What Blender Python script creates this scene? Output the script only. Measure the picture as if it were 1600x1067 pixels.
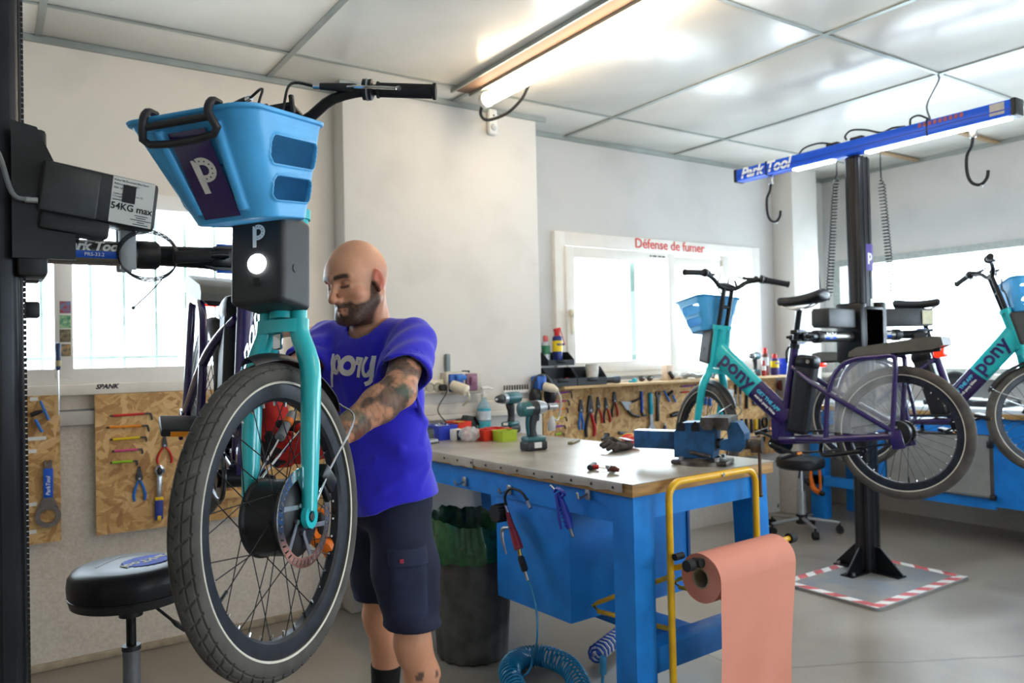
import bpy, bmesh, math, random
import numpy as np
from mathutils import Vector, Matrix, Euler

for o in list(bpy.data.objects): bpy.data.objects.remove(o, do_unlink=True)
random.seed(7); np.random.seed(7)
SC = bpy.context.scene
COL = SC.collection
PI = math.pi
R = math.radians

# ------------------------------------------------------------------ camera
CAM_H = 1.37
RM = np.array([[0.82987557, 0.00980348, 0.55786237], [-0.55751676, -0.02475591, 0.82979648], [-0.02194528, 0.99964546, 0.01507873]])
FPX = 1223.45
cam_d = bpy.data.cameras.new('camera'); cam_d.sensor_width = 36; cam_d.lens = 36 * FPX / 1600
cam_d.clip_start = .02; cam_d.clip_end = 200
cam = bpy.data.objects.new('camera', cam_d); COL.objects.link(cam)
cam.matrix_world = Matrix(((RM[0, 0], RM[0, 1], -RM[0, 2], 0), (RM[1, 0], RM[1, 1], -RM[1, 2], 0), (RM[2, 0], RM[2, 1], -RM[2, 2], CAM_H), (0, 0, 0, 1)))
cam_d.dof.use_dof = True; cam_d.dof.focus_distance = 1.9; cam_d.dof.aperture_fstop = 4.5
SC.camera = cam

# ------------------------------------------------------------------ world, exposure
w = bpy.data.worlds.new('daylight'); SC.world = w; w.use_nodes = True
bg = w.node_tree.nodes['Background']; bg.inputs[0].default_value = (.80, .90, 1.04, 1); bg.inputs[1].default_value = 9.0
SC.view_settings.view_transform = 'Standard'; SC.view_settings.look = 'None'; SC.view_settings.gamma = 1
SC.view_settings.use_curve_mapping = False
SC.view_settings.exposure = 0.46
def portal(loc, rot, sx, sy):                       # guides daylight sampling to a window opening, emits nothing itself
    l = bpy.data.lights.new('window_portal', 'AREA'); l.shape = 'RECTANGLE'; l.size = sx; l.size_y = sy; l.cycles.is_portal = True
    o = bpy.data.objects.new('window_portal', l); o.location = loc; o.rotation_euler = rot; COL.objects.link(o)
portal((.45, 4.32, 1.71), (R(-90), 0, 0), 2.1, .8)
portal((4.3, 4.42, 1.66), (R(-90), 0, 0), 2.1, .8)
portal((6.4, .76, 1.63), (0, R(90), 0), 1.0, 6.8)
portal((2.8, -3.35, 1.55), (R(90), 0, 0), 2.9, 1.25)

# ------------------------------------------------------------------ pixel ray helper: photograph pixel + one known world coordinate -> point
def at(px, py, axis, val):
    r = RM @ np.array([px - 800, 533.5 - py, FPX]); i = 'xyz'.index(axis)
    o = (0, 0, CAM_H)[i]; t = (val - o) / r[i]
    return Vector((r[0] * t, r[1] * t, CAM_H + r[2] * t))
def atd(px, py, d):                                  # point at a camera depth
    r = RM @ np.array([px - 800, 533.5 - py, FPX]); return Vector((r[0] * d / FPX, r[1] * d / FPX, CAM_H + r[2] * d / FPX))

# ------------------------------------------------------------------ materials
def lin(h):
    h = h.lstrip('#'); c = [int(h[i:i + 2], 16) / 255 for i in (0, 2, 4)]
    return tuple((x / 12.92 if x <= .04045 else ((x + .055) / 1.055) ** 2.4) for x in c) + (1,)
MATS = {}
def mat(key, hexc='#808080', rough=.5, metal=0, var=.08, vscale=30, bump=0, bscale=200, coat=0, trans=0, alpha=1, emit=None, estr=0, ior=1.45, hex2=None, spec=.5, stretch=None, attr=None, sheen=0, dist=.002):
    if key in MATS: return MATS[key]
    m = bpy.data.materials.new(key); m.use_nodes = True; nt = m.node_tree; N = nt.nodes; L = nt.links
    b = N['Principled BSDF']
    b.inputs['Roughness'].default_value = rough; b.inputs['Metallic'].default_value = metal
    b.inputs['Coat Weight'].default_value = coat; b.inputs['Coat Roughness'].default_value = .08
    b.inputs['Transmission Weight'].default_value = trans; b.inputs['Alpha'].default_value = alpha; b.inputs['IOR'].default_value = ior
    b.inputs['Specular IOR Level'].default_value = spec; b.inputs['Sheen Weight'].default_value = sheen
    tc = N.new('ShaderNodeTexCoord'); src = tc.outputs['Object']
    if stretch:
        mp = N.new('ShaderNodeMapping'); mp.inputs['Scale'].default_value = stretch; L.new(src, mp.inputs[0]); src = mp.outputs[0]
    nz = N.new('ShaderNodeTexNoise'); nz.inputs['Scale'].default_value = vscale; nz.inputs['Detail'].default_value = 4; L.new(src, nz.inputs['Vector'])
    c = lin(hexc); c2 = lin(hex2) if hex2 else tuple(min(1, x * (1 - var * 1.6)) for x in c[:3]) + (1,); c1 = c if hex2 else tuple(min(1, x * (1 + var)) for x in c[:3]) + (1,)
    rp = N.new('ShaderNodeValToRGB'); rp.color_ramp.elements[0].position = .35; rp.color_ramp.elements[1].position = .65
    rp.color_ramp.elements[0].color = c2; rp.color_ramp.elements[1].color = c1; L.new(nz.outputs['Fac'], rp.inputs[0])
    out = rp.outputs[0]
    if attr:
        at_ = N.new('ShaderNodeAttribute'); at_.attribute_name = attr; mx = N.new('ShaderNodeMix'); mx.data_type = 'RGBA'; mx.blend_type = 'MULTIPLY'
        mx.inputs[0].default_value = 1; L.new(at_.outputs['Color'], mx.inputs[6]); L.new(out, mx.inputs[7]); out = mx.outputs[2]
    L.new(out, b.inputs['Base Color'])
    if bump:
        n2 = N.new('ShaderNodeTexNoise'); n2.inputs['Scale'].default_value = bscale; n2.inputs['Detail'].default_value = 5; L.new(src, n2.inputs['Vector'])
        bp = N.new('ShaderNodeBump'); bp.inputs['Strength'].default_value = bump; bp.inputs['Distance'].default_value = dist; L.new(n2.outputs['Fac'], bp.inputs['Height']); L.new(bp.outputs[0], b.inputs['Normal'])
    if emit: b.inputs['Emission Color'].default_value = lin(emit); b.inputs['Emission Strength'].default_value = estr
    m.diffuse_color = c; MATS[key] = m
    return m

# ------------------------------------------------------------------ mesh builder
def rotm(rot): return Euler([R(a) for a in rot]).to_matrix().to_4x4()
def frame_z(d):                                      # matrix whose z axis is d
    d = Vector(d).normalized(); a = Vector((0, 0, 1)) if abs(d.z) < .9 else Vector((1, 0, 0))
    x = a.cross(d).normalized(); y = d.cross(x); return Matrix((x, y, d)).transposed().to_4x4()
def smooth_path(pts, sub=6, closed=False):
    P = [Vector(p) for p in pts]; n = len(P)
    if n < 3: return P
    out = []
    rng = range(n) if closed else range(n - 1)
    for i in rng:
        p0 = P[(i - 1) % n] if (closed or i > 0) else P[0] * 2 - P[1]; p1 = P[i]; p2 = P[(i + 1) % n]; p3 = P[(i + 2) % n] if (closed or i + 2 < n) else P[-1] * 2 - P[-2]
        for k in range(sub):
            t = k / sub; out.append(.5 * ((2 * p1) + (p2 - p0) * t + (2 * p0 - 5 * p1 + 4 * p2 - p3) * t * t + (3 * p1 - p0 - 3 * p2 + p3) * t ** 3))
    if not closed: out.append(P[-1])
    return out
class MB:
    def __init__(s, X=None): s.v = []; s.f = []; s.m = []; s.X = X
    def add(s, v, f, mi=0, M=None):
        o = len(s.v)
        if M is not None: v = [M @ Vector(p) for p in v]
        if s.X is not None: v = [s.X @ Vector(p) for p in v]
        s.v += [tuple(p) for p in v]; s.f += [tuple(i + o for i in q) for q in f]; s.m += [mi] * len(f); return s
    def box(s, c, sz, rot=None, bev=0, mi=0, seg=2, M=None):
        T = Matrix.Translation(c) @ (rotm(rot) if rot else Matrix())
        if M is not None: T = M @ T
        if bev:
            bm = bmesh.new(); bmesh.ops.create_cube(bm, size=1); bmesh.ops.scale(bm, vec=sz, verts=bm.verts)
            bmesh.ops.bevel(bm, geom=bm.edges[:], offset=min(bev, min(sz) * .49), segments=seg, affect='EDGES', profile=.5)
            v = [q.co.copy() for q in bm.verts]; bm.verts.index_update(); f = [[q.index for q in p.verts] for p in bm.faces]; bm.free()
        else:
            x, y, z = [a / 2 for a in sz]
            v = [(-x, -y, -z), (x, -y, -z), (x, y, -z), (-x, y, -z), (-x, -y, z), (x, -y, z), (x, y, z), (-x, y, z)]
            f = [(0, 3, 2, 1), (4, 5, 6, 7), (0, 1, 5, 4), (1, 2, 6, 5), (2, 3, 7, 6), (3, 0, 4, 7)]
        return s.add(v, f, mi, T)
    def bx(s, lo, hi, bev=0, mi=0): return s.box([(a + b) / 2 for a, b in zip(lo, hi)], [abs(b - a) for a, b in zip(lo, hi)], None, bev, mi)
    def tube(s, path, r, n=10, closed=False, mi=0, sub=0, caps=True, flat=1.0, up=None):
        P = smooth_path(path, sub, closed) if sub else [Vector(p) for p in path]; m = len(P)
        if sub and not np.isscalar(r):
            k = len(r); r = [float(np.interp(i / (m - 1) * (k - 1), range(k), r)) for i in range(m)]
        rr = [r] * m if np.isscalar(r) else list(r)
        T = []
        for i in range(m):
            a = P[(i - 1) % m] if (closed or i > 0) else P[i]; b = P[(i + 1) % m] if (closed or i < m - 1) else P[i]; T.append((b - a).normalized())
        nn = Vector(up) if up else (Vector((0, 0, 1)) if abs(T[0].z) < .9 else Vector((1, 0, 0)))
        nn = (nn - T[0] * nn.dot(T[0])).normalized(); v = []
        for i in range(m):
            nn = nn - T[i] * nn.dot(T[i]); nn = nn.normalized() if nn.length > 1e-6 else T[i].orthogonal().normalized(); bb = T[i].cross(nn)
            for j in range(n):
                a = 2 * PI * j / n; v.append(P[i] + (nn * math.cos(a) * flat + bb * math.sin(a)) * rr[i])
        f = []
        for i in range(m if closed else m - 1):
            for j in range(n): f.append((i * n + j, i * n + (j + 1) % n, ((i + 1) % m) * n + (j + 1) % n, ((i + 1) % m) * n + j))
        if caps and not closed: f += [tuple(range(n - 1, -1, -1)), tuple((m - 1) * n + j for j in range(n))]
        return s.add(v, f, mi)
    def cyl(s, a, b, r, r2=None, n=16, mi=0): return s.tube([a, b], [r, r if r2 is None else r2], n, mi=mi)
    def lathe(s, prof, n=24, M=None, mi=0, closed=False, caps=False):
        m = len(prof); v = [(r * math.cos(2 * PI * j / n), r * math.sin(2 * PI * j / n), z) for r, z in prof for j in range(n)]; f = []
        for i in range(m if closed else m - 1):
            for j in range(n): f.append((i * n + j, i * n + (j + 1) % n, ((i + 1) % m) * n + (j + 1) % n, ((i + 1) % m) * n + j))
        if caps: f += [tuple(range(n - 1, -1, -1)), tuple((m - 1) * n + j for j in range(n))]
        return s.add(v, f, mi, M)
    def prism(s, poly, d0, d1, M=None, mi=0):         # polygon in local xy, extruded along z
        n = len(poly); A = sum(poly[i][0] * poly[(i + 1) % n][1] - poly[(i + 1) % n][0] * poly[i][1] for i in range(n))
        if A < 0: poly = poly[::-1]
        v = [(p[0], p[1], d0) for p in poly] + [(p[0], p[1], d1) for p in poly]
        f = [tuple(range(n - 1, -1, -1)), tuple(range(n, 2 * n))] + [(i, (i + 1) % n, n + (i + 1) % n, n + i) for i in range(n)]
        return s.add(v, f, mi, M)
    def ball(s, c, r, mi=0, n=14, M=None):
        rr = (r, r, r) if np.isscalar(r) else r; k = n // 2
        v = [(0, 0, -1)] + [(math.sin(PI * i / k) * math.cos(2 * PI * j / n), math.sin(PI * i / k) * math.sin(2 * PI * j / n), -math.cos(PI * i / k)) for i in range(1, k) for j in range(n)] + [(0, 0, 1)]
        f = [(0, 1 + (j + 1) % n, 1 + j) for j in range(n)]
        for i in range(k - 2):
            for j in range(n): f.append((1 + i * n + j, 1 + i * n + (j + 1) % n, 1 + (i + 1) * n + (j + 1) % n, 1 + (i + 1) * n + j))
        t = len(v) - 1; f += [(t, 1 + (k - 2) * n + j, 1 + (k - 2) * n + (j + 1) % n) for j in range(n)]
        T = Matrix.Translation(c) @ (M if M is not None else Matrix()) @ Matrix.Diagonal((*rr, 1))
        return s.add(v, f, mi, T)
    def sheet(s, fn, nu, nv, mi=0):
        v = [fn(i / nu, j / nv) for i in range(nu + 1) for j in range(nv + 1)]
        f = [(i * (nv + 1) + j, (i + 1) * (nv + 1) + j, (i + 1) * (nv + 1) + j + 1, i * (nv + 1) + j + 1) for i in range(nu) for j in range(nv)]
        return s.add(v, f, mi)
    def text(s, body, size, M, ext=.0005, shear=0, off=0, mi=0, spacing=1, align='CENTER', res=3):
        c = bpy.data.curves.new('t', 'FONT'); c.body = body; c.size = size; c.extrude = ext; c.shear = shear; c.offset = off; c.align_x = align; c.align_y = 'CENTER'; c.space_character = spacing; c.resolution_u = res
        o = bpy.data.objects.new('t', c); COL.objects.link(o); bpy.context.view_layer.update()
        me = bpy.data.meshes.new_from_object(o.evaluated_get(bpy.context.evaluated_depsgraph_get()))
        v = [q.co.copy() for q in me.vertices]; f = [tuple(p.vertices) for p in me.polygons]
        bpy.data.objects.remove(o); bpy.data.meshes.remove(me); bpy.data.curves.remove(c)
        return s.add(v, f, mi, M)
    def mesh(s, name, mats, ang=38):
        me = bpy.data.meshes.new(name); me.from_pydata(s.v, [], s.f)
        for m in (mats if isinstance(mats, (list, tuple)) else [mats]): me.materials.append(m)
        me.polygons.foreach_set('material_index', s.m); me.polygons.foreach_set('use_smooth', [True] * len(s.f)); me.validate(); me.update()
        bm = bmesh.new(); bm.from_mesh(me); bmesh.ops.recalc_face_normals(bm, faces=bm.faces); bm.to_mesh(me); bm.free()
        if ang: me.set_sharp_from_angle(angle=R(ang))
        return me
    def build(s, name, mats, parent=None, ang=38, label=None): return link(name, s.mesh(name, mats, ang), parent, label)
def link(name, me, parent=None, label=None):
    o = bpy.data.objects.new(name, me); COL.objects.link(o)
    if parent is not None: o.parent = parent
    if label: o['label'] = label
    return o
def tag(o, label, cat, group=None, kind=None):
    o['label'] = label; o['category'] = cat
    if group: o['group'] = group
    if kind: o['kind'] = kind
    return o
FIXED = set()
def thing(name, label, cat, group=None, M=None):
    o = bpy.data.objects.new(name, None); COL.objects.link(o); o.empty_display_size = .05
    if M is not None: o.matrix_world = M; FIXED.add(o.name)
    return tag(o, label, cat, group)
def struct(name, mb, mats, parent=None, ang=30):
    o = mb.build(name, mats, parent, ang)
    if parent is None: o['kind'] = 'structure'
    return o
def one(name, mb, mats, label, cat, group=None, ang=38): return tag(mb.build(name, mats, None, ang), label, cat, group)
# planes facing the room: text / plate matrices
def facing_y(p): return Matrix.Translation(p) @ Matrix(((1, 0, 0, 0), (0, 0, -1, 0), (0, 1, 0, 0), (0, 0, 0, 1)))    # local xy -> world xz, normal -Y
def basis(p, x, y):
    x = Vector(x).normalized(); z = x.cross(Vector(y)).normalized(); y = z.cross(x)
    return Matrix.Translation(p) @ Matrix((x, y, z)).transposed().to_4x4()

def stroke(pts, w, closed=False, sub=6):              # flat ribbon along a 2D path -> verts, faces
    P = [Vector((p[0], p[1], 0)) for p in pts]; P = smooth_path(P, sub, closed) if len(P) > 2 else P; n = len(P); v = []; f = []
    for i in range(n):
        a = P[(i - 1) % n] if (closed or i) else P[i]; b = P[(i + 1) % n] if (closed or i < n - 1) else P[i]; t = (b - a).normalized(); k = Vector((-t.y, t.x, 0)) * w / 2; v += [P[i] + k, P[i] - k]
    for i in range(n if closed else n - 1): j = (i + 1) % n; f.append((2 * i, 2 * i + 1, 2 * j + 1, 2 * j))
    return v, f
def horseshoe_p(h, M, ext=.0006):                     # the letter p as a nailed horseshoe: (letter builder, nail hole builder)
    b = MB(M); d = MB(M); k = h / 545.0; q = lambda x, y: (x * k, y * k)
    b.prism([q(-165, 245), q(-120, 245), q(-100, 215), q(-60, 180), q(-50, -275), q(-145, -275)], 0, ext)
    c = (-20, 85); n = 26; ro, ri = 190, 85; an = [R(100) - R(200) * i / n for i in range(n + 1)]; o = [q(-95, 262)] + [q(c[0] + ro * 1.0 * math.cos(t), c[1] + ro * math.sin(t)) for t in an] + [q(-75, -105)]; i_ = [q(-75, 165)] + [q(c[0] + ri * math.cos(t), c[1] + ri * .95 * math.sin(t)) for t in an] + [q(-65, 5)]
    m = len(o); b.add([(x, y, z) for z in (0, ext) for x, y in o + i_], [(2 * m + j, 2 * m + j + 1, 3 * m + j + 1, 3 * m + j) for j in range(m - 1)] + [(j, m + j, m + j + 1, j + 1) for j in range(m - 1)])
    for j in range(7): t = R(95 - 31 * j); x, y = q(c[0] + 137 * math.cos(t), c[1] + 137 * math.sin(t)); d.add([(x + 13 * k * math.cos(u), y + 13 * k * math.sin(u), ext + .0002) for u in np.linspace(0, 2 * PI, 8, endpoint=False)], [tuple(range(8))])
    return b, d
# ------------------------------------------------------------------ signed distance fields -> mesh (surface nets), for moulded and organic shapes
def nets(F, xs, ys, zs):
    S = F < 0; nx, ny, nz = F.shape
    c = S[:-1, :-1, :-1].astype(np.int8)
    for a in (0, 1):
        for b in (0, 1):
            for d in (0, 1):
                if a + b + d: c = c + S[a:nx - 1 + a, b:ny - 1 + b, d:nz - 1 + d]
    act = (c > 0) & (c < 8); idx = np.full(act.shape, -1, np.int64); n = int(act.sum()); idx[act] = np.arange(n)
    pos = np.zeros((n, 3)); cnt = np.zeros(n); faces = []; ax = [xs, ys, zs]
    for k in range(3):
        sl0 = [slice(None)] * 3; sl1 = [slice(None)] * 3; sl0[k] = slice(0, -1); sl1[k] = slice(1, None)
        A = F[tuple(sl0)]; B = F[tuple(sl1)]; e = np.argwhere((A < 0) != (B < 0))
        if not len(e): continue
        ei = tuple(e.T); fa = A[ei]; fb = B[ei]; t = fa / (fa - fb)
        P = np.stack([ax[q][e[:, q]].astype(float) for q in range(3)], 1); P[:, k] += t * (ax[k][e[:, k] + 1] - ax[k][e[:, k]])
        u, v = [(1, 2), (2, 0), (0, 1)][k]; q = []; ok = np.ones(len(e), bool)
        for du, dv in ((0, 0), (-1, 0), (-1, -1), (0, -1)):
            cc = e.copy(); cc[:, u] += du; cc[:, v] += dv
            inb = (cc[:, u] >= 0) & (cc[:, v] >= 0) & (cc[:, u] < act.shape[u]) & (cc[:, v] < act.shape[v]); ok &= inb
            cc = np.clip(cc, 0, np.array(act.shape) - 1); ii = idx[tuple(cc.T)]; q.append(ii); g = inb & (ii >= 0)
            for d in range(3): pos[:, d] += np.bincount(ii[g], P[g, d], n)
            cnt += np.bincount(ii[g], minlength=n)
        Q = np.stack(q, 1); Q[fb < 0] = Q[fb < 0][:, ::-1]; faces.append(Q[ok & (Q.min(1) >= 0)])
    return pos / np.maximum(cnt, 1)[:, None], np.concatenate(faces)
def smin(a, b, k): h = np.clip(.5 + .5 * (b - a) / k, 0, 1); return b * (1 - h) + a * h - k * h * (1 - h)
def smax(a, b, k): return -smin(-a, -b, k)
class Field:
    def __init__(s, xs, ys, zs): s.ax = [np.asarray(q, np.float32) for q in (xs, ys, zs)]; s.F = np.full([len(q) for q in s.ax], .2, np.float32)
    def op(s, fn, lo, hi, k=.01, sub=False):
        sl = []
        for q, a, b in zip(s.ax, lo, hi):
            i = max(0, np.searchsorted(q, a) - 1); j = min(len(q), np.searchsorted(q, b) + 1); sl.append(slice(i, max(j, i + 1)))
        X, Y, Z = np.meshgrid(*[q[i] for q, i in zip(s.ax, sl)], indexing='ij', sparse=True); d = fn(X, Y, Z); sl = tuple(sl)
        s.F[sl] = smax(s.F[sl], -d, k) if sub else smin(s.F[sl], d, k)
    def cap(s, a, b, ra, rb, k=.01, sub=False, flat=None):
        a = np.array(a, float); b = np.array(b, float); m = max(ra, rb) + k + .01
        if flat is not None: m += .03
        ba = b - a; L2 = max(float(ba @ ba), 1e-12)
        def fn(X, Y, Z):
            x, y, z = X - a[0], Y - a[1], Z - a[2]; h = np.clip((x * ba[0] + y * ba[1] + z * ba[2]) / L2, 0, 1)
            return np.sqrt((x - h * ba[0]) ** 2 + (y - h * ba[1]) ** 2 + (z - h * ba[2]) ** 2) - (ra + (rb - ra) * h)
        s.op(fn, np.minimum(a, b) - m, np.maximum(a, b) + m, k, sub)
    def ell(s, c, r, k=.01, sub=False, M=None):
        c = np.array(c, float); r = np.array(r, float); Q = np.array(M.to_3x3()).T if M is not None else np.eye(3); m = r.max() + k + .01
        def fn(X, Y, Z):
            x, y, z = X - c[0], Y - c[1], Z - c[2]; p = [Q[i, 0] * x + Q[i, 1] * y + Q[i, 2] * z for i in range(3)]
            k0 = np.sqrt(sum((p[i] / r[i]) ** 2 for i in range(3))); k1 = np.sqrt(sum((p[i] / r[i] ** 2) ** 2 for i in range(3))) + 1e-9
            return k0 * (k0 - 1) / k1
        s.op(fn, c - m, c + m, k, sub)
    def chain(s, pts, rad, k=.01, sub=False):
        for i in range(len(pts) - 1): s.cap(pts[i], pts[i + 1], rad[i], rad[i + 1], k, sub)
    def mesh(s, name, mats, col=None, M=None, smooth=2):
        v, f = nets(s.F, *s.ax); return np_mesh(name, v, f, mats, col, M, smooth)
def np_mesh(name, v, f, mats, col=None, M=None, smooth=2):
    if smooth:                                        # light Laplacian smoothing of the net
        e = np.concatenate([f[:, [0, 1]], f[:, [1, 2]], f[:, [2, 3]], f[:, [3, 0]]]); e = np.concatenate([e, e[:, ::-1]]); n = len(v); deg = np.maximum(np.bincount(e[:, 0], minlength=n), 1)
        for it in range(smooth):
            for lam in (.5, -.52):
                av = np.stack([np.bincount(e[:, 0], v[e[:, 1], d], n) for d in range(3)], 1) / deg[:, None]; v = v + lam * (av - v)
    c = col(v) if col else None
    if M is not None: Mn = np.array(M); v = v @ Mn[:3, :3].T + Mn[:3, 3]
    me = bpy.data.meshes.new(name); me.vertices.add(len(v)); me.vertices.foreach_set('co', v.astype(np.float32).ravel())
    me.loops.add(f.size); me.loops.foreach_set('vertex_index', f.astype(np.int32).ravel()); me.polygons.add(len(f)); me.polygons.foreach_set('loop_start', np.arange(0, f.size, 4, dtype=np.int32))
    try: me.polygons.foreach_set('loop_total', np.full(len(f), 4, np.int32))
    except Exception: pass
    me.update(calc_edges=True); me.validate(); me.polygons.foreach_set('use_smooth', [True] * len(me.polygons))
    for m in (mats if isinstance(mats, (list, tuple)) else [mats]): me.materials.append(m)
    if c is not None:
        a = me.color_attributes.new('Col', 'FLOAT_COLOR', 'POINT'); a.data.foreach_set('color', np.concatenate([c, np.ones((len(c), 1))], 1).astype(np.float32).ravel())
    return me
def sdf_obj(name, fn, lo, hi, res, mats, parent=None, col=None, M=None, smooth=2):
    ax = [np.arange(a - 2 * res, b + 3 * res, res) for a, b in zip(lo, hi)]; X, Y, Z = np.meshgrid(*ax, indexing='ij', sparse=True)
    F = np.asarray(fn(X, Y, Z) + 0 * (X + Y + Z), np.float32); v, f = nets(F, *ax); return link(name, np_mesh(name, v, f, mats, col, M, smooth), parent)
def sd_rbox(x, y, z, h, r):
    qx, qy, qz = abs(x) - h[0] + r, abs(y) - h[1] + r, abs(z) - h[2] + r
    return np.sqrt(np.maximum(qx, 0) ** 2 + np.maximum(qy, 0) ** 2 + np.maximum(qz, 0) ** 2) + np.minimum(np.maximum(np.maximum(qx, qy), qz), 0) - r

# shared materials
STEEL = mat('steel', '#b9bcc0', .28, 1, .1, 60); CHROME = mat('chrome', '#d8dadd', .12, 1, .04, 40); DARKSTEEL = mat('dark_steel', '#4a4a4c', .42, .85, .15, 60)
BLACK = mat('black_plastic', '#1b1b1d', .45, 0, .12, 40, .15, 400); RUBBER = mat('black_rubber', '#1a1a1b', .75, 0, .15, 50, .2, 300)
BLACKMETAL = mat('black_metal', '#151618', .33, .3, .15, 40); WHITE = mat('white_plastic', '#e8e8e4', .4, 0, .03, 20); PRINTW = mat('white_print', '#f2f2f0', .5, 0, .02, 20)
PRINTK = mat('black_print', '#17171a', .55, 0, .05, 20); RED = mat('red_plastic', '#c2211f', .4, 0, .08, 40); YELLOW = mat('yellow_plastic', '#e6bd14', .4, 0, .08, 40)
BLUE = mat('blue_plastic', '#1f6fc4', .4, 0, .08, 40); ORANGE = mat('orange_plastic', '#ee7412', .4, 0, .08, 40); GREY = mat('grey_plastic', '#77797c', .5, 0, .06, 40)
LIGHTGREY = mat('light_grey_metal', '#a9acae', .4, .6, .05, 30); PARKBLUE = mat('tool_blue', '#1556c4', .35, 0, .06, 40); IVORY = mat('ivory_plastic', '#dcd3bd', .45, 0, .04, 30)
# ================================================================== THE ROOM
ZC = 2.85; YL = 4.10; YP = 3.965; YM = 4.22; XR = 6.2; X0 = -2.6; Y0 = -3.2
def wall_mat(key, up, low, zsplit, dirt, rough=.75):
    m = bpy.data.materials.new(key); m.use_nodes = True; nt = m.node_tree; N = nt.nodes; L = nt.links; b = N['Principled BSDF']; b.inputs['Roughness'].default_value = rough
    tc = N.new('ShaderNodeTexCoord'); geo = N.new('ShaderNodeNewGeometry'); sp = N.new('ShaderNodeSeparateXYZ'); L.new(geo.outputs['Position'], sp.inputs[0])
    n1 = N.new('ShaderNodeTexNoise'); n1.inputs['Scale'].default_value = 3.5; n1.inputs['Detail'].default_value = 6; L.new(geo.outputs['Position'], n1.inputs['Vector'])
    n2 = N.new('ShaderNodeTexNoise'); n2.inputs['Scale'].default_value = 75; n2.inputs['Detail'].default_value = 8; n2.inputs['Roughness'].default_value = .7; L.new(geo.outputs['Position'], n2.inputs['Vector'])
    ma = N.new('ShaderNodeMath'); ma.operation = 'MULTIPLY_ADD'; L.new(n1.outputs['Fac'], ma.inputs[0]); ma.inputs[1].default_value = .12; L.new(sp.outputs['Z'], ma.inputs[2])
    mr = N.new('ShaderNodeMapRange'); mr.inputs['From Min'].default_value = zsplit; mr.inputs['From Max'].default_value = zsplit + .1; L.new(ma.outputs[0], mr.inputs['Value'])
    r1 = N.new('ShaderNodeValToRGB'); r1.color_ramp.elements[0].position = .3; r1.color_ramp.elements[1].position = .6; r1.color_ramp.elements[0].color = lin(dirt); r1.color_ramp.elements[1].color = lin(low); L.new(n2.outputs['Fac'], r1.inputs[0])
    r2 = N.new('ShaderNodeValToRGB'); r2.color_ramp.elements[0].position = .25; r2.color_ramp.elements[1].position = .5; c = lin(up); r2.color_ramp.elements[0].color = tuple(x * .9 for x in c[:3]) + (1,); r2.color_ramp.elements[1].color = c; L.new(n1.outputs['Fac'], r2.inputs[0])
    # small scuffs with a shape of their own
    n3 = N.new('ShaderNodeTexNoise'); n3.inputs['Scale'].default_value = 7; n3.inputs['Detail'].default_value = 9; n3.inputs['Roughness'].default_value = .75; L.new(geo.outputs['Position'], n3.inputs['Vector'])
    r3 = N.new('ShaderNodeValToRGB'); r3.color_ramp.elements[0].position = .27; r3.color_ramp.elements[1].position = .33; r3.color_ramp.elements[0].color = (.55, .52, .48, 1); r3.color_ramp.elements[1].color = (1, 1, 1, 1); L.new(n3.outputs['Fac'], r3.inputs[0])
    mm = N.new('ShaderNodeMix'); mm.data_type = 'RGBA'; mm.blend_type = 'MULTIPLY'; mm.inputs[0].default_value = .6; L.new(r2.outputs[0], mm.inputs[6]); L.new(r3.outputs[0], mm.inputs[7])
    mx = N.new('ShaderNodeMix'); mx.data_type = 'RGBA'; L.new(mr.outputs[0], mx.inputs[0]); L.new(r1.outputs[0], mx.inputs[6]); L.new(mm.outputs[2], mx.inputs[7]); L.new(mx.outputs[2], b.inputs['Base Color'])
    bp = N.new('ShaderNodeBump'); bp.inputs['Distance'].default_value = .004; ms = N.new('ShaderNodeMapRange'); ms.inputs['To Min'].default_value = .9; ms.inputs['To Max'].default_value = .1; L.new(mr.outputs[0], ms.inputs['Value']); L.new(ms.outputs[0], bp.inputs['Strength']); L.new(n2.outputs['Fac'], bp.inputs['Height']); L.new(bp.outputs[0], b.inputs['Normal'])
    MATS[key] = m; return m
WALL = wall_mat('painted_plaster', '#e0d6c8', '#e0d6c9', 1.2, '#c9bcac')
WALLU = wall_mat('white_plaster', '#d4d1cb', '#c9c2b8', .34, '#b3aa9d')
WALLR = wall_mat('shaded_white_plaster', '#c4c2be', '#c0bab2', .34, '#aaa296')  # white plaster again, the shade of the dimmer walls put into its colour
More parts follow.
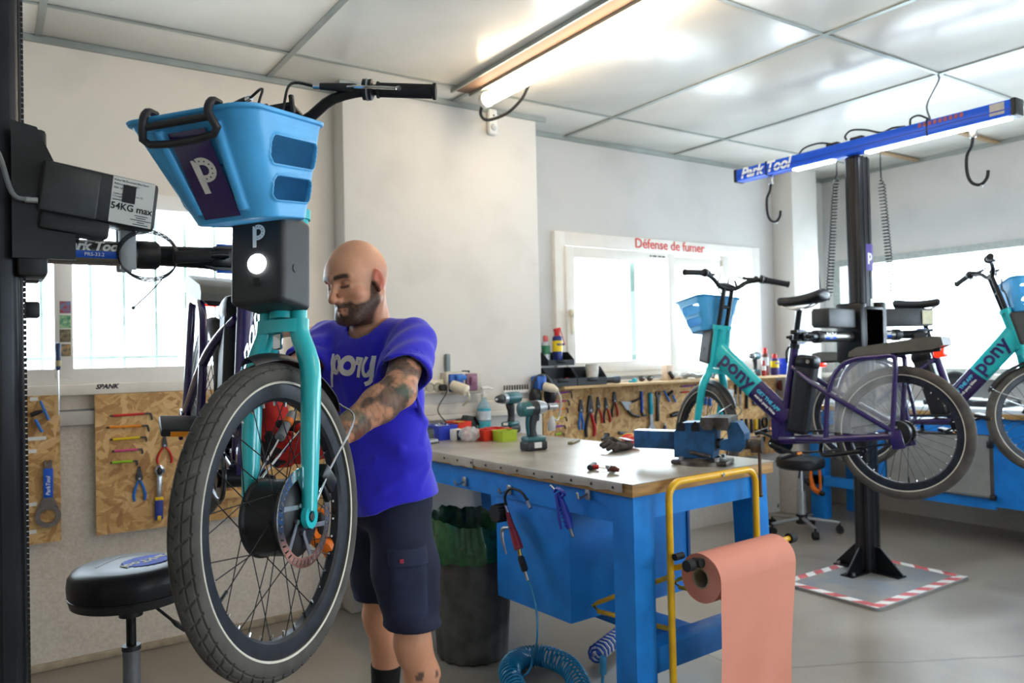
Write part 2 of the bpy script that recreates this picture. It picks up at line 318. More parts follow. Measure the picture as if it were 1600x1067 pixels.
def floor_mat():
    m = bpy.data.materials.new('concrete_floor'); m.use_nodes = True; nt = m.node_tree; N = nt.nodes; L = nt.links; b = N['Principled BSDF']
    geo = N.new('ShaderNodeNewGeometry'); n1 = N.new('ShaderNodeTexNoise'); n1.inputs['Scale'].default_value = 1.3; n1.inputs['Detail'].default_value = 8; n1.inputs['Distortion'].default_value = .6; L.new(geo.outputs['Position'], n1.inputs['Vector'])
    r1 = N.new('ShaderNodeValToRGB'); e = r1.color_ramp.elements; e[0].position = .3; e[1].position = .7; e[0].color = lin('#7f776c'); e[1].color = lin('#9c968c'); L.new(n1.outputs['Fac'], r1.inputs[0])
    n2 = N.new('ShaderNodeTexNoise'); n2.inputs['Scale'].default_value = 26; n2.inputs['Detail'].default_value = 9; n2.inputs['Roughness'].default_value = .7; L.new(geo.outputs['Position'], n2.inputs['Vector'])
    r2 = N.new('ShaderNodeValToRGB'); r2.color_ramp.elements[0].position = .28; r2.color_ramp.elements[1].position = .42; r2.color_ramp.elements[0].color = (.62, .58, .53, 1); r2.color_ramp.elements[1].color = (1, 1, 1, 1); L.new(n2.outputs['Fac'], r2.inputs[0])
    mm = N.new('ShaderNodeMix'); mm.data_type = 'RGBA'; mm.blend_type = 'MULTIPLY'; mm.inputs[0].default_value = .7; L.new(r1.outputs[0], mm.inputs[6]); L.new(r2.outputs[0], mm.inputs[7])
    vo = N.new('ShaderNodeTexVoronoi'); vo.feature = 'DISTANCE_TO_EDGE'; vo.inputs['Scale'].default_value = .42; ad = N.new('ShaderNodeMix'); ad.data_type = 'RGBA'; ad.inputs[0].default_value = .12; L.new(geo.outputs['Position'], ad.inputs[6]); L.new(n1.outputs['Color'], ad.inputs[7]); L.new(ad.outputs[2], vo.inputs['Vector'])
    r4 = N.new('ShaderNodeValToRGB'); r4.color_ramp.elements[0].position = .0015; r4.color_ramp.elements[1].position = .004; r4.color_ramp.elements[0].color = (.45, .42, .38, 1); r4.color_ramp.elements[1].color = (1, 1, 1, 1); L.new(vo.outputs['Distance'], r4.inputs[0])
    m2 = N.new('ShaderNodeMix'); m2.data_type = 'RGBA'; m2.blend_type = 'MULTIPLY'; m2.inputs[0].default_value = .8; L.new(mm.outputs[2], m2.inputs[6]); L.new(r4.outputs[0], m2.inputs[7]); L.new(m2.outputs[2], b.inputs['Base Color'])
    r3 = N.new('ShaderNodeMapRange'); r3.inputs['To Min'].default_value = .22; r3.inputs['To Max'].default_value = .45; L.new(n1.outputs['Fac'], r3.inputs['Value']); L.new(r3.outputs[0], b.inputs['Roughness'])
    bp = N.new('ShaderNodeBump'); bp.inputs['Strength'].default_value = .15; bp.inputs['Distance'].default_value = .003; L.new(n2.outputs['Fac'], bp.inputs['Height']); L.new(bp.outputs[0], b.inputs['Normal'])
    return m
def glass_mat():
    m = bpy.data.materials.new('window_glass'); m.use_nodes = True; nt = m.node_tree; N = nt.nodes; L = nt.links; N.remove(N['Principled BSDF'])
    t = N.new('ShaderNodeBsdfTransparent'); t.inputs[0].default_value = (.95, .98, .97, 1); g = N.new('ShaderNodeBsdfGlossy'); g.inputs['Roughness'].default_value = .03; lw = N.new('ShaderNodeLayerWeight'); lw.inputs[0].default_value = .5; pw = N.new('ShaderNodeMath'); pw.operation = 'POWER'; pw.inputs[1].default_value = 5; L.new(lw.outputs['Facing'], pw.inputs[0]); fr = N.new('ShaderNodeMath'); fr.operation = 'MULTIPLY_ADD'; fr.inputs[1].default_value = .8; fr.inputs[2].default_value = .03; L.new(pw.outputs[0], fr.inputs[0])
    tc = N.new('ShaderNodeTexCoord'); nz = N.new('ShaderNodeTexNoise'); nz.inputs['Scale'].default_value = 5; L.new(tc.outputs['Object'], nz.inputs['Vector']); bp = N.new('ShaderNodeBump'); bp.inputs['Strength'].default_value = .02; L.new(nz.outputs['Fac'], bp.inputs['Height']); L.new(bp.outputs[0], g.inputs['Normal'])
    x = N.new('ShaderNodeMixShader'); L.new(fr.outputs[0], x.inputs[0]); L.new(t.outputs[0], x.inputs[1]); L.new(g.outputs[0], x.inputs[2]); L.new(x.outputs[0], N['Material Output'].inputs[0]); return m
GLASS = glass_mat()
FRAMEW = mat('window_frame_white', '#e4e0d8', .35, 0, .03, 6); SILLW = mat('sill_white', '#e0d8cc', .5, 0, .05, 8)
struct('floor', MB().bx((X0 - .1, Y0 - .1, -.1), (XR + .3, 4.6, 0)), floor_mat())
# -- ceiling: a slab, each panel and each metal strip a piece of its own
CEILM = mat('ceiling_panel', '#d9d6cd', .24, 0, .03, 3, .04, 60, spec=.8); STRIP = mat('ceiling_strip', '#9ba19c', .4, .5, .06, 8)
cei = struct('ceiling', MB().bx((X0 - .1, Y0 - .1, ZC + .012), (XR + .3, 4.6, ZC + .12)), mat('ceiling_void', '#8f8b82', .8))
gx = [-1.88 + 1.035 * i + (.0 if i < 20 else 0) for i in range(-1, 9)]; gx = [X0] + [x + .02 for x in gx if X0 < x + .02 < XR] + [XR]
gy = [Y0, -2.28, -.78, .72, 2.22, 3.72, YM]
pan = {}
for i in range(len(gx) - 1):
    for j in range(len(gy) - 1):
        sx, sy = gx[i + 1] - gx[i] - .008, gy[j + 1] - gy[j] - .008; k = (round(sx, 3), round(sy, 3))
        if k not in pan: pan[k] = MB().box((0, 0, 0), (sx, sy, .014), None, .002).mesh('panel', CEILM)
        o = link('panel', pan[k], cei); o.location = ((gx[i] + gx[i + 1]) / 2, (gy[j] + gy[j + 1]) / 2, ZC + .007 + random.uniform(0, .002)); o.rotation_euler = (random.uniform(-.0015, .0015), random.uniform(-.0015, .0015), 0)
for x in gx[1:-1]: MB().bx((x - .014, Y0, ZC - .006), (x + .014, YM, ZC + .0005)).build('grid_strip', STRIP, cei)
for y in gy[1:-1]: MB().bx((X0, y - .010, ZC - .005), (XR, y + .010, ZC + .001)).build('grid_strip', STRIP, cei)
# edge strips along the window wall, the pier and the right wall
MB().bx((X0, YL - .018, ZC - .03), (1.62, YL, ZC)).build('edge_strip', STRIP, cei); MB().bx((1.58, YP - .02, ZC - .028), (2.95, YP, ZC)).build('edge_strip', STRIP, cei)
MB().bx((2.88, YM - .018, ZC - .03), (XR, YM, ZC)).build('edge_strip', STRIP, cei); MB().bx((XR - .018, Y0, ZC - .03), (XR, YM, ZC)).build('edge_strip', STRIP, cei)
# -- walls
def wall_y(name, y, x0, x1, holes, m, th=.24):       # wall facing -Y with rectangular openings (x0,x1,z0,z1)
    b = MB(); xs = x0
    for (a, c, z0, z1) in holes:
        b.bx((xs, y, 0), (a, y + th, ZC + .05)); b.bx((a, y, 0), (c, y + th, z0)); b.bx((a, y, z1), (c, y + th, ZC + .05)); xs = c
    b.bx((xs, y, 0), (x1, y + th, ZC + .05)); return struct(name, b, m)
W1 = (-.7, 1.30, 1.27, 2.175); W2 = (3.18, 5.29, 1.21, 2.19)
wall_y('wall_left', YL, X0, 1.62, [W1], WALL)
struct('wall_pier', MB().bx((1.60, YP, 0), (2.885, YM + .24, ZC + .05), .012), WALLU)
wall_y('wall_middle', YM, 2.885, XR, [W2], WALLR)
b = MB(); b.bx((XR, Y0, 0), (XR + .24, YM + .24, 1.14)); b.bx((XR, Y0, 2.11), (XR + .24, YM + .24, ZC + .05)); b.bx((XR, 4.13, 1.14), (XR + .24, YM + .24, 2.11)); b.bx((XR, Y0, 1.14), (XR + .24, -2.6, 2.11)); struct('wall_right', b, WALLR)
struct('wall_corner', MB().bx((5.50, 4.02, 0), (5.83, YM, ZC + .02), .006), WALLU)
b = MB(); b.bx((X0, Y0 - .2, 0), (1.4, Y0, ZC)); b.bx((4.2, Y0 - .2, 0), (XR, Y0, ZC)); b.bx((1.4, Y0 - .2, 0), (4.2, Y0, .95)); b.bx((1.4, Y0 - .2, 2.15), (4.2, Y0, ZC)); struct('wall_front', b, WALLU); struct('wall_rear', MB().bx((X0 - .2, Y0, 0), (X0, YL, ZC)), WALLU)
struct('baseboard_left', MB().bx((X0, YL - .02, 0), (1.6, YL, .035), .008), mat('rough_render', '#a99a84', .9, 0, .15, 14, .8, 40))
# ledge and grey recess on the wall between the two boards
struct('trim_1', MB().bx((X0, YL - .035, 1.085), (1.6, YL, 1.15), .006), mat('cable_ledge', '#b6b1a8', .6, 0, .08, 10)); struct('trim_2', MB().bx((X0, YL - .012, 1.148), (1.6, YL, 1.157)), GREY)
# -- window 1 (left): frame, mullion, panes, sill, outside bars
def fr(b, x0, x1, z0, z1, w, y0, y1): b.bx((x0, y0, z0), (x0 + w, y1, z1), .004); b.bx((x1 - w, y0, z0), (x1, y1, z1), .004); b.bx((x0 + w - .001, y0 + .001, z0), (x1 - w + .001, y1 - .001, z0 + w), .004); b.bx((x0 + w - .001, y0 + .001, z1 - w), (x1 - w + .001, y1 - .001, z1), .004)
b = MB(); fr(b, -.7, 1.3, 1.27, 2.175, .075, YL - .02, YL + .06); w1 = struct('window_1', b, FRAMEW)
b = MB(); b.bx((.257, YL - .022, 1.30), (.333, YL + .05, 2.15), .006); b.build('mullion', FRAMEW, w1)
for x0, x1 in ((-.63, .257), (.333, 1.23)): MB().bx((x0, YL + .018, 1.34), (x1, YL + .024, 2.1)).build('pane', GLASS, w1)
MB().bx((-.75, YL - .045, 1.222), (1.33, YL + .02, 1.272), .008).build('sill', SILLW, w1)
BARS = mat('galvanised_bar', '#9fb3ad', .5, .2)
for x in [-.5, -.3, -.1, .08, .21, .405, .545, .685, .82, .96, 1.1]: MB().cyl((x * 1.05 - .0, YL + .2, 1.2), (x * 1.05, YL + .2, 2.3), .008, n=8).build('bar', BARS, w1)
MB().bx((-.8, YL + .19, 1.385), (1.4, YL + .21, 1.40)).build('cross_bar', BARS, w1); MB().bx((-.8, YL + .19, 2.25), (1.4, YL + .21, 2.27)).build('cross_bar', BARS, w1)
# -- window 2 (no smoking)
b = MB(); fr(b, 3.18, 5.29, 1.19, 2.19, .09, YM - .03, YM + .05); w2 = struct('window_2', b, FRAMEW)
b = MB(); fr(b, 3.26, 4.30, 1.225, 2.09, .075, YM - .045, YM + .03); b.build('sash', FRAMEW, w2); b = MB(); fr(b, 4.24, 4.90, 1.225, 2.075, .062, YM - .015, YM + .05); b.build('sash', FRAMEW, w2)
MB().bx((4.84, YM - .03, 1.22), (4.915, YM + .05, 2.1), .004).build('mullion', FRAMEW, w2)
MB().bx((3.935, YM + .06, 1.28), (3.985, YM + .1, 2.05)).build('outer_mullion', mat('outer_frame', '#8fa39c', .5), w2); MB().bx((5.20, YM + .08, 1.25), (5.225, YM + .12, 2.09)).build('outer_mullion', mat('cream_frame', '#d8d2b4', .5), w2)
for x0, x1 in ((3.33, 4.23), (4.30, 4.845), (4.912, 5.21)): MB().bx((x0, YM + .012, 1.27), (x1, YM + .018, 2.1)).build('pane', GLASS, w2)
b = MB(); b.ball((3.285, YM - .065, 1.63), (.022, .02, .03)); b.bx((3.275, YM - .075, 1.49), (3.295, YM - .06, 1.63), .005); b.build('handle', IVORY, w2)
MB().bx((3.1, YM - .10, 1.13), (5.35, YM + .02, 1.165), .006).build('sill', SILLW, w2)
MB().text('Défense de fumer', .1, facing_y((4.27, YM - .0315, 2.146)), .0006, off=.001).build('lettering', mat('red_print', '#d8493f', .5), w2, label='red lettering')
b = MB()
for k, (x, w_) in enumerate(((4.045, .02), (4.085, .04), (4.135, .035), (4.175, .03))): b.box((x, YM - .0462, 2.06), (w_, .0006, .010))
b.build('small_print', PRINTK, w2)
# -- window 3 (long window in the right wall, its unseen near end lengthened for more light)
b = MB()
b.bx((XR - .01, -2.6, 2.06), (XR + .05, 4.06, 2.115)); b.bx((XR - .01, -2.6, 1.135), (XR + .05, 4.06, 1.18)); b.bx((XR - .01, 4.06, 1.135), (XR + .05, 4.13, 2.115)); b.bx((XR - .01, -2.65, 1.135), (XR + .05, -2.6, 2.115))
w3 = struct('window_3', b, mat('grey_frame', '#a3aaa6', .45)); 
for y0, y1 in ((-2.6, -1.2), (-1.2, .1), (.1, 1.4), (1.4, 2.7), (2.7, 4.06)): MB().bx((XR + .018, y0, 1.17), (XR + .024, y1, 2.07)).build('pane', GLASS, w3)
MB().bx((XR - .14, -2.65, 1.10), (XR + .02, 4.18, 1.14), .006).build('sill', SILLW, w3)
b = MB(); fr(b, 1.4, 4.2, .95, 2.15, .06, Y0 - .06, Y0 + .01); w4 = struct('window_added', b, FRAMEW)  # unseen window behind the camera, added to light the foreground
for x0, x1 in ((1.46, 2.77), (2.83, 4.14)): MB().bx((x0, Y0 - .03, 1.01), (x1, Y0 - .024, 2.09)).build('pane', GLASS, w4)
MB().bx((2.77, Y0 - .06, 1.01), (2.83, Y0 + .01, 2.09)).build('mullion', FRAMEW, w4)
# battens at the ceiling edge above the right wall
for y in (3.35, 2.75, 2.1): MB().bx((XR - .75, y - .02, ZC - .02), (XR - .02, y + .02, ZC - .004), .003).build('batten', mat('raw_batten', '#a58b6a', .7), cei)
# ================================================================== LIGHTS OF THE ROOM, SEEN AND ADDED
TUBE = mat('tube_glow', '#fff6e6', .4, emit='#ffe6c6', estr=20)
def tube_light(x, y0, y1, label, z=2.785, r=.036):
    t = thing('ceiling_light', label, 'light', 'tube lights under the ceiling')
    b = MB(); b.bx((x - .105, y0 - .1, ZC - .022), (x - .095, y1 + .12, ZC - .002)); b.bx((x + .015, y0 - .1, ZC - .022), (x + .025, y1 + .12, ZC - .002)); b.build('channel_edge', STRIP, t)
    MB().bx((x - .095, y0 - .1, ZC - .006), (x + .015, y1 + .12, ZC - .001)).build('channel', mat('brown_channel', '#7a5a40', .7, 0, .2, 5, hex2='#5a4f49', stretch=(1, .3, 1)), t)
    MB().cyl((x + .06, y0, z), (x + .06, y1, z), r, n=20).build('tube', TUBE, t, label='glowing white tube')
    for y, s in ((y0, -1), (y1, 1)):
        b = MB(); b.tube([(x + .06, y - s * .005, z), (x + .06, y + s * .03, z), (x + .06, y + s * .045, z)], [.042, .042, .03], 20); b.build('end_cap', WHITE, t)
    for f_ in (.12, .88):
        y = y0 + (y1 - y0) * f_; b = MB(); b.tube([(x + .06 + .041 * math.cos(a), y, z + .041 * math.sin(a)) for a in np.linspace(-.3, PI + .3, 11)], .005, 6); b.cyl((x + .06, y, z + .04), (x + .06, y, ZC - .001), .006, n=8); b.build('clip', STEEL, t)
    return t
t = tube_light(2.27, 2.05, 3.66, 'long glowing tube light beside the brown channel at the pier')
MB().tube([(2.33, 3.70, 2.785), (2.36, 3.78, 2.74), (2.42, 3.80, 2.72), (2.50, 3.72, 2.75), (2.52, 3.6, 2.8), (2.5, 3.5, 2.845)], .009, 8, sub=6).build('cable', BLACK, t)
tube_light(2.27, -1.3, .5, 'added unseen tube light over the near half of the room'); tube_light(4.4, -1.9, -.1, 'added unseen tube light over the right half of the room')  # both out of view, added to brighten the near part of the room

# motion sensor on the pier
p = at(766, 192, 'y', YP); t = thing('motion_sensor', 'white motion sensor on the pier below the tube light', 'sensor')
MB().box((p.x, YP - .02, p.z), (.062, .04, .155), None, .015).build('housing', WHITE, t); MB().ball((p.x, YP - .038, p.z - .035), (.022, .012, .024)).build('lens', mat('grey_lens', '#c9ccd0', .3), t); MB().ball((p.x, YP - .041, p.z + .035), (.006, .003, .006)).build('indicator', BLACK, t)
# ================================================================== BIKES (local frame: x forward, y rider's left, z up, origin at the rear hub)
TEAL = mat('teal_paint', '#22bcc4', .28, 0, .05, 18, coat=.6); PURPLE = mat('purple_paint', '#2c1a58', .25, 0, .1, 18, coat=.7); BASKET = mat('basket_blue', '#48a8e4', .42, 0, .07, 12, .08, 120)
TYRE = mat('tyre_rubber', '#4b4844', .8, 0, .22, 14, .25, 260); STRIPE = mat('reflective_stripe', '#cfcabd', .5, 0, .06, 30); RIM = mat('rim_black', '#2a2d33', .38, .4, .2, 30); SPOKE = mat('spoke_black', '#1c1c1e', .4, .5)
HUBM = mat('hub_black', '#202123', .4, .3, .12, 40); PADG = mat('pad_grey', '#57564f', .5, 0, .08, 20); CLEAR = None
def clear_mat():
    m = bpy.data.materials.new('clear_plastic'); m.use_nodes = True; N = m.node_tree.nodes; L = m.node_tree.links; b = N['Principled BSDF']; b.inputs['Base Color'].default_value = (.75, .8, .82, 1); b.inputs['Roughness'].default_value = .18; 
    tc = N.new('ShaderNodeTexCoord'); nz = N.new('ShaderNodeTexNoise'); nz.inputs['Scale'].default_value = 14; nz.inputs['Detail'].default_value = 6; L.new(tc.outputs['Object'], nz.inputs['Vector']); mr = N.new('ShaderNodeMapRange'); mr.inputs['To Min'].default_value = .04; mr.inputs['To Max'].default_value = .3; L.new(nz.outputs['Fac'], mr.inputs['Value']); L.new(mr.outputs[0], b.inputs['Alpha']); return m
CLEAR = clear_mat()
AX = Vector((-.2785, 0, .9604)); AX0 = Vector((1.077, 0, 0))
def axp(z): return AX0 + AX * (z / AX.z)
def steer_matrix(deg): return Matrix.Translation(AX0) @ Matrix.Rotation(R(deg), 4, AX) @ Matrix.Translation(-AX0)
WR = .325
def wheel(root, c, S, pre, detail, nsp=36):
    W = (S if S is not None else Matrix()) @ Matrix.Translation(c) @ Matrix(((1, 0, 0, 0), (0, 0, 1, 0), (0, -1, 0, 0), (0, 0, 0, 1)))   # lathe z -> y (left)
    # tyre with tread blocks cut by grooves
    nc, npf = (880, 50) if detail else (112, 16); rs, cr = .027, WR - .027; v = []; f = []
    for i in range(nc):
        for j in range(npf):
            a = -2.45 + 4.9 * j / (npf - 1); g = 0
            if detail:
                aa = abs(a); sh = 0 if a < 0 else 8
                if aa < 1.25 and ((i + sh + int(aa * 9)) % 16 < 2): g = .0034
                if min(abs(aa - .42), abs(aa - 1.02)) < .052: g = .0030
            rr = rs - g; r_ = cr + rr * math.cos(a) * (1.0 if abs(a) < 1.6 else .95); z_ = rr * math.sin(a); t = 2 * PI * i / nc; v.append((r_ * math.cos(t), r_ * math.sin(t), z_))
    for i in range(nc):
        for j in range(npf - 1): f.append((i * npf + j, ((i + 1) % nc) * npf + j, ((i + 1) % nc) * npf + j + 1, i * npf + j + 1))
    T = MB().add(v, f, 0, W).build(pre + '_tyre', TYRE, root, ang=30 if detail else 60)
    n = 96
    for s in (1, -1): MB().lathe([(.2835, s * .0235), (.2795, s * .0225), (.2790, s * .0215), (.2840, s * .0225)], n, W, closed=True).build('reflective_stripe', STRIPE, T)
    MB().lathe([(.283, .0175), (.262, .0165), (.249, .0145), (.243, .008), (.243, -.008), (.249, -.0145), (.262, -.0165), (.283, -.0175), (.278, -.0145), (.267, -.011), (.267, .011), (.278, .0145)], n, W, closed=True).build('rim', RIM, T)
    return T, W
def spokes(T, W, nsp, rf, zf, rr=.246, r=.00115):
    d = MB(); ms = []
    for side in (1, -1):
        for cross in (1, -1):
            b = MB(); a = cross * .62
            b.cyl((rf * math.cos(a), rf * math.sin(a), zf * side), (rr, 0, .003 * side), r, n=6); ms.append(b.mesh('spoke', SPOKE))
    nip = MB().cyl((rr + .002, 0, 0), (rr - .013, 0, 0), .0028, n=8).mesh('nipple', CHROME)
    for i in range(nsp):
        me = ms[i % 4 if i % 4 != 1 else 2] if False else ms[(i % 2) * 2 + (i // 2) % 2]
        o = link('spoke', me, T); o.matrix_local = W @ Matrix.Rotation(2 * PI * i / nsp, 4, 'Z')
        o = link('nipple', nip, T); o.matrix_local = W @ Matrix.Rotation(2 * PI * i / nsp, 4, 'Z')
def fender(X, c, a0, a1, rad, wid, n=26):
    b = MB(X); v = []; k = 9
    for i in range(n + 1):
        a = a0 + (a1 - a0) * i / n; w_ = wid * min(1, .55 + 3 * min(i, n - i) / n)
        for th in (0, .0022):
            for j in range(k):
                s = -1 + 2 * j / (k - 1); r_ = rad - .016 * s * s + th; v.append((c[0] + r_ * math.cos(a), s * w_ / 2, c[2] + r_ * math.sin(a)))
    f = []
    for i in range(n):
        o, q = i * 2 * k, (i + 1) * 2 * k
        for j in range(k - 1): f += [(o + j, o + j + 1, q + j + 1, q + j), (o + k + j, q + k + j, q + k + j + 1, o + k + j + 1)]
        f += [(o, q, q + k, o + k), (o + k - 1, o + 2 * k - 1, q + 2 * k - 1, q + k - 1)]
    for e in (0, n): f += [(e * 2 * k + j, e * 2 * k + j + 1, e * 2 * k + k + j + 1, e * 2 * k + k + j) for j in range(k - 1)]
    return b.add(v, f)
def logo_p(b, size, M, mi=0): return b.text('p', size, M, .0006, off=size * .035, mi=mi)
BASKET_ME = {}
def basket_mesh():
    if 'm' in BASKET_ME: return BASKET_ME['m']
    H = .235                                          # local: x forward, y left, z 0..H
    def shell(X, Y, Z, g):
        t = np.clip(Z / H, 0, 1); hx = .100 + .068 * t - g; hy = .098 + .052 * t - g; cx = .0 + .035 * t; r = .055
        qx = abs(X - cx) - hx + r; qy = abs(Y) - hy + r
        d = np.sqrt(np.maximum(qx, 0) ** 2 + np.maximum(qy, 0) ** 2) + np.minimum(np.maximum(qx, qy), 0) - r; return d * .95
    def fn(X, Y, Z):
        out = np.maximum(shell(X, Y, Z, 0), np.maximum(-Z, Z - H)); inn = np.maximum(shell(X, Y, Z, .0045), .006 - Z); d = np.maximum(out, -inn)
        rim = np.maximum(np.maximum(shell(X, Y, Z, -.006), -shell(X, Y, Z, .004)), abs(Z - H + .004) - .005); d = np.minimum(d, rim)
        # raised ribs on the front
        for yy in (-.062, .062): d = smin(d, np.maximum(np.maximum(np.sqrt((Y - yy * (.8 + .35 * Z / H)) ** 2 + (X - .103 - .103 * Z / H) ** 2) - .010, Z - H + .03), .02 - Z), .006)
        # two slots in each long side, each with a raised rim
        for zc, hh, x0, x1 in ((.150, .030, -.085, .105), (.066, .026, -.075, .085)):
            ss = np.sqrt(np.maximum(abs(X - (x0 + x1) / 2) - (x1 - x0) / 2 + .018, 0) ** 2 + np.maximum(abs(Z - zc) - hh + .018, 0) ** 2) - .018
            d = smin(d, np.maximum(np.maximum(abs(ss) - .004, shell(X, Y, Z, -.004)), -shell(X, Y, Z, .006)) + np.where(abs(Y) > .06, 0, 1), .003)
            d = np.maximum(d, -np.maximum(ss, .06 - abs(Y)))
        return d
    res = .0032; ax = [np.arange(a, b_, res) for a, b_ in ((-.18, .235), (-.175, .175), (-.014, .255))]
    X, Y, Z = np.meshgrid(*ax, indexing='ij', sparse=True); F = np.asarray(fn(X, Y, Z), np.float32); v, f = nets(F, *ax); BASKET_ME['m'] = (v, f); return v, f
def tire_like(): pass
def make_bike(label, M, steer, detail, crank=-158, group='teal and purple electric bikes held in the repair stands', lamp=True, saddle=True):
    root = thing('electric_bike', label, 'bike', group, M); S = steer_matrix(steer)
    # ---- wheels
    T, W = wheel(root, (1.077, 0, 0), S, 'front', detail)
    spokes(T, W, 36, .078, .032, r=.0012 if detail else .0013)
    b = MB(); b.lathe([(.02, -.058), (.05, -.055), (.07, -.050), (.083, -.040), (.083, -.034), (.079, -.030), (.079, .030), (.083, .034), (.083, .040), (.07, .050), (.05, .055), (.02, .058)], 48, W, caps=True); b.build('hub_motor', HUBM, T)
    b = MB(); n = 40                                  # brake disc: slotted ring and spider arms
    for i in range(n):
        a0 = 2 * PI * i / n; a1 = a0 + 2 * PI / n * .72
        b.prism([(.101 * math.cos(a0), .101 * math.sin(a0)), (.101 * math.cos(a1), .101 * math.sin(a1)), (.086 * math.cos(a1 + .08), .086 * math.sin(a1 + .08)), (.086 * math.cos(a0 + .08), .086 * math.sin(a0 + .08))], .0595, .0615, W)
    b.lathe([(.103, .0595), (.0995, .0595), (.0995, .0615), (.103, .0615)], 60, W, closed=True); b.lathe([(.087, .0595), (.083, .0595), (.083, .0615), (.087, .0615)], 60, W, closed=True)
    b.build('brake_disc', CHROME, T); b = MB()
    for i in range(6):
        a = i * PI / 3; b.prism([(.03 * math.cos(a - .2), .03 * math.sin(a - .2)), (.03 * math.cos(a + .2), .03 * math.sin(a + .2)), (.086 * math.cos(a + .62), .086 * math.sin(a + .62)), (.086 * math.cos(a + .5), .086 * math.sin(a + .5))], .059, .0612, W)
        b.cyl(W @ Vector((.033 * math.cos(a), .033 * math.sin(a), .058)), W @ Vector((.033 * math.cos(a), .033 * math.sin(a), .065)), .005, n=8)
    b.build('disc_spider', STEEL, T)
    MB().cyl(W @ Vector((0, 0, -.078)), W @ Vector((0, 0, .078)), .008, n=12).build('axle', DARKSTEEL, T)
    MB().cyl(W @ Vector((.247 * math.cos(.35), .247 * math.sin(.35), 0)), W @ Vector((.213 * math.cos(.35), .213 * math.sin(.35), 0)), .004, n=8).build('valve', BLACK, T)
    T2, W2 = wheel(root, (0, 0, 0), None, 'rear', False)
    spokes(T2, W2, 36, .03, .03, r=.0013)
    b = MB(); b.lathe([(.012, -.06), (.045, -.055), (.055, -.04), (.055, -.03), (.03, -.025), (.03, .025), (.058, .03), (.062, .045), (.058, .06), (.03, .068), (.012, .07)], 32, W2, caps=True); b.build('gear_hub', HUBM, T2)
    b = MB()
    for i in range(20): a = 2 * PI * i / 20; b.prism([(.04 * math.cos(a - .1), .04 * math.sin(a - .1)), (.052 * math.cos(a - .07), .052 * math.sin(a - .07)), (.052 * math.cos(a + .07), .052 * math.sin(a + .07)), (.04 * math.cos(a + .1), .04 * math.sin(a + .1))], -.075, -.071, W2)
    b.lathe([(.012, -.075), (.041, -.075), (.041, -.071), (.012, -.071)], 24, W2, closed=True); b.build('sprocket', STEEL, T2)
    b = MB()
    for a in (0, PI / 2): b.box((0, .071, 0), (.03, .003, .006), (0, math.degrees(a) + 20, 0))
    b.cyl((0, .068, .03), (0, .073, .03), .006, n=10); b.build('hub_mark', LIGHTGREY, T2)
    MB().cyl((.247 * math.cos(-1.6), 0, .247 * math.sin(-1.6)), (.213 * math.cos(-1.6), 0, .213 * math.sin(-1.6)), .004, n=8).build('valve', BLACK, T2)
    # ---- fork (steered)
    b = MB(S)
    c = axp(.385); A = AX; F_ = Vector((.9604, 0, .2785)); Lf = Vector((0, 1, 0))
    def sp(a, l, z): return c + A * z + F_ * a + Lf * l
    for s in (1, -1):
        lg = [sp(0, s * .040, .018), sp(0, s * .043, -.015), sp(.0, s * .060, -.06), sp(0, s * .070, -.11), sp(0, s * .071, -.25), AX0 + Lf * s * .071 + A * .012]
        b = MB(S); b.tube(lg, [.021, .021, .022, .022, .020, .016], 14, sub=5); b.lathe([(.012, -.006), (.024, -.006), (.024, .006), (.012, .006)], 18, Matrix.Translation(AX0 + Lf * s * .071) @ rotm((90, 0, 0)), closed=True); b.build('fork_leg', TEAL, root, ang=50)
    b = MB(S); poly = [(.03 * math.cos(t) * (1 if True else 1), .062 * math.sin(t)) for t in np.linspace(0, 2 * PI, 28, endpoint=False)]
    b.prism(poly, -.012, .016, basis(c, F_, Lf)); b.build('fork_crown', TEAL, root); b = MB(S); b.prism(poly, -.010, .012, basis(axp(.628), F_, Lf)); b.build('upper_crown', TEAL, root)
    b = MB(S)
    for s in (1, -1): b.cyl(axp(.385) + Lf * s * .04, axp(.63) + Lf * s * .04, .017, n=12)
    b.build('stanchion', TEAL, root)
    MB(S).cyl(c + Lf * .02 - A * .03 + F_ * .028, c + Lf * .02 + F_ * .028 - A * .032, .005, n=8)
    b = MB(S); b.box(c + F_ * .018 - A * .03, (.012, .02, .036), (0, -16, 0), .004); b.build('lock_tab', CHROME, root)
    # ---- front fender and its wire stay, brake caliper
    b = fender(S, (1.077, 0, 0), R(152), R(84), .343, .062); fo = b.build('front_fender', BLACK, root, ang=60)
    for s in (1, -1):
        e = AX0 + Vector((math.cos(R(148)) * .342, s * .017, math.sin(R(148)) * .342)); b = MB(S); b.tube([e, e + Vector((.022, s * .045, -.035)), AX0 + Vector((-.10, s * .078, .075)), AX0 + Vector((-.012, s * .086, .03))], .0028, 8, sub=5); b.build('fender_stay', CHROME, fo)
    b = MB(S); b.box(AX0 + Vector((-.086, .066, .055)), (.04, .035, .062), (0, 35, 0), .008); b.box(AX0 + Vector((-.075, .071, .03)), (.015, .012, .05), (0, 20, 0), .003); b.build('brake_caliper', BLACKMETAL, root)
    # ---- head box with lamp
    hb = basis(axp(.515) + F_ * .05, F_, Lf)         # local x forward, y left, z along axis
    def hbf(X, Y, Z): t = (Z + .1) / .2; return sd_rbox(X + .004 - .006 * t, Y, Z, (.058, .064, .100), .014)
    hx = sdf_obj('head_box', hbf, (-.065, -.07, -.105), (.065, .07, .105), .004, mat('headbox_black', '#2b2c2e', .5, 0, .1, 20, .12, 300), root, M=S @ hb, smooth=3)
    fm = S @ hb @ basis((.0595, 0, 0), (0, 1, 0), (0, 0, 1))
